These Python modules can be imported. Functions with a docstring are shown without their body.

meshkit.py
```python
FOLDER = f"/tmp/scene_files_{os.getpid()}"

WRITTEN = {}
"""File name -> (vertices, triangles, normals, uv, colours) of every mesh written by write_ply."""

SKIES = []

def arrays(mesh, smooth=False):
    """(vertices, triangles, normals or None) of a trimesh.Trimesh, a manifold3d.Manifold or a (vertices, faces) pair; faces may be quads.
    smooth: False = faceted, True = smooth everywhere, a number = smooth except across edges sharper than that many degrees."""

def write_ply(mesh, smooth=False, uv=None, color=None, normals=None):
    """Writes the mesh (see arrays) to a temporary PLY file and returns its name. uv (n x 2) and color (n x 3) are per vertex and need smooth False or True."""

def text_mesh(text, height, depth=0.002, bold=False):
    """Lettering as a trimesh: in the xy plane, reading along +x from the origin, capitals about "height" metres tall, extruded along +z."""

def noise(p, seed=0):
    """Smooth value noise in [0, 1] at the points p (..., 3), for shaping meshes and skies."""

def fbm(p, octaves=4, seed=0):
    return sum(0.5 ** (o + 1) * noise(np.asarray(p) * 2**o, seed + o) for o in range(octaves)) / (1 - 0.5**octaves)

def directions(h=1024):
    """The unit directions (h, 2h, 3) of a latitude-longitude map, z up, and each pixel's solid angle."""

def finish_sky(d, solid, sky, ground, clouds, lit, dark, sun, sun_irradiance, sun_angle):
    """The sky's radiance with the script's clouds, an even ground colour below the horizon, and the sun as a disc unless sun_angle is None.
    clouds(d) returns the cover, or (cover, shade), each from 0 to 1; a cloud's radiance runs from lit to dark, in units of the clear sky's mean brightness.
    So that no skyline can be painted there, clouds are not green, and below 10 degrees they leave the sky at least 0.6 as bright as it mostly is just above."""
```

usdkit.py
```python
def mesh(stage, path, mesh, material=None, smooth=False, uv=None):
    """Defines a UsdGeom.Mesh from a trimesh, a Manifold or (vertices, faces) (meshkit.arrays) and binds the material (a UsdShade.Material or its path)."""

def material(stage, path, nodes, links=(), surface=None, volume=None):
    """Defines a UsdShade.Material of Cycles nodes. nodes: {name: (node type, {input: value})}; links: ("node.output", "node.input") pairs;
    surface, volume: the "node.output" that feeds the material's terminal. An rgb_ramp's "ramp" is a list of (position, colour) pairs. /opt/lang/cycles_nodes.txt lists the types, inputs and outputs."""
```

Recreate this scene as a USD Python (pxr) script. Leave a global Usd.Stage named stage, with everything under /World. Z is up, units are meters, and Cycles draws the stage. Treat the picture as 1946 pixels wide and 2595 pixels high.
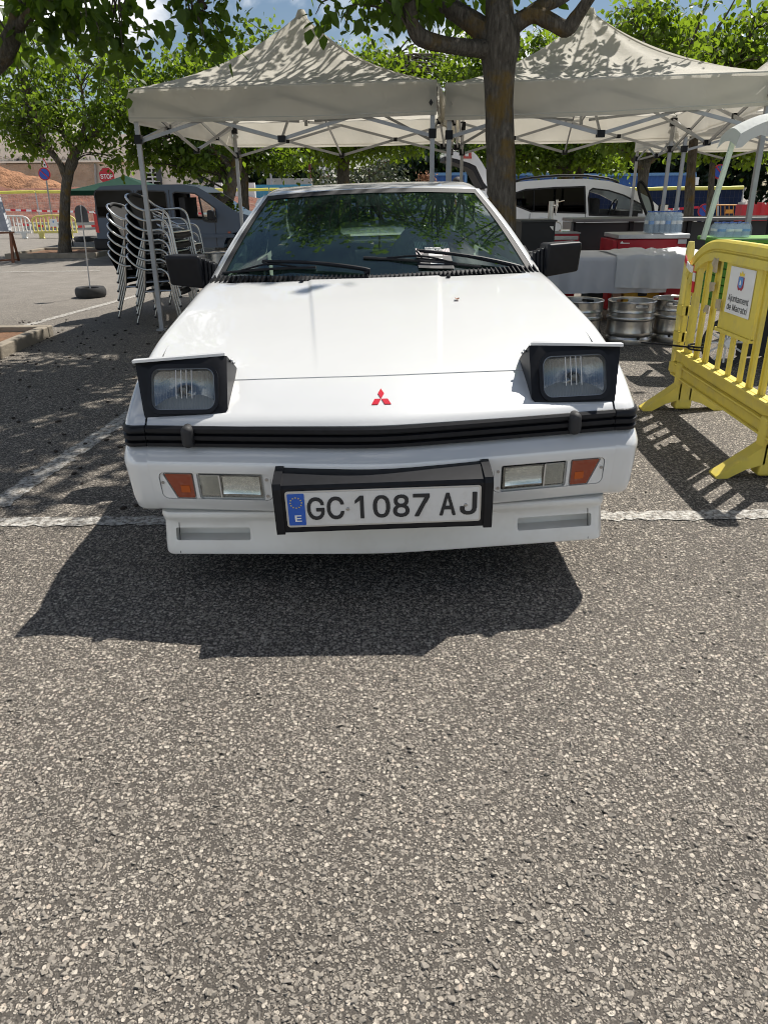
import math, random
import numpy as np, trimesh, manifold3d as m3, usdkit, meshkit
from shapely.geometry import Polygon, Point, box as sbox
from shapely import affinity
from pxr import Usd, UsdGeom, UsdLux, UsdShade, Gf, Sdf

stage = Usd.Stage.CreateInMemory()
UsdGeom.SetStageUpAxis(stage, UsdGeom.Tokens.z)
UsdGeom.SetStageMetersPerUnit(stage, 1.0)
UsdGeom.Xform.Define(stage, '/World'); UsdGeom.Scope.Define(stage, '/World/Looks')

# ------------------------------------------------------------------ camera, sky, sun, exposure
FOC, PITCH, ROLL, HC = 1900.0, math.radians(23.2), math.radians(0.6), 1.36     # pixels of the 1946 wide photograph, radians, metres
_f = np.array([0, math.cos(PITCH), -math.sin(PITCH)]); _r0 = np.array([1.0, 0, 0]); _u0 = np.cross(_r0, _f)
_r = _r0 * math.cos(ROLL) - _u0 * math.sin(ROLL); _u = _u0 * math.cos(ROLL) + _r0 * math.sin(ROLL)
EYE = np.array([0, 0, HC])
cam = UsdGeom.Camera.Define(stage, '/World/camera')
cam.CreateHorizontalApertureAttr(36.0); cam.CreateVerticalApertureAttr(48.0); cam.CreateFocalLengthAttr(36.0 * FOC / 1946)
cam.CreateClippingRangeAttr(Gf.Vec2f(0.05, 2000))
cam.CreateExposureAttr(0.5)
cam.AddTransformOp().Set(Gf.Matrix4d(*[*_r, 0, *_u, 0, *(-_f), 0, *EYE, 1]))

SUN = np.array([0.47, 0.48, 1.0]); SUN = SUN / np.linalg.norm(SUN)
SUN_INTENSITY, SKY_STRENGTH = 1.2, 0.052
sun = UsdLux.DistantLight.Define(stage, '/World/sun')
sun.CreateIntensityAttr(SUN_INTENSITY); sun.CreateAngleAttr(0.5); sun.CreateColorAttr(Gf.Vec3f(1.0, 0.955, 0.89)); sun.CreateNormalizeAttr(True)
_sx = np.cross([0, 0, 1.0], SUN); _sx /= np.linalg.norm(_sx); _sy = np.cross(SUN, _sx)
sun.AddTransformOp().Set(Gf.Matrix4d(*[*_sx, 0, *_sy, 0, *SUN, 0, 0, 0, 30, 1]))
dome = UsdLux.DomeLight.Define(stage, '/World/sky')
dome.CreateIntensityAttr(1.0)
dome.GetPrim().SetCustomDataByKey('kind', 'structure')
usdkit.material(stage, '/World/Looks/sky', {
    'sky': ('sky_texture', {'sky_type': 'single_scattering', 'sun_disc': False, 'sun_elevation': float(math.asin(SUN[2])), 'sun_rotation': float(math.atan2(SUN[0], SUN[1])), 'air_density': 1.0, 'aerosol_density': 0.35, 'ozone_density': 1.6}),
    'tc': ('texture_coordinate', {}), 'map': ('mapping', {'scale': (1.0, 1.0, 1.9), 'location': (0.35, 0.2, 0.1)}),
    'n1': ('noise_texture', {'scale': 3.1, 'detail': 7.0, 'roughness': 0.56, 'distortion': 0.25}),
    'cov': ('map_range', {'range_type': 'smoothstep', 'from_min': 0.52, 'from_max': 0.65, 'to_min': 0.0, 'to_max': 0.93, 'clamp': True}),
    'n2': ('noise_texture', {'scale': 6.0, 'detail': 4.0}),
    'ramp': ('rgb_ramp', {'ramp': [(0.3, (13.0, 13.3, 14.0)), (0.65, (21.0, 20.9, 20.6))]}),
    'mix': ('mix_color', {'use_clamp': False}), 'bg': ('background_shader', {'strength': SKY_STRENGTH})},
    [('tc.generated', 'map.vector'), ('map.vector', 'n1.vector'), ('map.vector', 'n2.vector'), ('n1.fac', 'cov.value'), ('cov.result', 'mix.fac'),
     ('n2.fac', 'ramp.fac'), ('sky.color', 'mix.a'), ('ramp.color', 'mix.b'), ('mix.result', 'bg.color')], surface='bg.background')
UsdShade.MaterialBindingAPI.Apply(dome.GetPrim()).Bind(UsdShade.Material.Get(stage, '/World/Looks/sky'))

# ------------------------------------------------------------------ helpers
def ray(u, v): return _f + (u - 973) / FOC * _r - (v - 1297.5) / FOC * _u
def atY(u, v, Y):                                                   # the point at distance Y that the photograph shows at (u, v)
    d = ray(u, v); return EYE + d * (Y / d[1])
def atZ(u, v, Z=0.0):
    d = ray(u, v); return EYE + d * ((Z - HC) / d[2])
def rng(s): return np.random.default_rng(s)

NAMES, ORIGIN = {}, {}
def numbered(parent, name):
    k = (parent, name); n = NAMES.get(k, 0); NAMES[k] = n + 1
    return f'{parent}/{name}' if n == 0 else f'{parent}/{name}_{n:03d}'
def path_of(p): return '/World' if p is None else (p if isinstance(p, str) else str(p.GetPath()))
def tag(o, label=None, cat=None, group=None, kind=None):
    for k, v in (('label', label), ('category', cat), ('group', group), ('kind', kind)):
        if v: o.SetCustomDataByKey(k, v)
    return o
def thing(name, label, cat, loc=(0, 0, 0), group=None, kind=None, matrix=None):
    p = numbered('/World', name); x = UsdGeom.Xform.Define(stage, p)
    if matrix is not None:
        x.AddTransformOp().Set(Gf.Matrix4d(*np.asarray(matrix, float).T.ravel())); ORIGIN[p] = np.zeros(3)
    else:
        x.AddTranslateOp().Set(Gf.Vec3d(*map(float, loc))); ORIGIN[p] = np.array(loc, float)
    return tag(x.GetPrim(), label, cat, group, kind)
def obj(name, mesh, m, parent=None, smooth=30, local=False, uv=None):
    pp = path_of(parent); p = numbered(pp, name)
    if isinstance(mesh, MB): mesh = mesh.mesh()
    v, f, n = meshkit.arrays(mesh, False) if smooth is False else meshkit.arrays(mesh, smooth)
    if parent is not None and not local: v = v - ORIGIN['/'.join(pp.split('/')[:3])]
    class _M: pass
    o = usdkit.mesh(stage, p, (v, f), M[m] if isinstance(m, str) else m, False)
    if n is not None:
        o.CreateNormalsAttr([Gf.Vec3f(*map(float, x)) for x in n] if len(n) < 50 else __import__('pxr').Vt.Vec3fArray.FromNumpy(n.astype(np.float32))); o.SetNormalsInterpolation('vertex')
    return o.GetPrim()
def single(name, mesh, m, label, cat, group=None, kind=None, smooth=30):
    o = obj(name, mesh, m, None, smooth); return tag(o, label, cat, group, kind)
def struct(name, mesh, m, smooth=30, kind='structure', label=None):
    return tag(obj(name, mesh, m, None, smooth), label=label, kind=kind)
def copy_of(root, loc, rotz=0.0, label=None, group=None, scale=None, name=None, tilt=None):
    was = root.GetCustomData(); nm = name or root.GetName().rstrip('0123456789').rstrip('_')
    p = numbered('/World', nm); x = UsdGeom.Xform.Define(stage, p)
    x.GetPrim().GetReferences().AddInternalReference(root.GetPath())
    x.ClearXformOpOrder()
    m = Gf.Matrix4d(1.0)
    if scale: m = m * Gf.Matrix4d().SetScale(Gf.Vec3d(*scale))
    if tilt: m = m * Gf.Matrix4d().SetRotate(Gf.Rotation(Gf.Vec3d(*tilt[:3]), tilt[3]))
    m = m * Gf.Matrix4d().SetRotate(Gf.Rotation(Gf.Vec3d(0, 0, 1), math.degrees(rotz))) * Gf.Matrix4d().SetTranslate(Gf.Vec3d(*map(float, loc)))
    x.AddTransformOp(opSuffix='place').Set(m)
    x.GetPrim().SetInstanceable(True)
    return tag(x.GetPrim(), label or was['label'], was['category'], group or was.get('group'))
def place_first(root, loc, rotz=0.0, tilt=None):
    x = UsdGeom.Xformable(root); x.ClearXformOpOrder(); m = Gf.Matrix4d(1.0)
    if tilt: m = m * Gf.Matrix4d().SetRotate(Gf.Rotation(Gf.Vec3d(*tilt[:3]), tilt[3]))
    m = m * Gf.Matrix4d().SetRotate(Gf.Rotation(Gf.Vec3d(0, 0, 1), math.degrees(rotz))) * Gf.Matrix4d().SetTranslate(Gf.Vec3d(*map(float, loc)))
    x.AddTransformOp(opSuffix='place').Set(m)

def tube_mesh(pts, radii, n=8, caps=True):
    pts = np.asarray(pts, float); k = len(pts); radii = np.full(k, radii, float) if np.ndim(radii) == 0 else np.asarray(radii, float)
    t = np.gradient(pts, axis=0); t /= np.maximum(np.linalg.norm(t, axis=1, keepdims=True), 1e-9)
    a = np.array([0, 0, 1.0]) if abs(t[0][2]) < 0.9 else np.array([1.0, 0, 0])
    nrm = np.cross(t[0], a); nrm /= np.linalg.norm(nrm); V = []
    ang = np.arange(n) * 2 * np.pi / n
    for i in range(k):
        nrm = nrm - t[i] * (nrm @ t[i]); nrm /= max(np.linalg.norm(nrm), 1e-9); b = np.cross(t[i], nrm)
        V.append(pts[i] + radii[i] * (np.cos(ang)[:, None] * nrm + np.sin(ang)[:, None] * b))
    V = np.vstack(V); F = []
    for i in range(k - 1):
        for j in range(n):
            a0, a1 = i * n + j, i * n + (j + 1) % n
            F += [[a0, a1, a1 + n], [a0, a1 + n, a0 + n]]
    if caps:
        V = np.vstack([V, pts[:1], pts[-1:]]); c0, c1 = len(V) - 2, len(V) - 1
        for j in range(n):
            F.append([c0, (j + 1) % n, j]); F.append([c1, (k - 1) * n + j, (k - 1) * n + (j + 1) % n])
    return V, np.array(F)
def smooth_path(pts, n=6):                                           # Catmull-Rom through the points (any number of columns)
    p = np.asarray(pts, float); p = np.vstack([2 * p[0] - p[1], p, 2 * p[-1] - p[-2]]); out = []
    for i in range(1, len(p) - 2):
        for s in np.arange(n) / n:
            out.append(0.5 * (2 * p[i] + (p[i + 1] - p[i - 1]) * s + (2 * p[i - 1] - 5 * p[i] + 4 * p[i + 1] - p[i + 2]) * s**2 + (3 * p[i] - p[i - 1] - 3 * p[i + 1] + p[i + 2]) * s**3))
    out.append(p[-2]); return np.array(out)
def grid_faces(nr, nc, wrap=False):
    F = []; m = nc if wrap else nc - 1
    for i in range(nr - 1):
        for j in range(m):
            a, b = i * nc + j, i * nc + (j + 1) % nc
            F += [[a, b, b + nc], [a, b + nc, a + nc]]
    return np.array(F)
class MB:
    def __init__(s): s.V, s.F, s.n = [], [], 0
    def add(s, v, f=None):
        if f is None:
            v, f, _ = meshkit.arrays(v, False)
        v = np.asarray(v, float); f = np.asarray(f, int)
        s.V.append(v); s.F.append(f + s.n); s.n += len(v); return s
    def box(s, c, size, rz=0.0, M=None):
        m = trimesh.creation.box(size)
        v = np.array(m.vertices)
        if M is not None: v = v @ np.asarray(M).T
        if rz: c_, s_ = math.cos(rz), math.sin(rz); v = v @ np.array([[c_, s_, 0], [-s_, c_, 0], [0, 0, 1]])
        return s.add(v + np.asarray(c, float), m.faces)
    def bar(s, a, b, w, h=None, up=(0, 0, 1)):                       # a rectangular bar from a to b
        a, b = np.asarray(a, float), np.asarray(b, float); h = h or w; d = b - a; L = np.linalg.norm(d); d = d / L
        up = np.array(up, float)
        if abs(d @ up) > 0.98: up = np.array([0, 1.0, 0])
        x = np.cross(d, up); x /= np.linalg.norm(x); y = np.cross(x, d)
        q = [(-w / 2, -h / 2), (w / 2, -h / 2), (w / 2, h / 2), (-w / 2, h / 2)]
        v = [a + x * i + y * j for i, j in q] + [b + x * i + y * j for i, j in q]
        return s.add(v, [[0, 1, 2], [0, 2, 3], [4, 6, 5], [4, 7, 6], [0, 4, 5], [0, 5, 1], [1, 5, 6], [1, 6, 2], [2, 6, 7], [2, 7, 3], [3, 7, 4], [3, 4, 0]])
    def tube(s, pts, r, n=8, caps=True): return s.add(*tube_mesh(pts, r, n, caps))
    def quad(s, a, b, c, d): return s.add([a, b, c, d], [[0, 1, 2], [0, 2, 3]])
    def grid(s, P):                                                   # P: rows x cols x 3
        P = np.asarray(P, float); return s.add(P.reshape(-1, 3), grid_faces(P.shape[0], P.shape[1]))
    def lathe(s, prof, c=(0, 0, 0), n=32, axis='z'):
        prof = np.asarray(prof, float); a = np.arange(n) * 2 * np.pi / n
        v = np.stack([prof[:, None, 0] * np.cos(a), prof[:, None, 0] * np.sin(a), np.repeat(prof[:, 1:2], n, 1)], -1).reshape(-1, 3)
        if axis == 'y': v = v[:, [0, 2, 1]] * [1, 1, -1]
        if axis == 'x': v = v[:, [2, 0, 1]]
        return s.add(v + np.asarray(c, float), grid_faces(len(prof), n, True))
    def prism(s, poly, y0, y1):                                       # polygon in (x, z) extruded along y
        for g in getattr(poly, 'geoms', [poly]):
            m = trimesh.creation.extrude_polygon(g, abs(y1 - y0), engine='earcut'); v = np.array(m.vertices)
            s.add(np.stack([v[:, 0], min(y0, y1) + v[:, 2], v[:, 1]], 1), m.faces[:, ::-1])
        return s
    def sphere(s, c, r, sub=1):
        m = trimesh.creation.icosphere(sub, 1.0); return s.add(np.array(m.vertices) * r + np.asarray(c, float), m.faces)
    def mesh(s): return np.vstack(s.V), np.vstack(s.F)
def tri(v, f): return trimesh.Trimesh(np.asarray(v, float), np.asarray(f, int), process=True)
def mani(mesh):
    if isinstance(mesh, MB): mesh = mesh.mesh()
    v, f, _ = meshkit.arrays(mesh, False)
    t = trimesh.Trimesh(v, f, process=True); t.merge_vertices(); t.fix_normals()
    return m3.Manifold(m3.Mesh(np.asarray(t.vertices, np.float32), np.asarray(t.faces, np.uint32)))
def rrect(x0, x1, z0, z1, r, n=6): return sbox(x0 + r, z0 + r, x1 - r, z1 - r).buffer(r, quad_segs=n)
def rbox(c, size, r=0.01):                                            # a box with all edges rounded
    sz = np.array(size, float) / 2 - r
    return m3.Manifold.hull_points(np.vstack([np.array([[i, j, k]]) * sz + np.array(trimesh.creation.icosphere(1, r).vertices) for i in (-1, 1) for j in (-1, 1) for k in (-1, 1)]).astype(np.float32)).translate(tuple(map(float, c)))
def hull(points): return m3.Manifold.hull_points(np.asarray(points, np.float32))
def loft(sections, caps=True):
    S = np.asarray(sections, float); k, n, _ = S.shape; V = S.reshape(-1, 3); F = list(grid_faces(k, n, True))
    if caps:
        for j in range(1, n - 1): F.append([0, j + 1, j]); F.append([(k - 1) * n, (k - 1) * n + j, (k - 1) * n + j + 1])
    return V, np.array(F)
def text_xz(text, h, width=None, bold=False, depth=0.002):            # lettering standing up: x to the right, z up, front towards -y
    m = meshkit.text_mesh(text, h, depth, bold); v = np.array(m.vertices); v[:, 0] -= v[:, 0].min()
    if width: v[:, 0] *= width / max(v[:, 0].max(), 1e-6)
    return np.stack([v[:, 0], -v[:, 2], v[:, 1]], 1), np.array(m.faces)

# ------------------------------------------------------------------ materials
M = {}
def pm(name, col, rough=0.5, metal=0.0, coat=0.0, spec=0.5, var=0.0, scale=6.0, bump=0.0, bscale=40.0, bdist=0.01, dirt=None, dscale=3.0, rand=0.0, extra=None, crough=0.04):
    nodes = {'p': ('principled_bsdf', {'base_color': col, 'roughness': rough, 'metallic': metal, 'coat_weight': coat, 'coat_roughness': crough, 'specular_ior_level': spec, **(extra or {})}), 'g': ('geometry', {})}
    links = []; src = None
    if var:
        c = np.array(col); nodes['n'] = ('noise_texture', {'scale': scale, 'detail': 5.0, 'roughness': 0.6})
        nodes['r'] = ('rgb_ramp', {'ramp': [(0.3, tuple(c * (1 - var))), (0.7, tuple(np.minimum(c * (1 + var), 0.95)))]})
        links += [('g.position', 'n.vector'), ('n.fac', 'r.fac')]; src = 'r.color'
    if dirt:
        nodes['dn'] = ('noise_texture', {'scale': dscale, 'detail': 8.0, 'roughness': 0.7}); nodes['dm'] = ('map_range', {'from_min': 0.5, 'from_max': 0.75, 'to_min': 0.0, 'to_max': dirt[1], 'clamp': True})
        nodes['dx'] = ('mix_color', {'a': col, 'b': dirt[0]}); links += [('g.position', 'dn.vector'), ('dn.fac', 'dm.value'), ('dm.result', 'dx.fac')]
        if src: links.append((src, 'dx.a'))
        src = 'dx.result'
    if rand:
        nodes['hs'] = ('hsv', {'color': col}); nodes['rm'] = ('map_range', {'from_min': 0.0, 'from_max': 1.0, 'to_min': 1 - rand, 'to_max': 1 + rand}); links += [('g.random_per_island', 'rm.value'), ('rm.result', 'hs.value')]
        if src: links.append((src, 'hs.color'))
        src = 'hs.color'
    if src: links.append((src, 'p.base_color'))
    if bump:
        nodes['bn'] = ('noise_texture', {'scale': bscale, 'detail': 5.0, 'roughness': 0.6}); nodes['b'] = ('bump', {'strength': bump, 'distance': bdist})
        links += [('g.position', 'bn.vector'), ('bn.fac', 'b.height'), ('b.normal', 'p.normal')]
    M[name] = usdkit.material(stage, '/World/Looks/' + name, nodes, links, surface='p.BSDF')
def pane(name, tint, ior=1.5, gloss=(1, 1, 1), rough=0.0, boost=1.0):
    M[name] = usdkit.material(stage, '/World/Looks/' + name, {'t': ('transparent_bsdf', {'color': tint}), 'g': ('glossy_bsdf', {'color': gloss, 'roughness': rough}), 'f': ('fresnel', {'IOR': ior}),
        'k': ('math', {'math_type': 'multiply', 'value2': boost, 'use_clamp': True}), 'm': ('mix_closure', {})},
        [('f.fac', 'k.value1'), ('k.value', 'm.fac'), ('t.BSDF', 'm.closure1'), ('g.BSDF', 'm.closure2')], surface='m.closure')

pm('white_paint', (0.645, 0.65, 0.64), 0.35, coat=1.0, var=0.02, scale=2.0, crough=0.03)
pm('white_paint_low', (0.70, 0.69, 0.65), 0.38, coat=0.7, dirt=((0.5, 0.46, 0.38), 0.35), dscale=5.0, crough=0.05)
pm('black_plastic', (0.008, 0.0085, 0.0105), 0.45, spec=0.25, var=0.25, scale=30, bump=0.15, bscale=300, bdist=0.001)
pm('black_matt', (0.012, 0.012, 0.013), 0.7)
pm('black_rubber', (0.016, 0.016, 0.017), 0.65, bump=0.3, bscale=200, bdist=0.002)
pm('tyre_rubber', (0.022, 0.022, 0.022), 0.8, var=0.3, scale=15, bump=0.3, bscale=80, bdist=0.004)
pm('interior_black', (0.022, 0.022, 0.024), 0.8, var=0.2)
pm('interior_cloth', (0.03, 0.03, 0.032), 0.9, var=0.2, scale=40)
pm('dash_grey', (0.035, 0.036, 0.036), 0.7)
pm('chrome', (0.82, 0.82, 0.82), 0.08, metal=1.0)
pm('reflector', (0.52, 0.53, 0.54), 0.18, metal=1.0, bump=0.3, bscale=60, bdist=0.004)
pm('lamp_silver', (0.80, 0.83, 0.87), 0.16, metal=1.0)
pm('amber_lens', (0.19, 0.022, 0.003), 0.18, coat=1.0, bump=0.25, bscale=260, bdist=0.002)
pm('amber_core', (0.40, 0.075, 0.006), 0.2)
pm('plate_white', (0.62, 0.615, 0.60), 0.45, dirt=((0.42, 0.40, 0.36), 0.45), dscale=14)
pm('plate_edge', (0.52, 0.49, 0.44), 0.4)
pm('plate_blue', (0.015, 0.09, 0.42), 0.4)
pm('print_black', (0.012, 0.013, 0.016), 0.5)
pm('print_white', (0.75, 0.75, 0.73), 0.5)
pm('print_yellow', (0.75, 0.55, 0.05), 0.5)
pm('emblem_red', (0.55, 0.012, 0.03), 0.3, coat=0.6)
pm('steel_bolt', (0.45, 0.44, 0.42), 0.35, metal=1.0)
M['windscreen'] = usdkit.material(stage, '/World/Looks/windscreen', {'t': ('transparent_bsdf', {'color': (0.50, 0.74, 0.62)}), 'gl': ('glossy_bsdf', {'color': (0.90, 1.0, 0.95), 'roughness': 0.0}), 'f': ('fresnel', {'IOR': 1.55}), 'k': ('math', {'math_type': 'multiply', 'value2': 2.1, 'use_clamp': True}), 'm': ('mix_closure', {}),
    'd': ('diffuse_bsdf', {'color': (0.12, 0.24, 0.18)}), 'g': ('geometry', {}), 'n': ('noise_texture', {'scale': 5.0, 'detail': 6.0}), 'r': ('map_range', {'from_min': 0.3, 'from_max': 0.7, 'to_min': 0.015, 'to_max': 0.05, 'clamp': True}), 'm2': ('mix_closure', {})},
    [('f.fac', 'k.value1'), ('k.value', 'm.fac'), ('t.BSDF', 'm.closure1'), ('gl.BSDF', 'm.closure2'), ('g.position', 'n.vector'), ('n.fac', 'r.value'), ('r.result', 'm2.fac'), ('m.closure', 'm2.closure1'), ('d.BSDF', 'm2.closure2')], surface='m2.closure')
pane('side_glass', (0.25, 0.30, 0.29), 1.5)
pane('clear_glass', (0.80, 0.88, 0.86), 1.5)
pane('tinted_glass', (0.03, 0.04, 0.045), 1.45, boost=0.4)
pane('fog_glass', (0.90, 0.92, 0.92), 1.5)
pane('clear_plastic', (0.90, 0.93, 0.95), 1.4, rough=0.06, boost=1.6)
M['lamp_lens'] = usdkit.material(stage, '/World/Looks/lamp_lens', {'g': ('geometry', {}), 'sx': ('separate_xyz', {}), 'sc': ('math', {'math_type': 'multiply', 'value2': 620.0}), 's': ('math', {'math_type': 'sine'}),
    'm': ('map_range', {'from_min': -1.0, 'from_max': 1.0, 'to_min': 0.06, 'to_max': 0.30}), 't': ('transparent_bsdf', {'color': (0.80, 0.82, 0.82)}), 'p': ('principled_bsdf', {'base_color': (0.16, 0.165, 0.165), 'roughness': 0.08, 'metallic': 0.0}),
    'x': ('mix_closure', {}), 'b': ('bump', {'strength': 0.7, 'distance': 0.003})},
    [('g.position', 'sx.vector'), ('sx.x', 'sc.value1'), ('sc.value', 's.value1'), ('s.value', 'm.value'), ('s.value', 'b.height'), ('b.normal', 'p.normal'), ('m.result', 'x.fac'), ('t.BSDF', 'x.closure1'), ('p.BSDF', 'x.closure2')], surface='x.closure')
M['fog_lens'] = usdkit.material(stage, '/World/Looks/fog_lens', {'t': ('transparent_bsdf', {'color': (0.88, 0.9, 0.9)}), 'p': ('principled_bsdf', {'base_color': (0.35, 0.36, 0.36), 'roughness': 0.08}), 'x': ('mix_closure', {'fac': 0.22})}, [('t.BSDF', 'x.closure1'), ('p.BSDF', 'x.closure2')], surface='x.closure')
def cloth(name, col, trans=0.35, var=0.05):
    c = np.array(col)
    M[name] = usdkit.material(stage, '/World/Looks/' + name, {'g': ('geometry', {}), 'n': ('noise_texture', {'scale': 2.2, 'detail': 6.0}), 'r': ('rgb_ramp', {'ramp': [(0.3, tuple(c * (1 - var * 2))), (0.65, tuple(c))]}),
        'p': ('principled_bsdf', {'roughness': 0.75, 'specular_ior_level': 0.25}), 't': ('translucent_bsdf', {}), 'x': ('mix_closure', {'fac': trans}), 'w': ('noise_texture', {'scale': 9.0, 'detail': 3.0, 'distortion': 0.6}), 'b': ('bump', {'strength': 0.25, 'distance': 0.03})},
        [('g.position', 'n.vector'), ('n.fac', 'r.fac'), ('r.color', 'p.base_color'), ('r.color', 't.color'), ('g.position', 'w.vector'), ('w.fac', 'b.height'), ('b.normal', 'p.normal'), ('p.BSDF', 'x.closure1'), ('t.BSDF', 'x.closure2')], surface='x.closure')
M['bottle_plastic'] = usdkit.material(stage, '/World/Looks/bottle_plastic', {'t': ('transparent_bsdf', {'color': (0.9, 0.93, 0.95)}), 'p': ('principled_bsdf', {'base_color': (0.42, 0.50, 0.57), 'roughness': 0.15}), 'x': ('mix_closure', {'fac': 0.3})}, [('t.BSDF', 'x.closure1'), ('p.BSDF', 'x.closure2')], surface='x.closure')
M['shrink_film'] = usdkit.material(stage, '/World/Looks/shrink_film', {'t': ('transparent_bsdf', {'color': (0.94, 0.96, 0.97)}), 'p': ('principled_bsdf', {'base_color': (0.6, 0.65, 0.7), 'roughness': 0.1}), 'x': ('mix_closure', {'fac': 0.14})}, [('t.BSDF', 'x.closure1'), ('p.BSDF', 'x.closure2')], surface='x.closure')
cloth('canopy_cloth', (0.75, 0.715, 0.625), 0.38)
cloth('stall_cloth', (0.76, 0.77, 0.76), 0.3)
cloth('green_cloth', (0.006, 0.045, 0.026), 0.15)
cloth('table_linen', (0.70, 0.72, 0.76), 0.15)
cloth('table_linen_grey', (0.70, 0.72, 0.73), 0.15)
cloth('mesh_blue', (0.012, 0.022, 0.06), 0.2, 0.2)
def leafmat(name, dark, light, trans=0.42, tcol=None):
    tc = tcol or tuple(np.minimum(np.array(light) * (1.6, 1.7, 0.7), 1))
    M[name] = usdkit.material(stage, '/World/Looks/' + name, {'g': ('geometry', {}), 'r': ('rgb_ramp', {'ramp': [(0.0, dark), (0.65, light), (0.93, tuple(np.array(light) * (1.25, 1.15, 0.9))), (1.0, (0.16, 0.13, 0.03))]}),
        'p': ('principled_bsdf', {'roughness': 0.42, 'specular_ior_level': 0.45}), 't': ('translucent_bsdf', {'color': tc}), 'x': ('mix_closure', {'fac': trans})},
        [('g.random_per_island', 'r.fac'), ('r.color', 'p.base_color'), ('p.BSDF', 'x.closure1'), ('t.BSDF', 'x.closure2')], surface='x.closure')
leafmat('leaf_near', (0.050, 0.092, 0.016), (0.110, 0.168, 0.026), 0.58)
leafmat('leaf_mid', (0.060, 0.108, 0.017), (0.140, 0.195, 0.028), 0.55)
leafmat('leaf_yellow', (0.070, 0.115, 0.016), (0.140, 0.195, 0.025), 0.55)
leafmat('leaf_dark', (0.012, 0.028, 0.010), (0.026, 0.050, 0.015), 0.2)
leafmat('leaf_olive', (0.045, 0.060, 0.030), (0.085, 0.105, 0.055), 0.25, (0.10, 0.12, 0.05))
M['bark'] = usdkit.material(stage, '/World/Looks/bark', {'g': ('geometry', {}), 'mp': ('mapping', {'scale': (9.0, 9.0, 1.6)}), 'n': ('noise_texture', {'scale': 5.0, 'detail': 8.0, 'roughness': 0.7, 'distortion': 0.4}),
    'r': ('rgb_ramp', {'ramp': [(0.3, (0.040, 0.034, 0.027)), (0.55, (0.120, 0.104, 0.082)), (0.75, (0.23, 0.205, 0.17))]}), 'ln': ('noise_texture', {'scale': 3.2, 'detail': 7.0, 'roughness': 0.65}),
    'lm': ('map_range', {'from_min': 0.53, 'from_max': 0.66, 'to_min': 0.0, 'to_max': 0.75, 'clamp': True}), 'lx': ('mix_color', {'b': (0.17, 0.105, 0.022)}),
    'p': ('principled_bsdf', {'roughness': 0.9, 'specular_ior_level': 0.2}), 'b': ('bump', {'strength': 1.0, 'distance': 0.035})},
    [('g.position', 'mp.vector'), ('mp.vector', 'n.vector'), ('n.fac', 'r.fac'), ('g.position', 'ln.vector'), ('ln.fac', 'lm.value'), ('lm.result', 'lx.fac'), ('r.color', 'lx.a'), ('lx.result', 'p.base_color'), ('n.fac', 'b.height'), ('b.normal', 'p.normal')], surface='p.BSDF')
pm('twig', (0.07, 0.055, 0.042), 0.9)
pm('aluminium', (0.62, 0.62, 0.61), 0.24, metal=1.0, var=0.08, scale=12)
pm('tent_metal', (0.36, 0.365, 0.37), 0.45, metal=0.7, var=0.12, scale=5)
pm('steel_keg', (0.56, 0.55, 0.53), 0.27, metal=1.0, var=0.14, scale=7, bump=0.12, bscale=14, bdist=0.01)
pm('steel_dark', (0.34, 0.34, 0.34), 0.35, metal=1.0, var=0.15)
pm('woven_black', (0.014, 0.014, 0.015), 0.75, bump=0.9, bscale=160, bdist=0.004)
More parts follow.
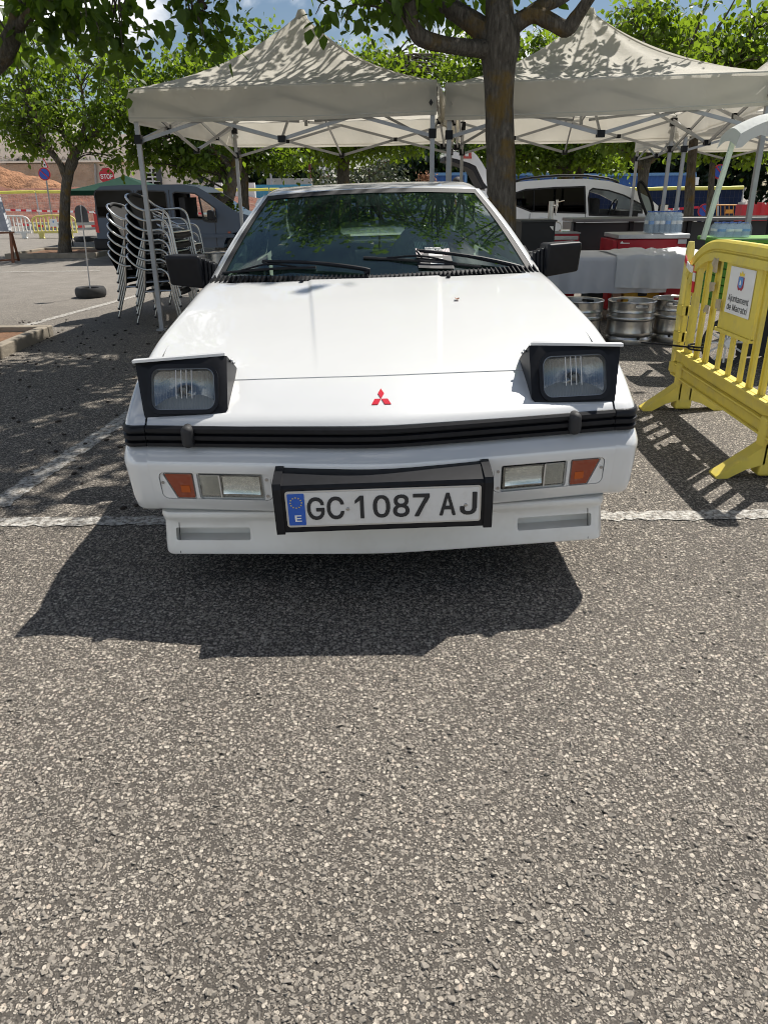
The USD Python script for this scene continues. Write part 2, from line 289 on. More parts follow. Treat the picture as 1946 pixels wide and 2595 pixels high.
pm('yellow_plastic', (0.66, 0.535, 0.085), 0.5, var=0.08, scale=4, dirt=((0.40, 0.34, 0.17), 0.55), dscale=9)
pm('yellow_faded', (0.62, 0.54, 0.16), 0.6, var=0.1)
pm('yellow_tube', (0.62, 0.58, 0.10), 0.55, var=0.12, scale=2)
pm('white_plastic', (0.62, 0.61, 0.57), 0.55, var=0.08)
pm('orange_paint', (0.62, 0.27, 0.03), 0.5)
pm('red_plastic', (0.50, 0.02, 0.03), 0.45, var=0.1)
pm('red_cooler', (0.33, 0.006, 0.018), 0.35, var=0.08)
pm('sign_red', (0.42, 0.012, 0.025), 0.45)
pm('sign_blue', (0.015, 0.07, 0.38), 0.45)
pm('sign_back', (0.05, 0.05, 0.055), 0.5)
pm('sign_white', (0.72, 0.72, 0.70), 0.5)
pm('tape_red', (0.58, 0.015, 0.03), 0.45)
pm('tape_white', (0.75, 0.75, 0.74), 0.45)
pm('packing_tape', (0.40, 0.33, 0.21), 0.35, var=0.2, scale=20)
pm('galvanised', (0.42, 0.43, 0.44), 0.5, metal=0.6, var=0.12)
pm('van_paint', (0.028, 0.047, 0.076), 0.4, coat=0.3, var=0.06)
pm('car_white', (0.76, 0.77, 0.77), 0.35, coat=1.0)
pm('lamp_red', (0.42, 0.012, 0.015), 0.2, coat=1.0)
pm('wood_brown', (0.17, 0.065, 0.030), 0.6, var=0.25, scale=12)
pm('kerb_stone', (0.26, 0.225, 0.175), 0.9, var=0.25, scale=6, bump=0.6, bscale=30, bdist=0.01, dirt=((0.10, 0.085, 0.06), 0.7))
pm('litter_dark', (0.028, 0.020, 0.014), 0.9)
pm('seam_grey', (0.50, 0.48, 0.42), 0.8)
pm('pit_soil', (0.16, 0.085, 0.045), 0.95, var=0.35, scale=9, bump=0.8, bscale=20, bdist=0.03)
pm('red_earth', (0.15, 0.058, 0.036), 0.95, var=0.4, scale=1.1, bump=0.9, bscale=2.5, bdist=0.25, dirt=((0.32, 0.24, 0.17), 0.55), dscale=2.0)
pm('mound_earth', (0.33, 0.165, 0.085), 0.95, var=0.4, scale=1.6, bump=1.0, bscale=4, bdist=0.3)
pm('facade_cream', (0.80, 0.73, 0.61), 0.85, var=0.05, scale=0.7, dirt=((0.64, 0.57, 0.46), 0.4), dscale=0.6)
pm('facade_pink', (0.78, 0.68, 0.57), 0.85, var=0.05, scale=0.7)
pm('facade_grey', (0.42, 0.41, 0.39), 0.85, var=0.08)
pm('letter_ghost', (0.40, 0.355, 0.29), 0.85, var=0.25, scale=4)
pm('tarp_brown', (0.42, 0.31, 0.215), 0.6, var=0.12, scale=1.5, bump=0.6, bscale=1.6, bdist=0.5)
pm('concrete', (0.36, 0.35, 0.32), 0.9, var=0.12, scale=1.5)
pm('blue_sheet', (0.05, 0.27, 0.42), 0.6, var=0.1)
pm('container_blue', (0.012, 0.075, 0.27), 0.5, var=0.08, dirt=((0.06, 0.11, 0.2), 0.4))
pm('container_edge', (0.10, 0.22, 0.40), 0.5)
pm('pergola_red', (0.13, 0.022, 0.018), 0.6, var=0.15)
pm('bar_top', (0.12, 0.12, 0.12), 0.4, var=0.1)
pm('bar_panel', (0.022, 0.024, 0.025), 0.5, var=0.2, scale=3)
pm('green_slat', (0.085, 0.26, 0.018), 0.5, var=0.2, scale=8)
pm('green_pole', (0.60, 0.70, 0.56), 0.5, var=0.08)
pm('crate_yellow', (0.55, 0.31, 0.012), 0.45, var=0.1)
pm('skin', (0.45, 0.27, 0.19), 0.55)
pm('hair_dark', (0.020, 0.013, 0.010), 0.6, bump=0.8, bscale=120, bdist=0.01)
pm('shirt_orange', (0.50, 0.10, 0.03), 0.8)
pm('trousers', (0.03, 0.035, 0.05), 0.85)
pm('flyer_pink', (0.78, 0.66, 0.65), 0.5, var=0.2, scale=80)
pm('cap_blue', (0.05, 0.12, 0.40), 0.4)
pm('crest_blue', (0.10, 0.26, 0.55), 0.5)
pm('crest_red', (0.33, 0.03, 0.05), 0.5)

# the parking surface: old chip-seal asphalt, pale stones in a dark binder, dustier towards the back of the car park
def asphalt(name, paint=False):
    n = {'g': ('geometry', {}), 'wn': ('noise_texture', {'scale': 60.0, 'detail': 2.0}), 'ws': ('vector_math', {'math_type': 'scale', 'scale': 0.012}), 'wa': ('vector_math', {'math_type': 'add'}),
         'v1': ('voronoi_texture', {'scale': 78.0, 'use_normalize': False, 'feature': 'f1'}), 'v2': ('voronoi_texture', {'scale': 175.0, 'use_normalize': False, 'feature': 'f1'}),
         'c1': ('separate_xyz', {}), 'c2': ('separate_xyz', {}),
         'd1': ('map_range', {'from_min': 0.50, 'from_max': 0.40, 'to_min': 0.0, 'to_max': 1.0, 'clamp': True}), 'd2': ('map_range', {'from_min': 0.52, 'from_max': 0.40, 'to_min': 0.0, 'to_max': 1.0, 'clamp': True}),
         's1': ('math', {'math_type': 'greater_than', 'value2': 0.50}), 's2': ('math', {'math_type': 'greater_than', 'value2': 0.40}), 'm1': ('math', {'math_type': 'multiply'}), 'm2': ('math', {'math_type': 'multiply'}),
         'r1': ('rgb_ramp', {'ramp': [(0.0, (0.25, 0.222, 0.185)), (0.5, (0.41, 0.368, 0.308)), (0.85, (0.53, 0.482, 0.408)), (1.0, (0.44, 0.37, 0.30))]}),
         'r2': ('rgb_ramp', {'ramp': [(0.0, (0.16, 0.146, 0.130)), (0.6, (0.305, 0.274, 0.231)), (1.0, (0.465, 0.42, 0.357))]}),
         'bn': ('noise_texture', {'scale': 240.0, 'detail': 3.0}), 'br': ('rgb_ramp', {'ramp': [(0.3, (0.036, 0.033, 0.030)), (0.7, (0.125, 0.110, 0.092))]}),
         'x2': ('mix_color', {}), 'x1': ('mix_color', {}),
         'ln': ('noise_texture', {'scale': 0.55, 'detail': 6.0, 'roughness': 0.6}), 'lr': ('rgb_ramp', {'ramp': [(0.25, (0.66, 0.65, 0.64)), (0.5, (0.98, 0.97, 0.96)), (0.75, (1.15, 1.14, 1.12))]}), 'xl': ('mix_color', {'blend_type': 'multiply', 'fac': 1.0, 'use_clamp': False}),
         'sy': ('separate_xyz', {}), 'fy': ('map_range', {'from_min': 6.5, 'from_max': 13.0, 'to_min': 0.0, 'to_max': 0.75, 'clamp': True}), 'dn': ('noise_texture', {'scale': 3.0, 'detail': 8.0, 'roughness': 0.7}),
         'dr': ('rgb_ramp', {'ramp': [(0.3, (0.21, 0.190, 0.166)), (0.7, (0.32, 0.294, 0.258))]}), 'xf': ('mix_color', {}),
         'hs': ('math', {'math_type': 'multiply_add', 'value2': 0.45}), 'ha': ('math', {'math_type': 'multiply_add', 'value2': 0.2}), 'b': ('bump', {'strength': 0.9, 'distance': 0.006}),
         'p': ('principled_bsdf', {'roughness': 0.85, 'specular_ior_level': 0.3})}
    l = [('g.position', 'wn.vector'), ('wn.color', 'ws.vector1'), ('ws.vector', 'wa.vector1'), ('g.position', 'wa.vector2'), ('wa.vector', 'v1.vector'), ('wa.vector', 'v2.vector'), ('v1.color', 'c1.vector'), ('v2.color', 'c2.vector'),
         ('v1.distance', 'd1.value'), ('v2.distance', 'd2.value'), ('c1.x', 's1.value1'), ('c2.x', 's2.value1'), ('d1.result', 'm1.value1'), ('s1.value', 'm1.value2'), ('d2.result', 'm2.value1'), ('s2.value', 'm2.value2'),
         ('c1.y', 'r1.fac'), ('c2.y', 'r2.fac'), ('g.position', 'bn.vector'), ('bn.fac', 'br.fac'), ('br.color', 'x2.a'), ('r2.color', 'x2.b'), ('m2.value', 'x2.fac'), ('x2.result', 'x1.a'), ('r1.color', 'x1.b'), ('m1.value', 'x1.fac'),
         ('g.position', 'ln.vector'), ('ln.fac', 'lr.fac'), ('x1.result', 'xl.a'), ('lr.color', 'xl.b'), ('g.position', 'sy.vector'), ('sy.y', 'fy.value'), ('g.position', 'dn.vector'), ('dn.fac', 'dr.fac'), ('xl.result', 'xf.a'), ('dr.color', 'xf.b'), ('fy.result', 'xf.fac'),
         ('m2.value', 'hs.value1'), ('m1.value', 'hs.value3'), ('bn.fac', 'ha.value1'), ('hs.value', 'ha.value3'), ('ha.value', 'b.height'), ('b.normal', 'p.normal')]
    out = 'xf.result'
    if paint:
        n |= {'pn': ('noise_texture', {'scale': 38.0, 'detail': 6.0, 'roughness': 0.7}), 'pm_': ('map_range', {'from_min': 0.42, 'from_max': 0.60, 'to_min': 0.08, 'to_max': 0.85, 'clamp': True}), 'xp': ('mix_color', {'b': (0.62, 0.60, 0.55)})}
        l += [('g.position', 'pn.vector'), ('pn.fac', 'pm_.value'), ('pm_.result', 'xp.fac'), (out, 'xp.a')]; out = 'xp.result'
    M[name] = usdkit.material(stage, '/World/Looks/' + name, n, l + [(out, 'p.base_color')], surface='p.BSDF')
asphalt('asphalt'); asphalt('worn_paint', True)
M['chip_stone'] = usdkit.material(stage, '/World/Looks/chip_stone', {'g': ('geometry', {}), 'r': ('rgb_ramp', {'ramp': [(0.0, (0.26, 0.232, 0.195)), (0.25, (0.41, 0.368, 0.308)), (0.65, (0.54, 0.49, 0.415)), (0.92, (0.66, 0.608, 0.525)), (0.96, (0.48, 0.41, 0.36)), (1.0, (0.52, 0.44, 0.34))]}),
    'n': ('noise_texture', {'scale': 180.0, 'detail': 4.0}), 'nr': ('rgb_ramp', {'ramp': [(0.3, (0.75, 0.75, 0.75)), (0.7, (1.1, 1.1, 1.1))]}), 'x': ('mix_color', {'blend_type': 'multiply', 'fac': 1.0, 'use_clamp': False}), 'p': ('principled_bsdf', {'roughness': 0.8, 'specular_ior_level': 0.3})},
    [('g.random_per_island', 'r.fac'), ('g.position', 'n.vector'), ('n.fac', 'nr.fac'), ('r.color', 'x.a'), ('nr.color', 'x.b'), ('x.result', 'p.base_color')], surface='p.BSDF')
# ------------------------------------------------------------------ the ground
def ground_sheet():
    xs = np.r_[-160, -60, np.linspace(-20, 20, 41), 60, 160]; ys = np.r_[-60, -20, -4, np.linspace(0, 40, 41), 70, 120, 220]
    X, Y = np.meshgrid(xs, ys); return MB().grid(np.stack([X, Y, np.zeros_like(X)], -1)).mesh()
struct('ground', ground_sheet(), 'asphalt', smooth=False)

def chips(n, seed):
    g = rng(seed); protos = []
    for k in range(12):
        p = g.normal(size=(11, 3)); p /= np.linalg.norm(p, axis=1, keepdims=True); p *= g.uniform(0.65, 1.0, (11, 1)); p[:, 2] *= 0.75
        h = trimesh.convex.convex_hull(p); protos.append((np.array(h.vertices), np.array(h.faces)))
    y = 0.55 + (4.6 - 0.55) * g.random(n * 4); x = g.uniform(-1, 1, n * 4) * (0.45 + 0.56 * y)
    keep = g.random(n * 4) < np.clip((4.6 - y) / 2.0, 0, 1) * (0.35 + 0.65 * meshkit.fbm(np.stack([x * 2.5, y * 2.5, 0 * x], 1), 3, 5) * 1.25)
    keep &= ~((np.abs(y - 3.095) < 0.06) & (g.random(n * 4) < 0.8))
    x, y = x[keep][:n], y[keep][:n]; n = len(x)
    s = np.clip(np.exp(g.normal(math.log(0.0070), 0.46, n)), 0.003, 0.021) / 2
    V, F, off = [], [], 0
    which = g.integers(0, 12, n)
    for k, (pv, pf) in enumerate(protos):
        i = np.nonzero(which == k)[0]; m = len(i)
        a = g.random(m) * 6.283; t = g.normal(0, 0.17, m); u = g.normal(0, 0.17, m); st = s[i]
        v = pv[None] * np.stack([st * g.uniform(0.8, 1.45, m), st * g.uniform(0.7, 1.0, m), st * g.uniform(0.55, 0.85, m)], 1)[:, None]
        ct, s_t = np.cos(t)[:, None], np.sin(t)[:, None]; v = np.stack([v[..., 0], v[..., 1] * ct - v[..., 2] * s_t, v[..., 1] * s_t + v[..., 2] * ct], -1)
        cu, su = np.cos(u)[:, None], np.sin(u)[:, None]; v = np.stack([v[..., 0] * cu + v[..., 2] * su, v[..., 1], -v[..., 0] * su + v[..., 2] * cu], -1)
        ca, sa = np.cos(a)[:, None], np.sin(a)[:, None]; v = np.stack([v[..., 0] * ca - v[..., 1] * sa, v[..., 0] * sa + v[..., 1] * ca, v[..., 2]], -1)
        v = v + np.stack([x[i], y[i], st * g.uniform(-0.2, 0.35, m)], 1)[:, None]
        V.append(v.reshape(-1, 3)); F.append((pf[None] + (np.arange(m) * len(pv))[:, None, None]).reshape(-1, 3) + off); off += m * len(pv)
    return np.vstack(V), np.vstack(F)
tag(obj('gravel', chips(98000, 11), 'chip_stone', None, False), 'pale angular stone chips standing out of the dark asphalt in front of the white coupe', 'gravel', kind='stuff')

def ragged(a, b, w, seed, z=0.004, step=0.03):
    a, b = np.array(a, float), np.array(b, float); L = np.linalg.norm(b - a); d = (b - a) / L; nrm = np.array([-d[1], d[0]]); n = int(L / step) + 2; g = rng(seed); P = []
    t = np.linspace(0, L, n); e0 = g.normal(0, 0.009, n); e1 = g.normal(0, 0.009, n)
    for i in range(n):
        c = a + d * t[i]; P.append([[*(c - nrm * (w / 2 + e0[i])), z], [*(c + nrm * (w / 2 + e1[i])), z]])
    return MB().grid(np.array(P)[:, ::-1]).mesh()
struct('parking_line', ragged((-3.6, 3.10), (1.85, 3.095), 0.10, 1), 'worn_paint', False)
struct('parking_line', ragged((-1.86, 3.18), (-1.50, 6.6), 0.12, 2), 'worn_paint', False)
struct('parking_line', ragged((-4.15, 7.9), (-3.1, 13.6), 0.11, 3), 'worn_paint', False)
struct('parking_line', ragged((-11.0, 14.9), (-5.4, 15.1), 0.10, 4), 'worn_paint', False)

def pit(c, size, label, h=0.11, w=0.11):
    t = thing('tree_pit', label, 'tree pit', (c[0], c[1], 0)); s = size / 2
    g = rng(int(abs(c[0]) * 100))
    for (x, y, lx, ly) in ((0, -s, size + w, w), (0, s, size + w, w), (-s, 0, w, size - w - 0.01), (s, 0, w, size - w - 0.01)):
        obj('kerb_stone', rbox((c[0] + x, c[1] + y, h / 2 - 0.01), (lx, ly, h + 0.02), 0.015), 'kerb_stone', t)
    X, Y = np.meshgrid(np.linspace(-s + w / 2, s - w / 2, 14), np.linspace(-s + w / 2, s - w / 2, 14)); Z = 0.03 + 0.04 * meshkit.fbm(np.stack([X * 5, Y * 5, X * 0], -1), 3, 3)
    tag(obj('soil', MB().grid(np.stack([X + c[0], Y + c[1], Z], -1)), 'pit_soil', t), kind='stuff')
pit((-4.12, 7.30), 1.25, 'stone edged tree pit at the left edge of the picture, near the stacked chairs')
pit((-7.65, 19.35), 2.0, 'square stone edged pit around the forked tree left of the grey van')

# ------------------------------------------------------------------ far background, left: earth works, building, fences
def slab_between(u0, u1, v0, v1, Y, depth, z0=None):
    a, b = atY(u0, v1, Y), atY(u1, v0, Y)
    lo = a[2] if z0 is None else z0
    return (a[0] + b[0]) / 2, Y + depth / 2, (lo + b[2]) / 2, b[0] - a[0], depth, b[2] - lo
def bx(mb, s, dy=0): return mb.box((s[0], s[1] + dy, s[2]), (s[3], s[4], s[5]))
YB = 60.0
bld = thing('building', 'long cream building with a tarpaulin covered front and faded wall lettering behind the earth works', 'building', (-20, YB, 0))
zc = atY(0, 413, YB)[2]; ztop = atY(0, 343, YB)[2]; zpar = atY(0, 262, YB)[2]; xr = atY(548, 413, YB)[0]; xl = -52.0
obj('lower_wall', MB().box(((xl + xr) / 2, YB + 6, zc / 2), (xr - xl, 12, zc)), 'facade_pink', bld)
obj('upper_wall', MB().box(((xl + xr) / 2 - 0.05, YB + 5.9, (zc + ztop) / 2 + 0.01), (xr - xl + 0.1, 12.3, ztop - zc)), 'facade_cream', bld)
obj('ledge', MB().box(((xl + xr) / 2, YB - 0.35, zc + 0.06), (xr - xl + 0.2, 0.25, 0.12)), 'facade_cream', bld)
obj('parapet', MB().box(((xl + xr) / 2 - 6, YB + 8, (ztop + zpar) / 2), (xr - xl - 14, 6, zpar - ztop)), 'facade_grey', bld)
for txt, u0, u1 in (('ES', -6, 24), ('SAN', 48, 99), ('PA', 137, 170), ('CAL', 193, 238)):
    a = atY(u0, 412, YB - 0.27); b = atY(u1, 400, YB - 0.27); v, f = text_xz(txt, b[2] - a[2], b[0] - a[0], False, 0.02)
    obj('wall_lettering', (v + [a[0], YB - 0.27, a[2] + 0.12], f), 'letter_ghost', bld)
g = rng(5)
sm = MB()
for k in range(12): a = atY(g.uniform(24, 70), g.uniform(399, 406), YB - 0.26); sm.box(a, (g.uniform(0.1, 0.5), 0.02, g.uniform(0.04, 0.16)))
obj('paint_remnant', sm, 'letter_ghost', bld)
for u0, u1, m in ((16, 100, 'tarp_brown'), (101, 165, 'tarp_brown'), (166, 241, 'tarp_brown')):
    a = atY(u0, 482, YB - 0.1); b = atY(u1, 415, YB - 0.1); X, Z = np.meshgrid(np.linspace(a[0], b[0], 26), np.linspace(max(a[2], 0.4), b[2], 18))
    Y = YB - 0.22 - 0.30 * meshkit.fbm(np.stack([X * 0.9 + Z * 0.5, Z * 0.7, X * 0], -1), 4, u0)
    obj('tarpaulin', MB().grid(np.stack([X, Y, Z], -1)), m, bld, 60)
obj('white_sheet', bx(MB(), slab_between(8, 15, 413, 446, YB - 0.2, 0.08)), 'sign_white', bld)
obj('drain_pipe', MB().tube([atY(241, 413, YB - 0.3), atY(244, 480, YB - 0.3)], 0.09, 8), 'concrete', bld)
w = obj('window', bx(MB(), slab_between(369, 404, 426, 468, YB, 0.1), -0.08), 'tinted_glass', bld)
fr = MB()
a, b = atY(368, 469, YB - 0.12), atY(405, 425, YB - 0.12)
for k in range(5): z = a[2] + (b[2] - a[2]) * k / 4; fr.box(((a[0] + b[0]) / 2, YB - 0.13, z), (b[0] - a[0] + 0.1, 0.08, 0.10))
for k in range(3): x = a[0] + (b[0] - a[0]) * k / 2; fr.box((x, YB - 0.12, (a[2] + b[2]) / 2), (0.10, 0.07, b[2] - a[2]))
obj('window_frame', fr, 'white_plastic', w)
lw = MB()
for k in range(3): lw.box(((xl + xr) / 2 + 3, YB + 12.06, 2 + k), (20, 0.06, 0.1))
obj('rear_band', lw, 'facade_grey', bld)

def earth():
    X, Y = np.meshgrid(np.linspace(-34, -5, 90), np.linspace(38.0, 54.0, 40)); t = np.clip((Y - 38.0) / 7.0, 0, 1)
    z = 1.62 * t**0.8 * np.clip((-5.2 - X) / 5.0, 0, 1)**0.5 + (meshkit.fbm(np.stack([X * 0.7, Y * 0.7, X * 0], -1), 4, 9) - 0.5) * 0.7 * t
    return MB().grid(np.stack([X, Y, z - 0.05], -1)).mesh()
struct('earth_bank', earth(), 'red_earth', 50, label='excavated red earth bank behind the yellow topped fence')
def mound():
    c = np.array([-23.6, 50.0]); X, Y = np.meshgrid(np.linspace(-40, -13, 130), np.linspace(45, 56, 60)); top = atY(0, 392, 50)[2]
    r = np.sqrt(((X - c[0] + 1.5) / 10.5)**2 + ((Y - c[1]) / 5.5)**2); z = (top - 0.0) * np.clip(1 - r, 0, None)**0.9 + (meshkit.fbm(np.stack([X * 0.8, Y * 0.8, X * 0], -1), 5, 3) - 0.5) * 1.5 * (r < 1) * np.clip((1 - r) * 4, 0, 1)
    return MB().grid(np.stack([X, Y, z - 0.02], -1)).mesh()
single('earth_mound', mound(), 'mound_earth', 'heap of loose orange earth in front of the tarpaulin covered building', 'earth mound', kind='thing', smooth=50)

YF = 36.0
def fence(x0, x1, Y, ztop, label, panel=None, gaps=((None),), sag=0.0, seed=0):
    t = thing('site_fence', label, 'fence', ((x0 + x1) / 2, Y, 0)); n = max(2, int((x1 - x0) / 2.3)); g = rng(seed)
    for k in range(n + 1):
        x = x0 + (x1 - x0) * k / n; obj('fence_post', MB().tube([(x, Y, 0), (x, Y, ztop)], 0.028, 8), 'galvanised', t)
    wires = MB()
    for k in range(n):
        xa, xb = x0 + (x1 - x0) * k / n, x0 + (x1 - x0) * (k + 1) / n
        obj('top_tube', MB().tube([(xa + 0.03, Y - 0.02, ztop + g.normal(0, 0.008)), ((xa + xb) / 2, Y - 0.02, ztop - 0.012), (xb - 0.03, Y - 0.02, ztop + g.normal(0, 0.008))], 0.062, 8), 'yellow_tube', t)
    for z in np.arange(0.15, ztop - 0.1, 0.22): wires.box(((x0 + x1) / 2, Y + 0.01, z), (x1 - x0, 0.0035, 0.0035))
    for x in np.arange(x0, x1, 0.16): wires.box((x, Y + 0.016, ztop / 2), (0.0035, 0.0035, ztop - 0.1))
    tag(obj('wire_mesh', wires, 'sign_back' if panel else 'galvanised', t, False), kind='stuff')
    if panel:
        X, Z = np.meshgrid(np.linspace(x0, x1, 60), np.linspace(0.05, ztop - 0.06, 8)); YY = Y + 0.06 + 0.05 * np.sin(X * 5.2) * (Z / ztop)
        obj('screen_cloth', MB().grid(np.stack([X, YY, Z], -1)), panel, t, 60)
    return t
zf = atY(500, 481, YF)[2]
fence(atY(-60, 480, YF)[0], atY(830, 480, YF)[0], YF, zf, 'wire site fence with a yellow foam top in front of the red earth bank', seed=1)
YR = 30.0
zr = atY(1750, 476, YR)[2]
fence(atY(1225, 476, YR)[0], atY(1885, 476, YR)[0], YR, zr, 'site fence with dark blue screen cloth and yellow foam top below the blue containers', 'mesh_blue', seed=2)
def tape(name_label, p0, p1, w=0.075, n=0, sag=0.06, step=0.22):
    p0, p1 = np.array(p0, float), np.array(p1, float); L = np.linalg.norm(p1 - p0); n = max(6, int(L / step)); t = thing('barrier_tape', name_label, 'tape', tuple(p0))
    A, B = MB(), MB()
    for k in range(n):
        q = []
        for s in (k / n, (k + 1) / n):
            c = p0 + (p1 - p0) * s; c[2] -= sag * 4 * s * (1 - s); q.append(c)
        tw = 0.012 * math.sin(k * 0.7); sh = np.array([0.05, 0, 0])
        (A if k % 2 else B).quad(q[0] + [0, tw, -w / 2] - sh * 0, q[1] + [0, tw, -w / 2], q[1] + [0, -tw, w / 2], q[0] + [0, -tw, w / 2])
    obj('red_stripes', A, 'tape_red', t, False); obj('white_stripes', B, 'tape_white', t, False)
tape('red and white tape strung along the left fence at waist height', atY(-40, 529, 34.5), atY(700, 540, 34.5))
tape('red and white tape strung low behind the plastic barriers', atY(40, 566, 27.6), atY(300, 566, 27.6), sag=0.1)
tape('red and white tape strung in front of the dark blue screen cloth', atY(1480, 533, 28.5), atY(1770, 524, 28.5))
single('kerb', bx(MB(), slab_between(60, 480, 559, 566, 33.5, 0.4, 0.0)), 'concrete', 'low pale kerb at the foot of the left fence', 'kerb')

# green gazebo behind the van
def simple_gazebo(name, label, c, half, zv0, zv1, zp, cl, metal, post=0.02):
    t = thing(name, label, 'gazebo', (c[0], c[1], 0)); cs = [(-half, -half), (half, -half), (half, half), (-half, half)]; top = MB(); val = MB()
    for k in range(4):
        a, b = np.array(cs[k]), np.array(cs[(k + 1) % 4]); P = []
        for s in np.linspace(0, 1, 9):
            P.append([[*((a + (b - a) * q) * (1 - s) + np.array(c[:2])), zv1 + (zp - zv1) * (0.7 * s + 0.3 * s**2.4)] for q in np.linspace(0, 1, 9)])
        top.grid(P); val.grid([[[*(a + (b - a) * q + np.array(c[:2])), z] for q in np.linspace(0, 1, 9)] for z in (zv0, zv1)])
    obj('canopy', top, cl, t, 40); obj('valance', val, cl, t)
    for x, y in cs: obj('pole', MB().tube([(c[0] + x * 0.98, c[1] + y * 0.98, 0), (c[0] + x * 0.98, c[1] + y * 0.98, zv1)], post, 8), metal, t)
    return t
cgz = atY(315, 440, 24.0)
gz = simple_gazebo('green_gazebo', 'dark green folding gazebo standing behind the grey van', (cgz[0] + 0.0, 24.0), 1.35, atY(215, 495, 22.6)[2], atY(215, 482, 22.6)[2], atY(328, 443, 24.0)[2], 'green_cloth', 'black_matt')

# plastic crowd barriers far away
def plastic_barrier(name, label, mat, L=2.05, H=1.0):
    t = thing(name, label, 'barrier', (0, 0, 0), 'plastic crowd barriers along the building site'); xs = np.linspace(-L / 2 + 0.02, L / 2 - 0.02, 12)
    top = [(-L / 2, H * 0.70), (-L / 2 + 0.06, H * 0.86), (-L / 2 + 0.28, H * 0.965), (0, H), (L / 2 - 0.28, H * 0.965), (L / 2 - 0.06, H * 0.86), (L / 2, H * 0.70)]
    tp = smooth_path([(x, 0, z) for x, z in top], 4); obj('top_rail', MB().tube(tp, 0.04, 8), mat, t, local=True)
    obj('bottom_rail', MB().box((0, 0, H * 0.27), (L, 0.06, 0.10)), mat, t, local=True)
    for i, x in enumerate(xs):
        zt = float(np.interp(x, tp[:, 0], tp[:, 2])); obj('slat', MB().box((x, 0, (zt + H * 0.3) / 2), (0.045, 0.05, zt - H * 0.3)), mat, t, local=True)
    obj('sign_panel', MB().box((0, -0.035, H * 0.68), (0.34, 0.012, 0.34)), 'sign_white', t, local=True)
    obj('printed_crest', MB().box((0, -0.043, H * 0.73), (0.06, 0.004, 0.09)), 'crest_blue', t, local=True)
    for x in (-L * 0.33, L * 0.33): obj('foot', MB().prism(Polygon([(x - 0.12, H * 0.22), (x + 0.12, H * 0.22), (x + 0.09, 0.05), (x + 0.13, 0), (x - 0.13, 0), (x - 0.09, 0.05)]), -0.05, 0.05), mat, t, local=True)
    return t
pb = plastic_barrier('plastic_barrier', 'faded yellow plastic barrier behind the forked tree trunk', 'yellow_faded')
pL = atY(88, 600, 27.0); pR = atY(198, 600, 27.0); sc = (pR[0] - pL[0]) / 2.05; zt = atY(145, 545, 27.0)[2]
place_first(pb, ((pL[0] + pR[0]) / 2, 27.0, 0)); UsdGeom.Xformable(pb).GetOrderedXformOps()[0].Set(Gf.Matrix4d().SetScale(Gf.Vec3d(sc, 1, zt)) * Gf.Matrix4d().SetTranslate(Gf.Vec3d((pL[0] + pR[0]) / 2, 27.0, 0)))
pw = plastic_barrier('plastic_barrier', 'off white plastic barrier left of the yellow one', 'white_plastic')
pL2 = atY(-26, 600, 27.0)
UsdGeom.Xformable(pw).ClearXformOpOrder(); UsdGeom.Xformable(pw).AddTransformOp(opSuffix='place').Set(Gf.Matrix4d().SetScale(Gf.Vec3d(sc, 1, zt)) * Gf.Matrix4d().SetTranslate(Gf.Vec3d((pL2[0] + pL[0]) / 2 - 0.1, 27.1, 0)))

# road signs
def disc_sign(name, label, post, centre, r, kind, ndir=(0, -1), post_m='galvanised'):
    t = thing(name, label, 'road sign', (post[0][0], post[0][1], 0)); obj('post', MB().tube(post, 0.03 if r > 0.15 else 0.02, 8), post_m, t)
    c = np.array(centre); f = MB()
    def disc(rr, dy, th=0.012): m = MB().lathe([(0, -th / 2), (rr, -th / 2), (rr, th / 2), (0, th / 2)], (c[0], c[1] - dy, c[2]), 32, 'y'); return m
    p = obj('sign_plate', disc(r, 0.045, 0.02), 'sign_red', t); obj('blue_disc', disc(r * 0.80, 0.062), 'sign_blue', p)
    bar = MB().box((0, 0, 0), (r * 1.66, 0.010, r * 0.17)); v, ff = bar.mesh(); a = math.radians(45 if kind == 1 else 45)
    v2 = np.stack([v[:, 0] * math.cos(a) + v[:, 2] * math.sin(a), v[:, 1], -v[:, 0] * math.sin(a) + v[:, 2] * math.cos(a)], 1)
    obj('diagonal_bar', (v2 + [c[0], c[1] - 0.074, c[2]], ff), 'sign_red', p)
    return t
Ys = 31.0
t = disc_sign('no_parking_sign', 'round no parking sign on a leaning post with a small triangular warning sign above', [atY(133, 560, Ys), atY(116, 446, Ys), atY(101, 350, Ys)], atY(114, 440, Ys), 0.225, 1, post_m='steel_dark')
a = atY(114, 411, Ys); tr = MB().prism(Polygon([(a[0] - 0.10, a[2] - 0.19), (a[0] + 0.13, a[2] - 0.19), (a[0] - 0.01, a[2] + 0.20)]), Ys - 0.07, Ys - 0.05); tp_ = obj('warning_triangle', tr, 'sign_red', t)
obj('triangle_face', MB().prism(Polygon([(a[0] - 0.055, a[2] - 0.165), (a[0] + 0.085, a[2] - 0.165), (a[0] - 0.003, a[2] + 0.11)]), Ys - 0.079, Ys - 0.0745), 'sign_white', tp_)
obj('triangle_symbol', MB().box((a[0] + 0.01, Ys - 0.082, a[2] - 0.09), (0.05, 0.004, 0.08)), 'print_black', tp_)
Yt = 34.0; c = atY(272, 445, Yt); ro = 0.325
t = thing('stop_sign', 'red octagonal stop sign rising above the green gazebo', 'road sign', (c[0], Yt, 0)); obj('post', MB().tube([(c[0], Yt, 0), (c[0], Yt, c[2])], 0.035), 'galvanised', t)
oc = Polygon([(c[0] + ro * math.cos(math.radians(22.5 + 45 * k)), c[2] + ro * math.sin(math.radians(22.5 + 45 * k))) for k in range(8)])
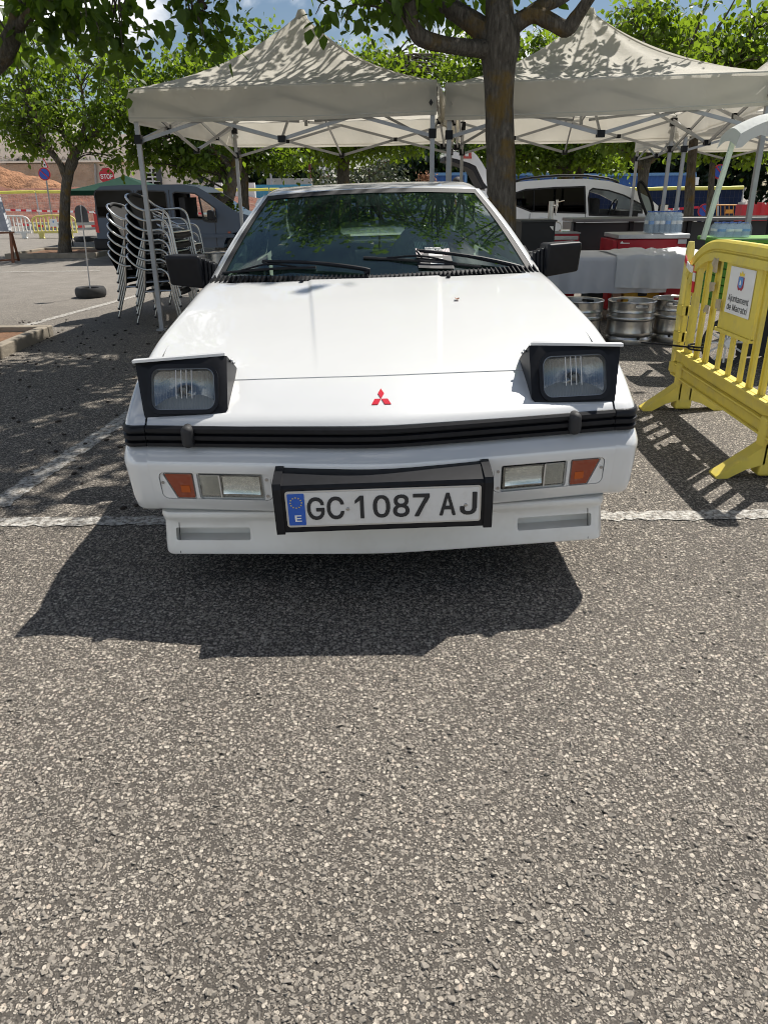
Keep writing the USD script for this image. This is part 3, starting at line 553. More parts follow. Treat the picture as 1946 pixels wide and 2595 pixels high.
sp = obj('sign_plate', MB().prism(oc, Yt - 0.075, Yt - 0.05), 'sign_red', t)
v, f = text_xz('STOP', 0.17, 0.50, True, 0.005); obj('lettering', (v + [c[0] - 0.25, Yt - 0.080, c[2] - 0.10], f), 'sign_white', sp)
a = atY(402, 436, 30.0); t = thing('sign_back', 'dark back of a narrow road sign on a thin post above the van bonnet', 'road sign', (a[0], 30, 0)); obj('post', MB().tube([(a[0] + 0.1, 30.03, 0), (a[0] + 0.03, 30.03, a[2] + 0.2)], 0.03), 'black_matt', t)
obj('sign_plate', MB().prism(Polygon([(a[0] - 0.10, a[2] - 0.30), (a[0] + 0.11, a[2] - 0.29), (a[0] + 0.10, a[2] + 0.33), (a[0] - 0.06, a[2] + 0.33)]), 29.95, 29.98), 'sign_back', t)
Yq = 26.0
disc_sign('no_parking_sign', 'round no parking sign on a grey post among the trees behind the right canopy', [(atY(1816, 600, Yq)[0], Yq, 0), atY(1821, 420, Yq)], atY(1822, 434, Yq), 0.215, 1)
disc_sign('no_parking_sign', 'round no parking sign standing low beside the orange crowd barrier', [(atY(1783, 560, 25)[0], 25, 0), atY(1783, 520, 25)], atY(1783, 533, 25), 0.20, 1)

# dark round topped sign on a thin pole with a tyre as its foot, twice
def pole_sign(label, base, top, sign, tyre_r):
    t = thing('tyre_sign_stand', label, 'sign stand', (base[0], base[1], 0)); b = np.array(base)
    prof = [(tyre_r * 0.55, 0.015), (tyre_r * 0.9, 0.0), (tyre_r, 0.03), (tyre_r * 1.02, 0.07), (tyre_r, 0.11), (tyre_r * 0.9, 0.14), (tyre_r * 0.58, 0.13), (tyre_r * 0.55, 0.10)]
    obj('tyre', MB().lathe(prof, (b[0], b[1], 0), 40), 'tyre_rubber', t); obj('rim', MB().lathe([(0, 0.11), (tyre_r * 0.3, 0.115), (tyre_r * 0.56, 0.10), (tyre_r * 0.56, 0.06), (0, 0.06)], (b[0], b[1], 0), 32), 'steel_dark', t)
    if top is not None: obj('pole', MB().tube([(b[0], b[1], 0.1), top], 0.009, 8), 'galvanised', t)
    if sign:
        a, c_, Y = sign; pa, pc = atY(*a, Y), atY(*c_, Y); r = (pc[0] - pa[0]) / 2; pol = sbox(pa[0], pa[2], pc[0], pc[2] - r).union(Point((pa[0] + pc[0]) / 2, pc[2] - r).buffer(r))
        obj('sign_panel', MB().prism(pol, Y, Y + 0.02), 'sign_back', t)
    return t
b = atZ(232, 752); pole_sign('thin pole with a dark round topped panel standing in a car tyre', b, atY(204, 520, 11.0), ((193, 563), (218, 519), 11.02), 0.21)
b2 = atZ(224, 610); pole_sign('black tyre weighing down a gazebo pole behind the grey van', b2, None, None, 0.42)

# folding easel at the left edge
t = thing('easel_board', 'brown wooden easel holding a sloping display board at the left edge', 'easel', (*atZ(30, 665)[:2], 0)); Ye = atZ(30, 665)[1]
for u0, v0, u1, v1, dy in ((34, 668, 27, 590, 0), (49, 664, 29, 590, 0.5), (-20, 668, -12, 590, 0)): a_, b_ = atY(u0, v0, Ye + dy), atY(u1, v1, Ye); a_[2] = 0.0; obj('leg', MB().bar(a_, b_, 0.05), 'wood_brown', t)
obj('crossbar', MB().bar(atY(-20, 590, Ye - 0.04), atY(36, 588, Ye - 0.04), 0.04), 'wood_brown', t); obj('crossbar', MB().bar(atY(-20, 660, Ye + 0.05), atY(44, 657, Ye + 0.3), 0.035), 'wood_brown', t)
q = [atY(-45, 585, Ye - 0.1), atY(26, 585, Ye - 0.1), atY(-3, 492, Ye + 0.5), atY(-75, 492, Ye + 0.5)]; bd = MB().quad(*q); q2 = [x + np.array([0.0, 0.05, 0.0]) for x in q[::-1]]; bd.quad(*q2)
for k in range(4): bd.quad(q[k], q[k] + np.array([0, 0.05, 0]), q[(k + 1) % 4] + np.array([0, 0.05, 0]), q[(k + 1) % 4])
obj('display_board', bd, 'steel_dark', t)
for k in (1,): obj('board_edge', MB().bar(q[1] + [0, -0.01, 0], q[2] + [0, -0.01, 0], 0.05), 'galvanised', t)

# low walls, blue sheeting, houses and lamp posts in the middle distance
single('low_wall', bx(MB(), slab_between(676, 790, 450, 470, 58, 0.5, 0.0)), 'concrete', 'long low concrete wall behind the trees in the middle distance', 'wall')
single('blue_hoarding', bx(MB(), slab_between(556, 790, 466, 482, 48, 0.1, 0.0)), 'blue_sheet', 'bright blue sheeting fence behind the left fence', 'hoarding')
for k, (u0, u1) in enumerate(((546, 561), (580, 602), (625, 644))):
    single('white_gate_post', bx(MB(), slab_between(u0, u1, 462, 492, 46, 0.4, 0.0)), 'sign_white', ['white slatted panel nearest the cream building', 'white slatted panel left of the thick trunk pair', 'white slatted panel right of the thick trunk pair'][k], 'fence panel')
h = thing('house', 'pale low house with a red brown band seen below the left canopy', 'house', (*atY(810, 460, 75)[:2], 0)); s0 = slab_between(785, 833, 402, 480, 75, 8, 0.0)
obj('wall', bx(MB(), s0), 'concrete', h); obj('roof', bx(MB(), slab_between(783, 835, 397, 402, 74.8, 8.4)), 'facade_grey', h); obj('brown_band', bx(MB(), slab_between(785, 833, 440, 449, 74.9, 0.09)), 'pergola_red', h)
pg = thing('pergola', 'dark red slatted pergola roof behind the olive bush', 'pergola', (*atY(1000, 430, 66)[:2], 0))
for k in range(6): obj('slat', bx(MB(), slab_between(952, 1046, 405 + k * 4.4, 407.6 + k * 4.4, 66 - k * 0.3, 0.25)), 'pergola_red', pg)
for u in (1003, 1040, 958): obj('post', bx(MB(), slab_between(u, u + 4, 405, 470, 65, 0.15, 0.0)), 'pergola_red', pg)
obj('back_wall', bx(MB(), slab_between(966, 1046, 427, 470, 68, 0.4, 0.0)), 'facade_grey', pg)
for u, v, Y, lb in ((683, 395, 52, 'slim lamp post with a white head behind the left canopy'), (817, 428, 60, 'short lamp post in front of the pale low house')):
    a = atY(u, v, Y); t = thing('lamp_post', lb, 'lamp post', (a[0], Y, 0)); obj('post', MB().tube([(a[0] + 0.05, Y, 0), (a[0], Y, a[2])], [0.09, 0.06], 8), 'galvanised', t); obj('lamp_head', MB().box((a[0], Y, a[2] + 0.05), (0.42, 0.5, 0.16)), 'sign_white', t)
a = atY(784, 460, 62); t = thing('red_post', 'dark red gate post with a round plate in the middle distance', 'post', (a[0], 62, 0)); obj('post', bx(MB(), slab_between(783, 786, 395, 470, 62, 0.12, 0.0)), 'pergola_red', t); obj('round_plate', MB().lathe([(0, -0.02), (0.18, -0.02), (0.18, 0.02), (0, 0.02)], (a[0] + 0.1, 61.9, a[2] + 0.1), 20, 'y'), 'emblem_red', t)
for k, (u0, u1, lb) in enumerate(((1090, 1180, 'blue shipping container seen under the raised tailgate'), (1240, 1410, 'blue shipping container left of the forked tree'), (1468, 1762, 'long blue shipping container behind the dark blue screen cloth'))):
    t = thing('shipping_container', lb, 'container', (*atY((u0 + u1) / 2, 470, 44)[:2], 0)); s0 = slab_between(u0, u1, 437, 480, 44, 2.4, 0.0)
    x0, x1, zt_ = s0[0] - s0[3] / 2, s0[0] + s0[3] / 2, s0[2] + s0[5] / 2; n = int((x1 - x0) / 0.28); P = []
    for z in (0.05, zt_): P.append([[x0 + (x1 - x0) * i / (n * 4), 44 + (0.04 if (i // 2) % 2 else 0.0), z] for i in range(n * 4 + 1)])
    obj('corrugated_side', MB().grid(P), 'container_blue', t, False); obj('body', MB().box((s0[0], 45.3, zt_ / 2), (x1 - x0, 2.4, zt_)), 'container_blue', t)
    obj('top_rail', MB().box((s0[0], 44.0, zt_ - 0.05), (x1 - x0 + 0.06, 0.16, 0.14)), 'container_edge', t)
    for x in (x0, x1): obj('corner_post', MB().box((x, 44.0, zt_ / 2), (0.14, 0.14, zt_ - 0.15)), 'container_edge', t)
a = atY(1766, 468, 43); single('notice_board', bx(MB(), slab_between(1758, 1772, 448, 468, 43.2, 0.06)), 'sign_white', 'small white notice fixed at the end of the long blue container', 'notice')
t = thing('crowd_barrier', 'orange tubular crowd barrier in front of the dark blue screen cloth', 'barrier', (*atY(1830, 560, 25.5)[:2], 0)); Yo = 25.5
pp = [atY(*q, Yo) for q in ((1797, 556), (1797, 524), (1802, 519), (1860, 518), (1866, 522), (1866, 556))]; obj('frame', MB().tube(smooth_path(pp, 4), 0.02, 8), 'orange_paint', t)
for u in np.linspace(1805, 1858, 6): obj('bar', MB().tube([atY(u, 520, Yo), atY(u, 552, Yo)], 0.009, 6), 'orange_paint', t)
obj('plate', bx(MB(), slab_between(1838, 1858, 530, 540, Yo - 0.03, 0.01)), 'orange_paint', t)
for k in range(4):
    u = 1864 + k * 24; a, b_ = atY(u, 560, 22), atY(u + 23, 517, 22); t = thing('water_barrier', ['red and white plastic water barrier nearest the orange crowd barrier', 'second red plastic water barrier from the orange crowd barrier', 'third red plastic water barrier, seen between the white poles', 'last red plastic water barrier at the right edge'][k], 'barrier', (a[0], 22, 0))
    w_ = b_[0] - a[0]; P = Polygon([(a[0] + 0.01, 0), (b_[0] - 0.01, 0), (b_[0] - 0.03, b_[2] * 0.55), (b_[0] - 0.03, b_[2]), (a[0] + 0.03, b_[2]), (a[0] + 0.03, b_[2] * 0.55)])
    obj('body', MB().prism(P, 21.8, 22.2), 'red_plastic', t); obj('top_ridge', MB().box(((a[0] + b_[0]) / 2, 22, b_[2] + 0.02), (w_ - 0.1, 0.3, 0.06)), 'white_plastic' if k == 0 else 'red_plastic', t)

def litter(n, seed):
    g = rng(seed); P = np.stack([g.uniform(-4.2, -0.9, n), g.uniform(3.2, 9.0, n), np.full(n, 0.006)], 1); V, F = [], []
    for i, p in enumerate(P):
        m = trimesh.creation.icosphere(0, 1.0); s = g.uniform(0.006, 0.016); v = np.array(m.vertices) * [s * g.uniform(0.8, 1.8), s, s * 0.5]; a = g.random() * 6.28; R_ = np.array([[math.cos(a), -math.sin(a), 0], [math.sin(a), math.cos(a), 0], [0, 0, 1]]); V.append(v @ R_.T + p); F.append(np.array(m.faces) + 12 * i)
    return np.vstack(V), np.vstack(F)
tag(obj('litter', litter(420, 31), 'litter_dark', None, False), 'dark fallen seed husks and bits of leaf on the shaded asphalt left of the coupe', 'litter', kind='stuff')
# ------------------------------------------------------------------ the white coupe (built in its own frame: x right in the picture, y backwards, z up; it leans a little)
Y0 = 2.37
_yaw, _lean = 0.0135, -0.021
_Rz = np.array([[math.cos(_yaw), -math.sin(_yaw), 0], [math.sin(_yaw), math.cos(_yaw), 0], [0, 0, 1]])
_Ry = np.array([[math.cos(_lean), 0, math.sin(_lean)], [0, 1, 0], [-math.sin(_lean), 0, math.cos(_lean)]])
CM = np.eye(4); CM[:3, :3] = _Rz @ _Ry; CM[:3, 3] = (0.006, Y0, 0)
CI = np.linalg.inv(CM)
def C(p): p = np.asarray(p, float); return p @ CI[:3, :3].T + CI[:3, 3]     # world point -> car frame (y measured from Y0); below, car coordinates use y + Y0
def cat_(u, v, Y): q = C(atY(u, v, Y)); q[1] += Y0; return q
car = thing('coupe', 'white wedge shaped coupe with both pop-up headlamps raised', 'car', matrix=CM)
def cp(name, mesh, m, parent=None, smooth=30):                          # car part: shift y back into the car's own frame
    if isinstance(mesh, MB): mesh = mesh.mesh()
    v, f, _ = meshkit.arrays(mesh, False); v = v - [0, Y0, 0]
    return obj(name, (v, f), m, parent or car, smooth, local=True)

def sw(x): ax = np.minimum(np.abs(x), 0.80) / 0.80; return 0.105 * (np.sqrt(ax**2 + 0.02) - 0.1414) / 0.869
HWF, RC = 0.888, 0.05
def yfront(x):
    ax = np.abs(x); e = np.clip(ax - (HWF - RC), 0, RC); return Y0 + sw(x) + RC - np.sqrt(np.maximum(RC**2 - e**2, 0))
from scipy.interpolate import PchipInterpolator as Pch
ZC = Pch([2.30, 2.37, 2.385, 2.44, 2.52, 2.60, 2.80, 3.10, 3.40, 3.65, 3.80, 4.2], [0.640, 0.652, 0.668, 0.697, 0.733, 0.764, 0.816, 0.881, 0.943, 0.987, 1.000, 1.01])
HW = Pch([2.3, 2.6, 3.0, 3.25, 3.5, 3.7, 4.2], [0.888, 0.890, 0.888, 0.868, 0.845, 0.83, 0.82])
def hood_z(x, y):
    x, y = np.broadcast_arrays(np.asarray(x, float), np.asarray(y, float)); yf = yfront(x)
    t = np.clip((y - yf) / (3.3 - yf), 0, 1); yl = y - (yf - Y0) * (1 - t)
    z = ZC(np.clip(yl, 2.3, 4.2)); hw = HW(np.clip(y, 2.3, 4.2)); ax = np.abs(x); R = 0.028 + 0.034 * np.clip((y - 2.75) / 0.6, 0, 1); e = np.clip((ax - (hw - R)) / R, 0, 1)
    z = z - 0.010 * (ax / 0.8)**2 - R * 1.1 * (1 - np.sqrt(np.maximum(1 - e**2, 0)))
    xc = 0.22 + 0.085 * np.clip((y - 2.65), 0, 1.05); b = np.clip((xc + 0.010 - ax) / 0.020, 0, 1); b = b * b * (3 - 2 * b)
    return z + 0.0065 * b * np.clip((y - 2.62) / 0.5, 0, 1)
XH = Pch([2.3, 2.6, 2.85, 3.1, 3.5, 3.72], [0.80, 0.80, 0.815, 0.797, 0.735, 0.700])
def rear(x): return 3.625 + 0.075 * (np.abs(x) / 0.8)**2
def shut(x): return 2.602 + sw(x) * 0.62
def patch(ys, xs):                                                       # rows of y(x) functions sampled: xs (n), ys (m x n)
    X = np.broadcast_to(xs, ys.shape); return np.stack([X, ys, hood_z(X, ys)], -1)
def mirror_x(v, f): v = np.array(v); v[:, 0] *= -1; return v, np.array(f)[:, ::-1]

# nose panel
xs = np.linspace(-0.797, 0.797, 61); r = np.linspace(0, 1, 14)[:, None]**1.3; ys = yfront(xs) + 0.002 + (shut(xs) - 0.0045 - yfront(xs)) * r
P = patch(ys, xs); lip = P[0].copy(); lip[:, 2] -= 0.02; lip[:, 1] += 0.015; edge = P[-1].copy(); edge[:, 2] -= 0.02
nose = cp('nose_panel', MB().grid(np.concatenate([lip[None], P, edge[None]])), 'white_paint', smooth=40)
# bonnet
g_, rows = [], 30
q = np.linspace(0, 1, rows)[:, None]
xb = np.r_[np.linspace(0, 1, 8)[:-1] * 0.94]
cols = []
for i in range(rows):
    yb = None
    row = []
    for sgn in (-1, 1):
        pts = []
        t = i / (rows - 1); ymid = 2.605 + t * (3.64 - 2.605); xc = 0.22 + 0.085 * np.clip(ymid - 2.65, 0, 1.05); xh = float(XH(ymid))
        cx = np.r_[np.linspace(0, xc - 0.014, 6), xc - 0.006, xc, xc + 0.006, np.linspace(xc + 0.014, xh, 10)]
        for x in cx:
            y0, y1 = shut(x) + 0.0045, rear(x); y = y0 + (y1 - y0) * t; pts.append((sgn * x, y))
        row = pts[::-1] + row if sgn < 0 else row + pts[1:]
    cols.append(row)
G = np.array(cols); P = np.concatenate([G, hood_z(G[..., 0], G[..., 1])[..., None]], -1)
def skirt(P, d=0.02):                                                    # turn the edges of a panel down
    A = P[0].copy(); A[:, 2] -= d; B = P[-1].copy(); B[:, 2] -= d; Q = np.concatenate([A[None], P, B[None]]); L = Q[:, 0].copy(); L[:, 2] -= d; R = Q[:, -1].copy(); R[:, 2] -= d
    return np.concatenate([L[:, None], Q, R[:, None]], 1)
bonnet = cp('bonnet', MB().grid(skirt(P)), 'white_paint', smooth=35)
def seal(name, pts, w):
    p = np.array(pts); t = np.gradient(p, axis=0)[:, :2]; t /= np.linalg.norm(t, axis=1, keepdims=True); n = np.stack([-t[:, 1], t[:, 0]], 1) * w / 2; a, b = p[:, :2] + n, p[:, :2] - n
    cp(name, MB().grid([[[*q, float(hood_z(q[0], q[1])) - 0.0035] for q in a], [[*q, float(hood_z(q[0], q[1])) - 0.0035] for q in b]]), 'black_matt', bonnet)
seal('shut_line', [(x, float(shut(np.array(x)))) for x in np.linspace(-0.80, 0.80, 50)], 0.014)
for sgn in (-1, 1): seal('shut_line', [(sgn * (float(XH(y)) + 0.002), y) for y in np.linspace(2.62, 3.66, 40)], 0.011)
# wings: from the bonnet's shut line over the shoulder and down the side
for sgn in (-1, 1):
    rowsP = []
    for y in np.r_[np.linspace(0, 1, 10)**1.5 * 0.30 + 2.47, np.linspace(2.80, 3.74, 24)]:
        hw = float(HW(y)); xh = float(XH(y)) + 0.0045; th = np.linspace(0, 1, 12); line = []
        for s in th:
            x = xh + (hw - 0.0005 - xh) * math.sin(s * math.pi / 2); yy = max(y, float(yfront(x)) + 0.001) if y < 2.8 else y
            line.append([sgn * x, yy, float(hood_z(x, yy))])
        x, yy, zt = line[-1]; xo = abs(x)
        for zz, bulge in ((0.66, 0.006), (0.57, 0.004)):
            line.append([sgn * (xo + bulge), yy, min(zt - 0.01, zz) if zz > 0.6 else zz])
        ins = [line[0][0], line[0][1], line[0][2] - 0.02]
        rowsP.append([ins] + line)
    rowsP = np.array(rowsP)
    if sgn > 0: rowsP = rowsP[:, ::-1]
    cp('wing', MB().grid(rowsP), 'white_paint', smooth=45)
# dark structure right under the panels
xs = np.linspace(-0.86, 0.86, 30); r = np.linspace(0, 1, 14)[:, None]; ys = yfront(xs) + 0.03 + (3.95 - yfront(xs) - 0.03) * r; P = patch(ys, xs); P[..., 2] -= 0.016
cp('inner_structure', MB().grid(P), 'black_matt')

# swept front parts
def path(hw, y0, rc, yback, sweep=1.0, n=34):
    x = np.unique(np.r_[np.linspace(0, hw - rc, n), [c for c in (0.800, 0.8035) if c < hw - rc]]); y = y0 + sw(x) * sweep; a = np.linspace(0.12, 1, 8) * math.pi / 2
    xa = hw - rc + rc * np.sin(a); ya = y[-1] + rc * (1 - np.cos(a)) * 1.15; xs_ = np.r_[x, xa, hw, hw]; ys_ = np.r_[y, ya, (ya[-1] + yback) / 2, yback]
    P = np.stack([xs_, ys_], 1); return np.vstack([P[:0:-1] * [-1, 1], P])
def sweep(pth, prof, side=0.35, xcut=None):
    p = np.asarray(pth, float); t = np.gradient(p, axis=0); t /= np.linalg.norm(t, axis=1, keepdims=True); n = np.stack([t[:, 1], -t[:, 0]], 1)
    if xcut is not None:
        k = (p[:, 0] >= xcut[0]) & (p[:, 0] <= xcut[1]); p, n = p[k], n[k]
    return np.array([[[p[i, 0] + n[i, 0] * o * side, p[i, 1] + n[i, 1] * o, z] for o, z in prof] for i in range(len(p))])
def closed_sweep(pth, prof, **k): S = sweep(pth, prof, **k); return loft(S)
bprof = [(-0.06, 0.575), (0.004, 0.576), (0.028, 0.563), (0.050, 0.534), (0.054, 0.518), (0.049, 0.500), (0.040, 0.45), (0.026, 0.385), (0.008, 0.345), (-0.022, 0.326), (-0.06, 0.322)]
bp = path(0.890, 2.385, 0.055, 3.0)
bump = mani(closed_sweep(bp, bprof))
def bump_y(x, z):                                                        # front of the bumper at (x, z)
    pr = np.array(sorted([(b[1], b[0]) for b in bprof[3:-1]])); return 2.385 + float(sw(np.array(x))) - float(np.interp(z, pr[:, 0], pr[:, 1]))
REC = []
for sgn in (-1, 1):
    pol = rrect(0.378, 0.772, 0.388, 0.494, 0.022)
    m = MB().prism(pol, -0.06, 0.016); v, f = m.mesh(); xm = 0.575; sl = (bump_y(0.75, 0.44) - bump_y(0.40, 0.44)) / 0.35
    v = v.copy(); v[:, 1] += bump_y(xm, 0.44) + (v[:, 0] - xm) * sl - (v[:, 2] - 0.44) * 0.16
    if sgn < 0: v, f = mirror_x(v, f)
    REC.append(sl); bump = bump - mani((v, f))
bumper = cp('bumper', bump, 'white_paint', smooth=28)
# light units in the bumper
def on_bump(sgn, x, z, d):                                               # d: distance out of the light unit's face
    xm = 0.575; y = bump_y(xm, 0.44) + (x - xm) * REC[0] - (z - 0.44) * 0.16 - d; return [sgn * x, y, z]
def unit(poly, d0, d1, sgn):
    v, f = MB().prism(poly, 0, 1).mesh(); v = np.array(v); o = v.copy()
    for i in range(len(v)): o[i] = on_bump(1, v[i, 0], v[i, 2], d0 if v[i, 1] < 0.5 else d1)
    if sgn < 0: o, f = mirror_x(o, f)
    else: f = f
    return o, f
for sgn in (-1, 1):
    amb = Polygon([(0.655, 0.394), (0.715, 0.394), (0.752, 0.486), (0.655, 0.486)]).buffer(-0.003).buffer(0.003); fog = rrect(0.408, 0.634, 0.394, 0.486, 0.005)
    plate = rrect(0.380, 0.770, 0.390, 0.492, 0.020).difference(amb.buffer(0.006, join_style=2)).difference(fog.buffer(0.004))
    u_ = cp('lamp_panel', unit(plate, -0.004, -0.016, sgn), 'white_paint', bumper)
    li = cp('indicator', unit(amb, -0.003, -0.016, sgn), 'amber_lens', smooth=False)
    cp('inner_bulb', unit(sbox(0.668, 0.415, 0.700, 0.442), -0.0015, -0.004, sgn), 'amber_core', li)
    fl = cp('fog_lamp', unit(fog, -0.016, -0.03, sgn), 'black_plastic')
    cp('reflector', unit(sbox(0.414, 0.402, 0.556, 0.480), -0.015, -0.0165, sgn), 'steel_dark', fl); cp('side_reflector', unit(sbox(0.562, 0.400, 0.628, 0.481), -0.012, -0.015, sgn), 'plate_edge', fl)
    rf = MB()
    X, Z = np.meshgrid(np.linspace(0.42, 0.55, 13), np.linspace(0.412, 0.476, 7)); D = -0.0140 + 0.0115 * np.clip((0.452 - Z) / 0.04, 0, 1)**1.6 + 0.003 * np.abs((X - 0.485) / 0.065)**2; Pq = np.array([[on_bump(sgn, X[i, j], Z[i, j], D[i, j]) for j in range(13)] for i in range(7)]); rf.grid(Pq if sgn > 0 else Pq[:, ::-1])
    cp('bowl', rf, 'lamp_silver', fl, 60)
    cp('lens', unit(fog.buffer(-0.004), -0.001, -0.004, sgn), 'fog_glass', fl, False); cp('divider', unit(sbox(0.556, 0.397, 0.561, 0.484), 0.0, -0.003, sgn), 'plate_edge', fl)
    for (x, z) in ((0.394, 0.470), (0.396, 0.406), (0.762, 0.452)):
        c = on_bump(sgn, x, z, -0.004); cp('screw', MB().lathe([(0, -0.003), (0.0055, -0.003), (0.0055, 0.003), (0.002, 0.003), (0, 0.0)], c, 14, 'y'), 'steel_dark', u_)
# black moulding above the bumper, in three pieces with seams
gprof = [(-0.05, 0.578), (0.020, 0.578), (0.026, 0.583), (0.026, 0.592), (0.010, 0.597), (0.010, 0.601), (0.026, 0.605), (0.026, 0.618), (0.011, 0.622), (0.011, 0.626), (0.024, 0.630), (0.024, 0.642), (0.016, 0.650), (-0.05, 0.650)]
gp = path(0.884, 2.383, 0.038, 2.95)
cp('front_moulding', closed_sweep(gp, gprof, xcut=(-0.8001, 0.8001)), 'black_plastic', smooth=25)
for sgn in (-1, 1): cp('front_moulding', closed_sweep(gp, gprof, xcut=(0.8034, 2) if sgn > 0 else (-2, -0.8034)), 'black_plastic', smooth=25)
for sgn in (-1, 1):
    c = cat_(470, 1107, 2.40) if sgn < 0 else cat_(1466, 1080, 2.40); b = [sgn * abs(c[0]), 2.383 + float(sw(np.array(c[0]))) - 0.03, 0.617]
    cp('bumper_horn', hull(np.vstack([np.array(trimesh.creation.icosphere(2, 0.021).vertices) + [b[0], b[1], b[2] + dz] + [0, dy, 0] for dz, dy in ((-0.018, 0), (0.018, 0), (-0.018, 0.05), (0.018, 0.05))])), 'black_rubber', smooth=50)
# spoiler under the bumper
sp_ = path(0.797, 2.425, 0.035, 2.95, 0.55); sprof = [(-0.11, 0.330), (0.004, 0.328), (0.012, 0.316), (0.004, 0.300), (-0.008, 0.285), (0.010, 0.205), (0.014, 0.170), (0.008, 0.163), (-0.11, 0.163)]
spo = mani(closed_sweep(sp_, sprof))
for sgn in (-1, 1):
    v, f = MB().prism(rrect(0.480, 0.752, 0.218, 0.264, 0.008), -0.03, 0.055).mesh(); v = v.copy(); v[:, 1] += 2.425 + sw(v[:, 0]) * 0.55 + 0.002
    if sgn < 0: v, f = mirror_x(v, f)
    spo = spo - mani((v, f))
spoiler = cp('spoiler', spo, 'white_paint_low', smooth=28)
for sgn in (-1, 1):
    cp('seam', MB().bar((sgn * 0.742, 2.425 + 0.55 * float(sw(np.array(0.742))) - 0.0125, 0.170), (sgn * 0.738, 2.425 + 0.55 * float(sw(np.array(0.74))) + 0.008, 0.282), 0.0025, 0.004), 'black_matt', spoiler)
lipm = closed_sweep(path(0.80, 2.43, 0.05, 2.9), [(-0.05, 0.345), (-0.022, 0.345), (-0.022, 0.328), (-0.05, 0.328)]); cp('splash_shield', lipm, 'white_paint_low')
# plate holder and number plate
hw_, yb_ = 0.340, 2.37
def hold(x0, x1, grow=0.0):
    s = []
    for x in (x0, x1): s.append([(x, yb_, 0.520 + grow), (x, 2.318 - grow, 0.514 + grow), (x, 2.252 - grow, 0.499 + grow * 1.5), (x, 2.246 - grow, 0.488), (x, 2.262 - grow, 0.340), (x, 2.268 - grow, 0.326 - grow), (x, yb_ + 0.03, 0.330 - grow)])
    return loft(s)
ph = cp('plate_holder', hold(-hw_ + 0.012, hw_ - 0.012), 'black_plastic', smooth=20)
for sgn in (-1, 1): cp('end_block', hold(*((-hw_ - 0.016, -hw_ + 0.012) if sgn < 0 else (hw_ - 0.012, hw_ + 0.016)), 0.005), 'black_plastic', ph, 20)
PLX, PLZ0, PLZ1 = 0.317, 0.350, 0.481
def ply(z): return 2.262 + (2.248 - 2.262) * (z - 0.34) / 0.15 - 0.003
def plate_part(v, f, d): v = np.array(v); v[:, 1] = v[:, 1] + ply(v[:, 2]) - d; return v, f
np_ = cp('number_plate', plate_part(*MB().prism(rrect(-PLX, PLX, PLZ0, PLZ1, 0.010), -0.003, 0.0).mesh(), 0.0), 'plate_edge')
cp('plate_face', plate_part(*MB().prism(rrect(-PLX + 0.006, PLX - 0.006, PLZ0 + 0.006, PLZ1 - 0.006, 0.006), -0.001, 0.0).mesh(), 0.0035), 'plate_white', np_)
sx_ = 2 * PLX / 1343.0; px_ = lambda u: -PLX + (u - 75) * sx_
cp('blue_band', plate_part(*MB().prism(rrect(px_(89), px_(206), PLZ0 + 0.008, PLZ1 - 0.008, 0.004), -0.001, 0.0).mesh(), 0.0050), 'plate_blue', np_)
def letter(ch, x0, x1, z0, z1, m='print_black', d=0.0052, bold=True):
    v, f = text_xz(ch, 0.1, None, bold, 0.001); v = np.array(v); v[:, 0] = x0 + (v[:, 0] - v[:, 0].min()) / np.ptp(v[:, 0]) * (x1 - x0); v[:, 2] = z0 + (v[:, 2] - v[:, 2].min()) / np.ptp(v[:, 2]) * (z1 - z0); v[:, 1] -= v[:, 1].max()
    cp('plate_character', plate_part(v, f, d), m, np_)
z0_, z1_ = PLZ0 + 0.026, PLZ1 - 0.022; x0_, x1_ = px_(550), px_(611); st = 0.0125
cp('plate_character', plate_part(*MB().prism(Polygon([(x1_ - st, z0_), (x1_, z0_), (x1_, z1_), (x1_ - st, z1_), (x0_, z1_ - 0.017), (x0_, z1_ - 0.029), (x1_ - st, z1_ - 0.017)]), -0.001, 0.0).mesh(), 0.0052), 'print_black', np_)
for ch, a, b in (('G', 220, 340), ('C', 356, 475), ('0', 673, 792), ('8', 811, 925), ('7', 948, 1064), ('A', 1131, 1244), ('J', 1272, 1390)): letter(ch, px_(a), px_(b), PLZ0 + 0.026, PLZ1 - 0.022, bold=ch not in 'X')
letter('E', px_(132), px_(178), PLZ0 + 0.022, PLZ0 + 0.046, 'print_white', 0.0064)
for k in range(12):
    a = k * math.pi / 6; cx, cz = px_(147) + 0.0185 * math.sin(a), PLZ1 - 0.040 + 0.0185 * math.cos(a); pts = [(cx + 0.0033 * (1 if i % 2 == 0 else 0.42) * math.sin(i * math.pi / 5), cz + 0.0033 * (1 if i % 2 == 0 else 0.42) * math.cos(i * math.pi / 5)) for i in range(10)]
    cp('star', plate_part(*MB().prism(Polygon(pts), -0.0006, 0.0).mesh(), 0.0064), 'print_yellow', np_)
for x in (px_(500), px_(1312)): cp('rivet', plate_part(*MB().lathe([(0, -0.002), (0.0035, -0.002), (0.006, 0.0), (0.006, 0.002)], (x, 0, 0.412), 16, 'y').mesh(), 0.006), 'steel_bolt', np_)
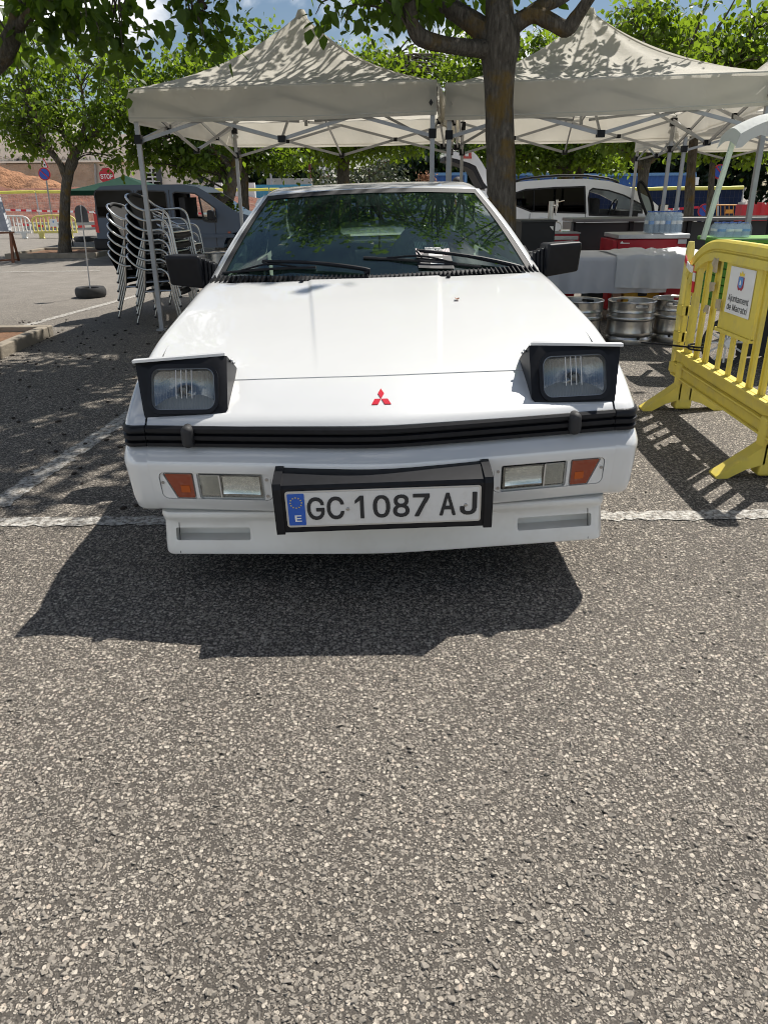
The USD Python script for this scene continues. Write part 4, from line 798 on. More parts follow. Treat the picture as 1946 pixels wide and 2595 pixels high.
# three diamond emblem on the nose
s_ = 0.0223; dm = []
for pts in ([(0, 0), (-s_ / 2, 0.866 * s_), (0, 1.732 * s_), (s_ / 2, 0.866 * s_)], [(0, 0), (-s_, 0), (-1.5 * s_, -0.866 * s_), (-0.5 * s_, -0.866 * s_)], [(0, 0), (s_, 0), (1.5 * s_, -0.866 * s_), (0.5 * s_, -0.866 * s_)]):
    dm.append(Polygon(pts).buffer(-0.0005))
ec = cat_(966, 1016, 2.475)
for d_ in dm:
    m_ = trimesh.creation.extrude_polygon(d_, 0.003, engine='earcut'); v = np.array(m_.vertices); yy = ec[1] + v[:, 1] * 1.36; v2 = np.stack([ec[0] + v[:, 0], yy, hood_z(ec[0] + v[:, 0], yy) + v[:, 2]], 1); cp('emblem_diamond', (v2, m_.faces), 'emblem_red', nose)

# pop-up headlamps
for sgn in (-1, 1):
    fb = [(0.517, 2.472, 0.655), (0.812, 2.502, 0.655)]                       # front foot: inner, outer
    ft = [(0.523, 2.605, 0.852), (0.832, 2.575, 0.845)]                       # front top
    bt = [(0.500, 2.66, 0.80), (0.84, 2.90, 0.84)]
    pts = []
    for (x, y, z) in (fb[0], fb[1]): pts += [(x + (0.05 if x < 0.6 else -0.02), y, z), (x + (0.022 if x < 0.6 else -0.006), y + 0.002, z + 0.011), (x, y + 0.014, z + 0.04)]
    pts += [ft[0], ft[1], (0.556, 2.588, 0.852), (0.509, 2.675, 0.800), (0.560, 2.775, 0.812), (0.826, 2.775, 0.800), (0.52, 2.78, 0.76), (0.82, 2.78, 0.75), (0.517, 2.60, 0.67), (0.815, 2.62, 0.67)]
    H = hull([(sgn * x, y, z) for x, y, z in pts])
    # lens opening, in the plane of the housing's front
    A, B, T = np.array([0.56, 2.475, 0.664]), np.array([0.80, 2.498, 0.664]), np.array([0.80, 2.566, 0.84])
    def fp(x, z, d):                                                       # point of the front plane moved d outwards
        y = 2.478 + (x - 0.56) * 0.075 + (z - 0.66) * 0.43 + (0.0 if x > 0.55 else 0.0); n = np.array([-0.068, -0.90, 0.39]); n /= np.linalg.norm(n); q = np.array([x, y, z]) + n * d; q[0] *= sgn; return q
    def face(poly, d0, d1):
        v, f = MB().prism(poly, 0, 1).mesh(); o = np.array([fp(v[i, 0], v[i, 2], d0 if v[i, 1] < 0.5 else d1) for i in range(len(v))]); return (o, f[:, ::-1]) if sgn < 0 else (o, f)
    op = rrect(0.554, 0.784, 0.688, 0.828, 0.036, 8); op = affinity.skew(op, xs=0)
    hs = H - mani(face(op.buffer(-0.004), 0.03, -0.075))
    hd = cp('headlamp_housing', hs, 'black_plastic', smooth=25)
    cp('trim_ring', face(op.buffer(0.008).difference(op.buffer(-0.005)), 0.010, -0.012), 'black_plastic', hd, 30)
    lamp = cp('headlamp', face(op.buffer(-0.005).difference(op.buffer(-0.0075)), 0.004, -0.03), 'steel_dark')
    Xq, Zq = np.meshgrid(np.linspace(0.558, 0.781, 25), np.linspace(0.691, 0.825, 17)); xn, zn = (Xq - 0.673) / 0.108, (Zq - 0.758) / 0.065
    Dq = -0.072 + 0.058 * np.clip(xn**2 * 0.5 + zn**2 * 0.3, 0, 1) + 0.02 * np.exp(-((xn * 1.2)**2 + (zn * 1.2)**2) * 12)
    Pq = np.array([[fp(Xq[i, j], Zq[i, j], Dq[i, j]) for j in range(25)] for i in range(17)])
    cp('reflector', MB().grid(Pq if sgn > 0 else Pq[:, ::-1]), 'reflector', lamp, 60)
    cp('bulb_shield', MB().lathe([(0, -0.012), (0.012, -0.010), (0.015, 0.0), (0.015, 0.02), (0, 0.02)], fp(0.673, 0.762, -0.045), 16, 'y'), 'steel_dark', lamp)
    # fluted glass
    lx = np.linspace(0.555, 0.783, 150); lz = np.linspace(0.689, 0.827, 14); Pq = []
    for z in lz:
        row = []
        for x in lx:
            a, b = (x - 0.669) / 0.114, (z - 0.758) / 0.069; rr = (abs(a)**5 + abs(b)**5); d = 0.010 * max(0, 1 - rr) ** 0.5 - 0.004
            k = 0.0012 * math.sin(x * 880) if z > 0.722 else 0.0
            if abs(a + 0.02) < 0.14 and z > 0.715: k = 0.0028 * math.sin(x * 620)
            sc = 1.0 if rr <= 1 else rr ** -0.2; row.append(fp(0.669 + (x - 0.669) * sc, 0.758 + (z - 0.758) * sc, d + k))
        Pq.append(row)
    Pq = np.array(Pq); cp('lens', MB().grid(Pq if sgn > 0 else Pq[:, ::-1]), 'lamp_lens', lamp, 60)
    for dx in (-0.030, -0.012, 0.006, 0.024): cp('flute', MB().tube([fp(0.667 + dx, 0.728, 0.0085), fp(0.667 + dx, 0.775, 0.0095), fp(0.667 + dx, 0.818, 0.006)], 0.0016, 6), 'plate_white', lamp)
    # white lid
    zr0, zr1 = float(hood_z(0.838, 2.79)) - 0.004, float(hood_z(0.56, 2.80)) - 0.004; lo = [(0.528, 2.598), (0.835, 2.552), (0.842, 2.67), (0.838, 2.79), (0.560, 2.80), (0.540, 2.70)]; lz_ = [0.854, 0.848, (0.848 + zr0) / 2 + 0.003, zr0, zr1, (0.854 + zr1) / 2 + 0.003]
    sec = [[(sgn * x, y, z) for (x, y), z in zip(lo, lz_)], [(sgn * x, y + 0.0, z + 0.009) for (x, y), z in zip(lo, lz_)], [(sgn * (0.69 + (x - 0.69) * 0.95), 2.68 + (y - 2.68) * 0.94, z + 0.013) for (x, y), z in zip(lo, lz_)]]
    v, f = loft(sec); f = f[:, ::-1] if sgn > 0 else f
    t_ = trimesh.Trimesh(v, f, process=False); t_.fix_normals(); cp('headlamp_lid', t_, 'white_paint', smooth=35)
    for z_, y_ in ((0.83, 2.625), (0.815, 2.66)): cp('screw', MB().sphere((sgn * 0.513, y_, z_), 0.006), 'steel_dark', hd)

# scuttle grille under the windscreen
xs = np.linspace(-0.80, 0.80, 41); ga = np.array([[x, rear(x) + 0.006, float(hood_z(x, rear(x))) - 0.010] for x in xs])
GB = lambda x: np.stack([x, 3.69 + 0.085 * (np.abs(x) / 0.77)**2, 0.983 + 0.013 * (np.abs(x) / 0.77)], -1)
gb = GB(xs * 0.985); gb[:, 2] += 0.002; gm = (ga + gb) / 2; gm[:, 2] -= 0.008
sc_ = cp('scuttle_grille', MB().grid([ga, gm, gb]), 'black_plastic', smooth=40)
fins = MB()
for x in np.linspace(-0.775, 0.775, 74):
    a = np.array([x, rear(x) + 0.010, float(hood_z(x, rear(x))) - 0.004]); b = GB(np.array([x * 0.985]))[0]; b[2] += 0.008; fins.bar(a, b, 0.0045, 0.02)
tag(cp('louvre_fins', fins, 'black_plastic', sc_), kind='stuff')
for u, v in ((765, 716), (1136, 701)): c = cat_(u, v, 3.62); cp('washer_jet', rbox((c[0], c[1], float(hood_z(c[0], c[1])) + 0.006), (0.018, 0.024, 0.014), 0.004), 'black_plastic', bonnet)

# windscreen and its surround
def screen(s, t, off=0.0):                                               # s -1..1 across, t 0..1 up
    s, t = np.asarray(s, float), np.asarray(t, float)
    hw = 0.768 + (0.566 - 0.768) * t; x = s * hw; y = (3.685 + 0.10 * s**2) * (1 - t) + (4.335 + 0.065 * s**2) * t; z = (0.981 + 0.014 * np.abs(s)) * (1 - t) + (1.366 - 0.020 * s**2) * t + 0.022 * np.sin(np.pi * t) * (1 - 0.3 * s**2)
    return np.stack([x, y - off * 0.5, z + off * 0.866], -1)
S, T = np.meshgrid(np.linspace(-1, 1, 25), np.linspace(0, 1, 13)); ws = cp('windscreen', MB().grid(screen(S, T)), 'windscreen', smooth=80)
def band(s0, s1, t0, t1, off, n=24):
    if abs(s1 - s0) > abs(t1 - t0): s = np.linspace(s0, s1, n); return np.stack([screen(s, np.full(n, t0), off), screen(s, np.full(n, t1), off)])
    t = np.linspace(t0, t1, n); return np.stack([screen(np.full(n, s1), t, off), screen(np.full(n, s0), t, off)])
cp('screen_seal', MB().grid(band(-1.0, 1.0, 0.945, 1.012, 0.004)), 'black_rubber', ws); cp('screen_seal', MB().grid(band(-0.995, -0.955, 0.0, 1.0, 0.004)), 'black_rubber', ws); cp('screen_seal', MB().grid(band(0.955, 0.995, 0.0, 1.0, 0.004)), 'black_rubber', ws); cp('screen_seal', MB().grid(band(-1.0, 1.0, -0.02, 0.022, 0.004)), 'black_rubber', ws)
ROOFZ = Pch([4.40, 4.50, 4.75, 5.1, 5.4], [1.372, 1.388, 1.406, 1.404, 1.388])
def roof(x, y): ax = np.abs(x) / 0.600; return ROOFZ(np.clip(y, 4.4, 5.4)) - 0.014 * ax**2 - 0.03 * np.clip((ax - 0.86) / 0.14, 0, 1)**2
xs = np.linspace(-0.600, 0.600, 33); yr = np.linspace(0, 1, 16)[:, None]; yf_ = 4.355 + 0.075 * (xs / 0.6)**2; Yr_ = yf_ + (5.40 - yf_) * yr; Xr = np.broadcast_to(xs, Yr_.shape); Pr = np.stack([Xr, Yr_, roof(Xr, Yr_)], -1)
hdr = Pr[0].copy(); hdr[:, 1] -= 0.012; hdr[:, 2] -= 0.014; h2 = hdr.copy(); h2[:, 1] += 0.02; h2[:, 2] -= 0.01
cp('roof', MB().grid(np.concatenate([h2[None], hdr[None], Pr])), 'white_paint', smooth=50)
for sgn in (-1, 1):
    t = np.linspace(-0.02, 1.02, 14); P0 = screen(np.full(14, 0.992), t, 0.006); P0[:, 0] = np.abs(P0[:, 0]); sec = []
    for p in P0: sec.append([(sgn * p[0], p[1], p[2]), (sgn * (p[0] + 0.028), p[1] + 0.020, p[2] - 0.002), (sgn * (p[0] + 0.042), p[1] + 0.055, p[2] - 0.020), (sgn * (p[0] + 0.036), p[1] + 0.085, p[2] - 0.045), (sgn * (p[0] - 0.01), p[1] + 0.07, p[2] - 0.05)])
    v, f = loft(sec); t_ = trimesh.Trimesh(v, f, process=False); t_.fix_normals(); cp('windscreen_pillar', t_, 'white_paint', smooth=40)
    # drip rail along the roof side and rear pillar
    cp('roof_rail', loft([[(sgn * (0.600 - 0.02), y, z), (sgn * 0.620, y, z - 0.012), (sgn * 0.640, y, z - 0.045), (sgn * 0.60, y, z - 0.05)] for y, z in ((4.44, 1.352), (4.75, 1.365), (5.1, 1.363), (5.42, 1.345))]), 'white_paint')
    cp('rear_pillar', loft([[(sgn * 0.58, 5.30, 1.36), (sgn * 0.635, 5.30, 1.32), (sgn * 0.635, 5.42, 1.31), (sgn * 0.58, 5.46, 1.365)], [(sgn * 0.64, 6.30, 1.06), (sgn * 0.80, 5.95, 0.95), (sgn * 0.82, 6.5, 0.95), (sgn * 0.68, 6.50, 1.04)]]), 'white_paint')
    cp('side_window', MB().quad((sgn * 0.795, 3.98, 0.965), (sgn * 0.795, 5.15, 0.955), (sgn * 0.632, 5.12, 1.325), (sgn * 0.628, 4.55, 1.315)), 'side_glass'); cp('quarter_window', MB().quad((sgn * 0.795, 5.20, 0.955), (sgn * 0.80, 5.93, 0.955), (sgn * 0.635, 5.32, 1.31), (sgn * 0.632, 5.17, 1.325)), 'tinted_glass')
    cp('door_pillar', MB().bar((sgn * 0.797, 5.175, 0.95), (sgn * 0.634, 5.145, 1.33), 0.05, 0.03, up=(0, 1, 0)), 'black_plastic')
    cp('shoulder', MB().grid([[(sgn * 0.885, y, 0.70), (sgn * 0.872, y, 0.86), (sgn * 0.835, y, 0.935), (sgn * 0.79, y, 0.962)] for y in (3.735, 4.2, 5.0, 5.8, 6.4, 6.72)] if sgn < 0 else [[(sgn * 0.79, y, 0.962), (sgn * 0.835, y, 0.935), (sgn * 0.872, y, 0.86), (sgn * 0.885, y, 0.70)] for y in (3.735, 4.2, 5.0, 5.8, 6.4, 6.72)]), 'white_paint', smooth=50)
    arch = sbox(2.62, 0.20, 6.74, 0.70).difference(Point(3.27, 0.30).buffer(0.345)).difference(Point(5.70, 0.30).buffer(0.345)).difference(sbox(2.5, 0.1, 3.0, 0.40)); m_ = trimesh.creation.extrude_polygon(arch, 0.02, engine='earcut'); v = np.array(m_.vertices); side = cp('side_panel', (np.stack([sgn * (0.866 + v[:, 2]), v[:, 0], v[:, 1]], 1), m_.faces if sgn > 0 else m_.faces[:, ::-1]), 'white_paint')
    cp('door_gap', MB().bar((sgn * 0.8865, 3.86, 0.28), (sgn * 0.8865, 3.86, 0.70), 0.005, 0.002), 'black_matt', side); cp('door_gap', MB().bar((sgn * 0.8865, 5.16, 0.28), (sgn * 0.8865, 5.16, 0.70), 0.005, 0.002), 'black_matt', side); cp('door_handle', rbox((sgn * 0.889, 4.95, 0.68), (0.014, 0.16, 0.035), 0.005), 'black_plastic', side)
    # mirror
    pt = 0.0
    mb = hull(np.vstack([np.array(trimesh.creation.icosphere(1, 0.016).vertices) + [sgn * x, y, z] for x, y, z in ((1.000, 3.86, 1.088), (1.000, 3.90, 0.975), (0.855, 3.83, 1.085), (0.850, 3.87, 0.958), (1.000, 3.99, 1.085), (1.0, 3.99, 0.985), (0.855, 3.99, 1.08), (0.855, 3.99, 0.965))]))
    mr = cp('door_mirror', mb, 'black_plastic', smooth=40)
    for k in range(4): cp('base_rib', hull(np.vstack([np.array(trimesh.creation.icosphere(1, 0.010).vertices) + [sgn * (0.842 - k * 0.019), 3.86 + dy, z - k * 0.003] for dy, z in ((0.0, 1.078 - k * 0.006), (0.0, 0.962), (0.10, 1.07 - k * 0.006), (0.10, 0.962))])), 'black_plastic', mr, 40)
    cp('mirror_glass', MB().box((sgn * 0.928, 4.007, 1.03), (0.13, 0.004, 0.09)), 'chrome', mr)
    cp('mirror_sail', MB().prism(Polygon([(3.80, 0.965), (4.02, 0.962), (4.02, 1.05)]), 0, 0.01).mesh() if False else loft([[(sgn * 0.800, 3.80, 0.97), (sgn * 0.800, 4.04, 0.962), (sgn * 0.765, 4.06, 1.08), (sgn * 0.775, 3.90, 1.03)], [(sgn * 0.80 + sgn * 0.012, 3.80, 0.97), (sgn * 0.812, 4.04, 0.962), (sgn * 0.777, 4.06, 1.08), (sgn * 0.787, 3.90, 1.03)]]), 'black_plastic', mr)
    for y in (3.27, 5.70):
        zc_ = 0.300 - 0.021 * sgn * 0.77; wh = cp('wheel', MB().lathe([(0.19, -0.10), (0.27, -0.105), (0.296, -0.085), (0.300, -0.03), (0.300, 0.03), (0.296, 0.085), (0.27, 0.105), (0.19, 0.10)], (sgn * 0.765, y, zc_), 36, 'x'), 'tyre_rubber', smooth=40)
        cp('rim', MB().lathe([(0.0, sgn * 0.07), (0.06, sgn * 0.08), (0.12, sgn * 0.065), (0.175, sgn * 0.08), (0.195, sgn * 0.10), (0.195, -sgn * 0.09), (0.0, -sgn * 0.05)], (sgn * 0.765, y, zc_), 30, 'x'), 'aluminium', wh)
cp('underbody', MB().box((0, 4.65, 0.32), (1.36, 4.1, 0.24)), 'black_matt')
rw = cp('rear_window', MB().grid([[(-0.555, 5.44, 1.375), (0.0, 5.42, 1.388), (0.555, 5.44, 1.375)], [(-0.62, 5.95, 1.21), (0, 5.93, 1.225), (0.62, 5.95, 1.21)], [(-0.66, 6.42, 1.04), (0, 6.42, 1.05), (0.66, 6.42, 1.04)]]), 'clear_glass', smooth=80)
cp('tail', loft([[(-0.82, 6.42, 0.98), (0.82, 6.42, 0.98), (0.82, 6.42, 0.25), (-0.82, 6.42, 0.25)], [(-0.80, 6.74, 0.97), (0.80, 6.74, 0.97), (0.80, 6.76, 0.30), (-0.80, 6.76, 0.30)]]), 'white_paint')
cp('rear_deck', MB().quad((-0.70, 6.36, 1.035), (0.70, 6.36, 1.035), (0.80, 6.74, 0.975), (-0.80, 6.74, 0.975)), 'white_paint')
cp('rear_bumper', rbox((0, 6.82, 0.48), (1.72, 0.16, 0.22), 0.04), 'white_paint', smooth=40)
# cabin
dash = cp('dashboard', loft([[(-0.74, 3.74, 0.965), (0.74, 3.74, 0.965), (0.74, 3.80, 0.5), (-0.74, 3.80, 0.5)], [(-0.74, 4.25, 0.955), (0.74, 4.25, 0.955), (0.74, 4.30, 0.5), (-0.74, 4.30, 0.5)]]), 'dash_grey'); cp('instrument_hood', rbox((0.36, 4.20, 0.985), (0.42, 0.22, 0.08), 0.03), 'dash_grey', dash)
a_ = np.linspace(0, 2 * np.pi, 33); sw_ = MB().tube(np.stack([0.36 + 0.185 * np.cos(a_), 4.42 + 0.185 * np.sin(a_) * 0.42, 0.985 + 0.185 * np.sin(a_) * 0.90], 1), 0.014, 8); st_ = cp('steering_wheel', sw_, 'interior_black'); cp('hub', rbox((0.36, 4.41, 0.975), (0.14, 0.05, 0.10), 0.02), 'interior_black', st_); cp('spoke', MB().bar((0.19, 4.42, 0.98), (0.53, 4.42, 0.98), 0.03, 0.02), 'interior_black', st_)
for sgn in (-1, 1):
    s0 = sgn * 0.36; seat = cp('seat', hull(np.vstack([np.array(trimesh.creation.icosphere(1, 0.05).vertices) + [s0 + dx, y, z] for dx in (-0.20, 0.20) for y, z in ((4.55, 0.50), (5.05, 0.46), (4.55, 0.40), (5.05, 0.38))])), 'interior_cloth', smooth=50)
    cp('seat_back', hull(np.vstack([np.array(trimesh.creation.icosphere(1, 0.055).vertices) + [s0 + dx, y, z] for dx, y, z in ((-0.20, 5.05, 0.55), (0.20, 5.05, 0.55), (-0.19, 5.17, 1.00), (0.19, 5.17, 1.00), (-0.12, 5.20, 1.08), (0.12, 5.20, 1.08))])), 'interior_cloth', seat, 50)
    cp('headrest', hull(np.vstack([np.array(trimesh.creation.icosphere(1, 0.045).vertices) + [s0 + dx, 5.22, z] for dx, z in ((-0.11, 1.14), (0.11, 1.14), (-0.09, 1.235), (0.09, 1.235))])), 'interior_cloth', seat, 50)
    cp('door_lining', MB().quad((sgn * 0.785, 3.8, 0.95), (sgn * 0.785, 5.9, 0.95), (sgn * 0.76, 5.9, 0.3), (sgn * 0.76, 3.8, 0.3)), 'interior_black'); cp('sun_visor', rbox((sgn * 0.29, 4.47, 1.315), (0.42, 0.15, 0.018), 0.006), 'interior_black')
cp('headlining', MB().quad((-0.59, 4.42, 1.335), (0.59, 4.42, 1.335), (0.59, 5.38, 1.345), (-0.59, 5.38, 1.345)), 'interior_black'); cp('cabin_floor', MB().box((0, 4.9, 0.445), (1.5, 2.2, 0.02)), 'interior_black')
cp('rear_seat', hull(np.vstack([np.array(trimesh.creation.icosphere(1, 0.05).vertices) + [x, y, z] for x in (-0.6, 0.6) for y, z in ((5.75, 0.92), (5.65, 0.5), (5.80, 0.5))])), 'interior_cloth', smooth=50); cp('parcel_shelf', MB().box((0, 6.12, 0.93), (1.5, 0.62, 0.02)), 'dash_grey')
im = cat_(925, 541, 4.40); cp('interior_mirror', hull(np.vstack([np.array(trimesh.creation.icosphere(1, 0.018).vertices) * [1, 0.6, 1] + [im[0] + dx, im[1], im[2] + dz] for dx, dz in ((-0.065, -0.018), (0.065, -0.018), (-0.055, 0.022), (0.055, 0.022))])), 'interior_black', smooth=50)
# wipers
def on_screen(u, v, off):
    for _ in range(1):
        best = None
        for Y in np.linspace(3.55, 4.4, 200):
            q = cat_(u, v, Y); t = np.clip((q[2] - 0.985) / 0.385, 0, 1); s = q[0] / (0.768 - 0.202 * t); d = abs(screen(s, t)[1] - q[1]); best = (d, q) if best is None or d < best[0] else best
    q = best[1].copy(); q[1] -= off * 0.5; q[2] += off * 0.866; return q
for pv, tip, b0, b1 in (((1312, 684), (1055, 650), (921, 658), (1218, 682)), ((926, 691), (668, 678), (566, 697), (802, 683))):
    a, b, c, d = on_screen(*pv, 0.02), on_screen(*tip, 0.035), on_screen(*b0, 0.014), on_screen(*b1, 0.014); m_ = (c + d) / 2
    wp = cp('wiper', MB().tube(smooth_path([a + [0, 0, -0.02], a, a * 0.5 + b * 0.5 + [0, -0.004, 0.012], b], 4), [0.012] * 4 + [0.010] * 4 + [0.008] * 5, 8), 'black_plastic', smooth=40)
    cp('blade', MB().tube(smooth_path([c, m_ + [0, 0, 0.005], d], 6), 0.0065, 6), 'black_rubber', wp); cp('blade_bridge', MB().tube(smooth_path([c * 0.8 + d * 0.2 + [0, 0, 0.006], m_ + [0, -0.006, 0.028], c * 0.2 + d * 0.8 + [0, 0, 0.006]], 6), 0.005, 6), 'black_plastic', wp); cp('arm_link', MB().tube([b, m_ + [0, -0.004, 0.024]], 0.006, 6), 'black_plastic', wp)
# leaflet tucked under the wiper
fw = lambda q: (np.array([*q]) - [0, Y0, 0]) @ CM[:3, :3].T + CM[:3, 3]
fq = [fw(on_screen(*p, o)) for p, o in (((1061, 684), 0.012), ((1151, 686), 0.012), ((1133, 616), 0.010), ((1048, 616), 0.010))]
ft_ = thing('leaflet', 'dark advertising leaflet with white lettering tucked under the wiper of the white coupe', 'leaflet', tuple(fq[0]))
def fl(s, t, d=0.0):
    n = np.cross(fq[1] - fq[0], fq[3] - fq[0]); n /= np.linalg.norm(n); return (fq[0] * (1 - s) + fq[1] * s) * (1 - t) + (fq[3] * (1 - s) + fq[2] * s) * t + n * d
def flq(s0, t0, s1, t1, d, m, name): obj(name, MB().quad(fl(s0, t0, d), fl(s1, t0, d), fl(s1, t1, d), fl(s0, t1, d)), m, ft_, False)
flm = loft([[fl(0, 0, 0), fl(1, 0, 0), fl(1, 1, 0), fl(0, 1, 0)], [fl(0, 0, 0.001), fl(1, 0, 0.001), fl(1, 1, 0.001), fl(0, 1, 0.001)]]); obj('sheet', flm, 'print_black', ft_, False)
for k in range(5):
    flq(0.01 + k * 0.045, 0.50 + k * 0.01, 0.04 + k * 0.045, 0.985, 0.0015, 'flyer_pink', 'printed_facade'); flq(0.78 + k * 0.045, 0.47, 0.81 + k * 0.045, 0.985, 0.0015, 'flyer_pink', 'printed_facade')
flq(0.24, 0.84, 0.36, 0.985, 0.0014, 'flyer_pink', 'printed_sky'); flq(0.64, 0.84, 0.76, 0.985, 0.0014, 'flyer_pink', 'printed_sky')
flq(0.02, 0.005, 0.32, 0.10, 0.0014, 'dash_grey', 'printed_base'); flq(0.68, 0.005, 0.97, 0.10, 0.0014, 'dash_grey', 'printed_base')
for k, (tx, t0) in enumerate((('LOS MEJORES,', 0.72), ('COCHES, A UN', 0.645), ('CLIC DE DISTANCIA', 0.575))):
    v, f = text_xz(tx, 0.06, None, True, 0.01); v = np.array(v); s = 0.29 + v[:, 0] / v[:, 0].max() * 0.47; t = t0 + (v[:, 2] / 0.06) * 0.05; obj('lettering', (np.array([fl(a, b, 0.002 + 0.0008 * (c < -0.005)) for a, b, c in zip(s, t, v[:, 1])]), f), 'print_white', ft_, False)
flq(0.36, 0.46, 0.76, 0.53, 0.0016, 'print_white', 'printed_band'); flq(0.36, 0.34, 0.74, 0.375, 0.0016, 'print_white', 'printed_band'); flq(0.36, 0.15, 0.74, 0.19, 0.0016, 'print_white', 'printed_band')
# dry leaf on the bonnet
c = cat_(1158, 777, 3.30); w0 = fw([c[0], c[1], float(hood_z(c[0], c[1])) + 0.004]); single('dry_leaf', MB().grid([[w0 + [i * 0.009, j * 0.011, 0.004 * abs(i) + 0.003 * (j > 0)] for i in (-1, 0, 1)] for j in (-1, 0, 1)]), 'wood_brown', 'curled brown leaf lying on the white bonnet', 'leaf', smooth=False)
# ------------------------------------------------------------------ folding canopies
def tent(label, corners, zb, zt, peak, seed, front_drop=None, legs=(1, 1, 1, 1)):
    K = [np.array(c, float) for c in corners]; ctr = sum(K) / 4; t = thing('canopy_tent', label, 'canopy tent', (*ctr, 0)); g = rng(seed); P3 = np.array(peak, float); H = 22
    roof_ = MB()
    for k in range(4):
        a, b = K[k], K[(k + 1) % 4]; rows = []
        for s in np.linspace(0, 1, 30):
            row = []
            for q in np.linspace(0, 1, H):
                base = a * (1 - q) + b * q; xy = base * (1 - s) + P3[:2] * s; h = 0.50 * s + 0.50 * s**2.5; z = zt + (P3[2] - zt) * h
                sag = 0.055 * math.sin(math.pi * q) * math.sin(math.pi * min(1, s * 1.1)) * (1 - s); fold = 0.012 * math.sin(q * 23 + seed) * s * (1 - s) * 4 + 0.006 * math.sin(q * 47 + 2 * seed + s * 6) * (1 - s)
                row.append([*xy, z - sag + fold])
            rows.append(row)
        roof_.grid(rows)
    rf_ = obj('canopy_roof', roof_, 'canopy_cloth', t, 50)
    obj('peak_cap', MB().lathe([(0, 0.03), (0.035, 0.022), (0.06, -0.03), (0.085, -0.12)], P3, 16), 'canopy_cloth', rf_, 60)
    for k in range(4):
        a, b = K[k], K[(k + 1) % 4]; d = (b - a) / np.linalg.norm(b - a); n = np.array([d[1], -d[0]]); rows = []
        for f_ in np.linspace(0, 1, 6):
            row = []
            for q in np.linspace(0, 1, 44):
                xy = a * (1 - q) + b * q + n * (0.010 + 0.018 * f_ * math.sin(q * 17 + seed + k) + 0.010 * f_ * math.sin(q * 41 + seed)); zbq = (zb[k] * (1 - q) + zb[(k + 1) % 4] * q) - 0.02 * math.sin(math.pi * q)
                row.append([*xy, zt + 0.002 + (zbq - zt) * f_])
            rows.append(row)
        obj('valance', MB().grid(rows), 'canopy_cloth', t, 60)
    for k in range(4):                                                  # seams, hem tapes and corner patches
        a, b = K[k], K[(k + 1) % 4]; d = (b - a) / np.linalg.norm(b - a); n = np.array([d[1], -d[0]])
        for f_, w_ in ((0.0, 0.012), (0.90, 0.008)):
            rows = []
            for dz in (0, w_):
                row = []
                for q in np.linspace(0, 1, 44):
                    ff = f_; xy = a * (1 - q) + b * q + n * (0.010 + 0.018 * ff * math.sin(q * 17 + seed + k) + 0.010 * ff * math.sin(q * 41 + seed) + 0.004); zbq = (zb[k] * (1 - q) + zb[(k + 1) % 4] * q) - 0.02 * math.sin(math.pi * q); row.append([*xy, zt + 0.002 + (zbq - zt) * ff + dz])
                rows.append(row)
            obj('seam_tape', MB().grid(rows), 'seam_grey', t, 60)
        for e, s_ in ((a, 1), (b, -1)): p = e + d * s_ * 0.05 + n * 0.018; obj('corner_patch', MB().add([[*(p - d * 0.02), zt - 0.17], [*p, zt - 0.20], [*(p + d * 0.02), zt - 0.17], [*p, zt - 0.14]], [[0, 1, 2], [0, 2, 3]]), 'black_matt', t, False)
    ins = [c + (ctr - c) / np.linalg.norm(ctr - c) * 0.06 for c in K]; zT, zL = zt - 0.06, zt - 0.42
    for k in range(4):
        x, y = ins[k]
        if legs[k]:
            obj('leg', MB().bar((x, y, 0.0), (x, y, zt - 0.02), 0.042), 'tent_metal', t); obj('foot_plate', MB().box((x, y, 0.006), (0.10, 0.10, 0.012)), 'tent_metal', t)
        obj('corner_bracket', MB().box((x, y, zT - 0.03), (0.075, 0.075, 0.10)), 'black_plastic', t); obj('slider_bracket', MB().box((x, y, zL), (0.07, 0.07, 0.08)), 'black_plastic', t)
    for k in range(4):
        a, b = ins[k], ins[(k + 1) % 4]; m_ = (a + b) / 2; d = (b - a) / np.linalg.norm(b - a); n = np.array([d[1], -d[0]]) * 0.014
        for (p, q) in ((a, m_), (m_, b)):
            hi, lo = (zT, zL - 0.02)
            z0, z1 = (hi, lo), (lo, hi)
            obj('truss_bar', MB().bar((*(p + n), z0[0]), (*(q + n), z0[1]), 0.016, 0.032), 'tent_metal', t); obj('truss_bar', MB().bar((*(p - n), z1[0]), (*(q - n), z1[1]), 0.016, 0.032), 'tent_metal', t)
            c_ = (p + q) / 2; obj('truss_joint', MB().box((*c_, (hi + lo) / 2), (0.05, 0.05, 0.05)), 'black_plastic', t)
        obj('middle_joint', MB().box((*m_, zL - 0.02), (0.07, 0.06, 0.06)), 'black_plastic', t)
        for zz0, zz1 in ((zL - 0.02, P3[2] - 0.62), (zT, P3[2] - 1.05)): obj('roof_strut', MB().bar((*m_, zz0), (*(P3[:2] * 0.94 + m_ * 0.06), zz1), 0.016, 0.028), 'tent_metal', t)
    obj('centre_pole', MB().bar((*P3[:2], P3[2] - 1.1), (*P3[:2], P3[2] - 0.06), 0.035), 'tent_metal', t)
    return t
tent('cream canopy tent behind the left half of the coupe, its legs beside the stacked chairs', [(-2.42, 8.20), (0.52, 7.78), (1.02, 11.60), (-2.10, 12.00)], [2.0, 2.0, 1.96, 1.96], 2.27, (-0.84, 9.60, 3.15), 1)
tent('cream canopy tent behind the tree trunk, over the bar counter', [(0.62, 8.02), (3.46, 7.45), (4.02, 11.45), (1.12, 11.75)], [1.97, 2.02, 1.96, 1.96], 2.27, (2.28, 9.55, 3.13), 2)
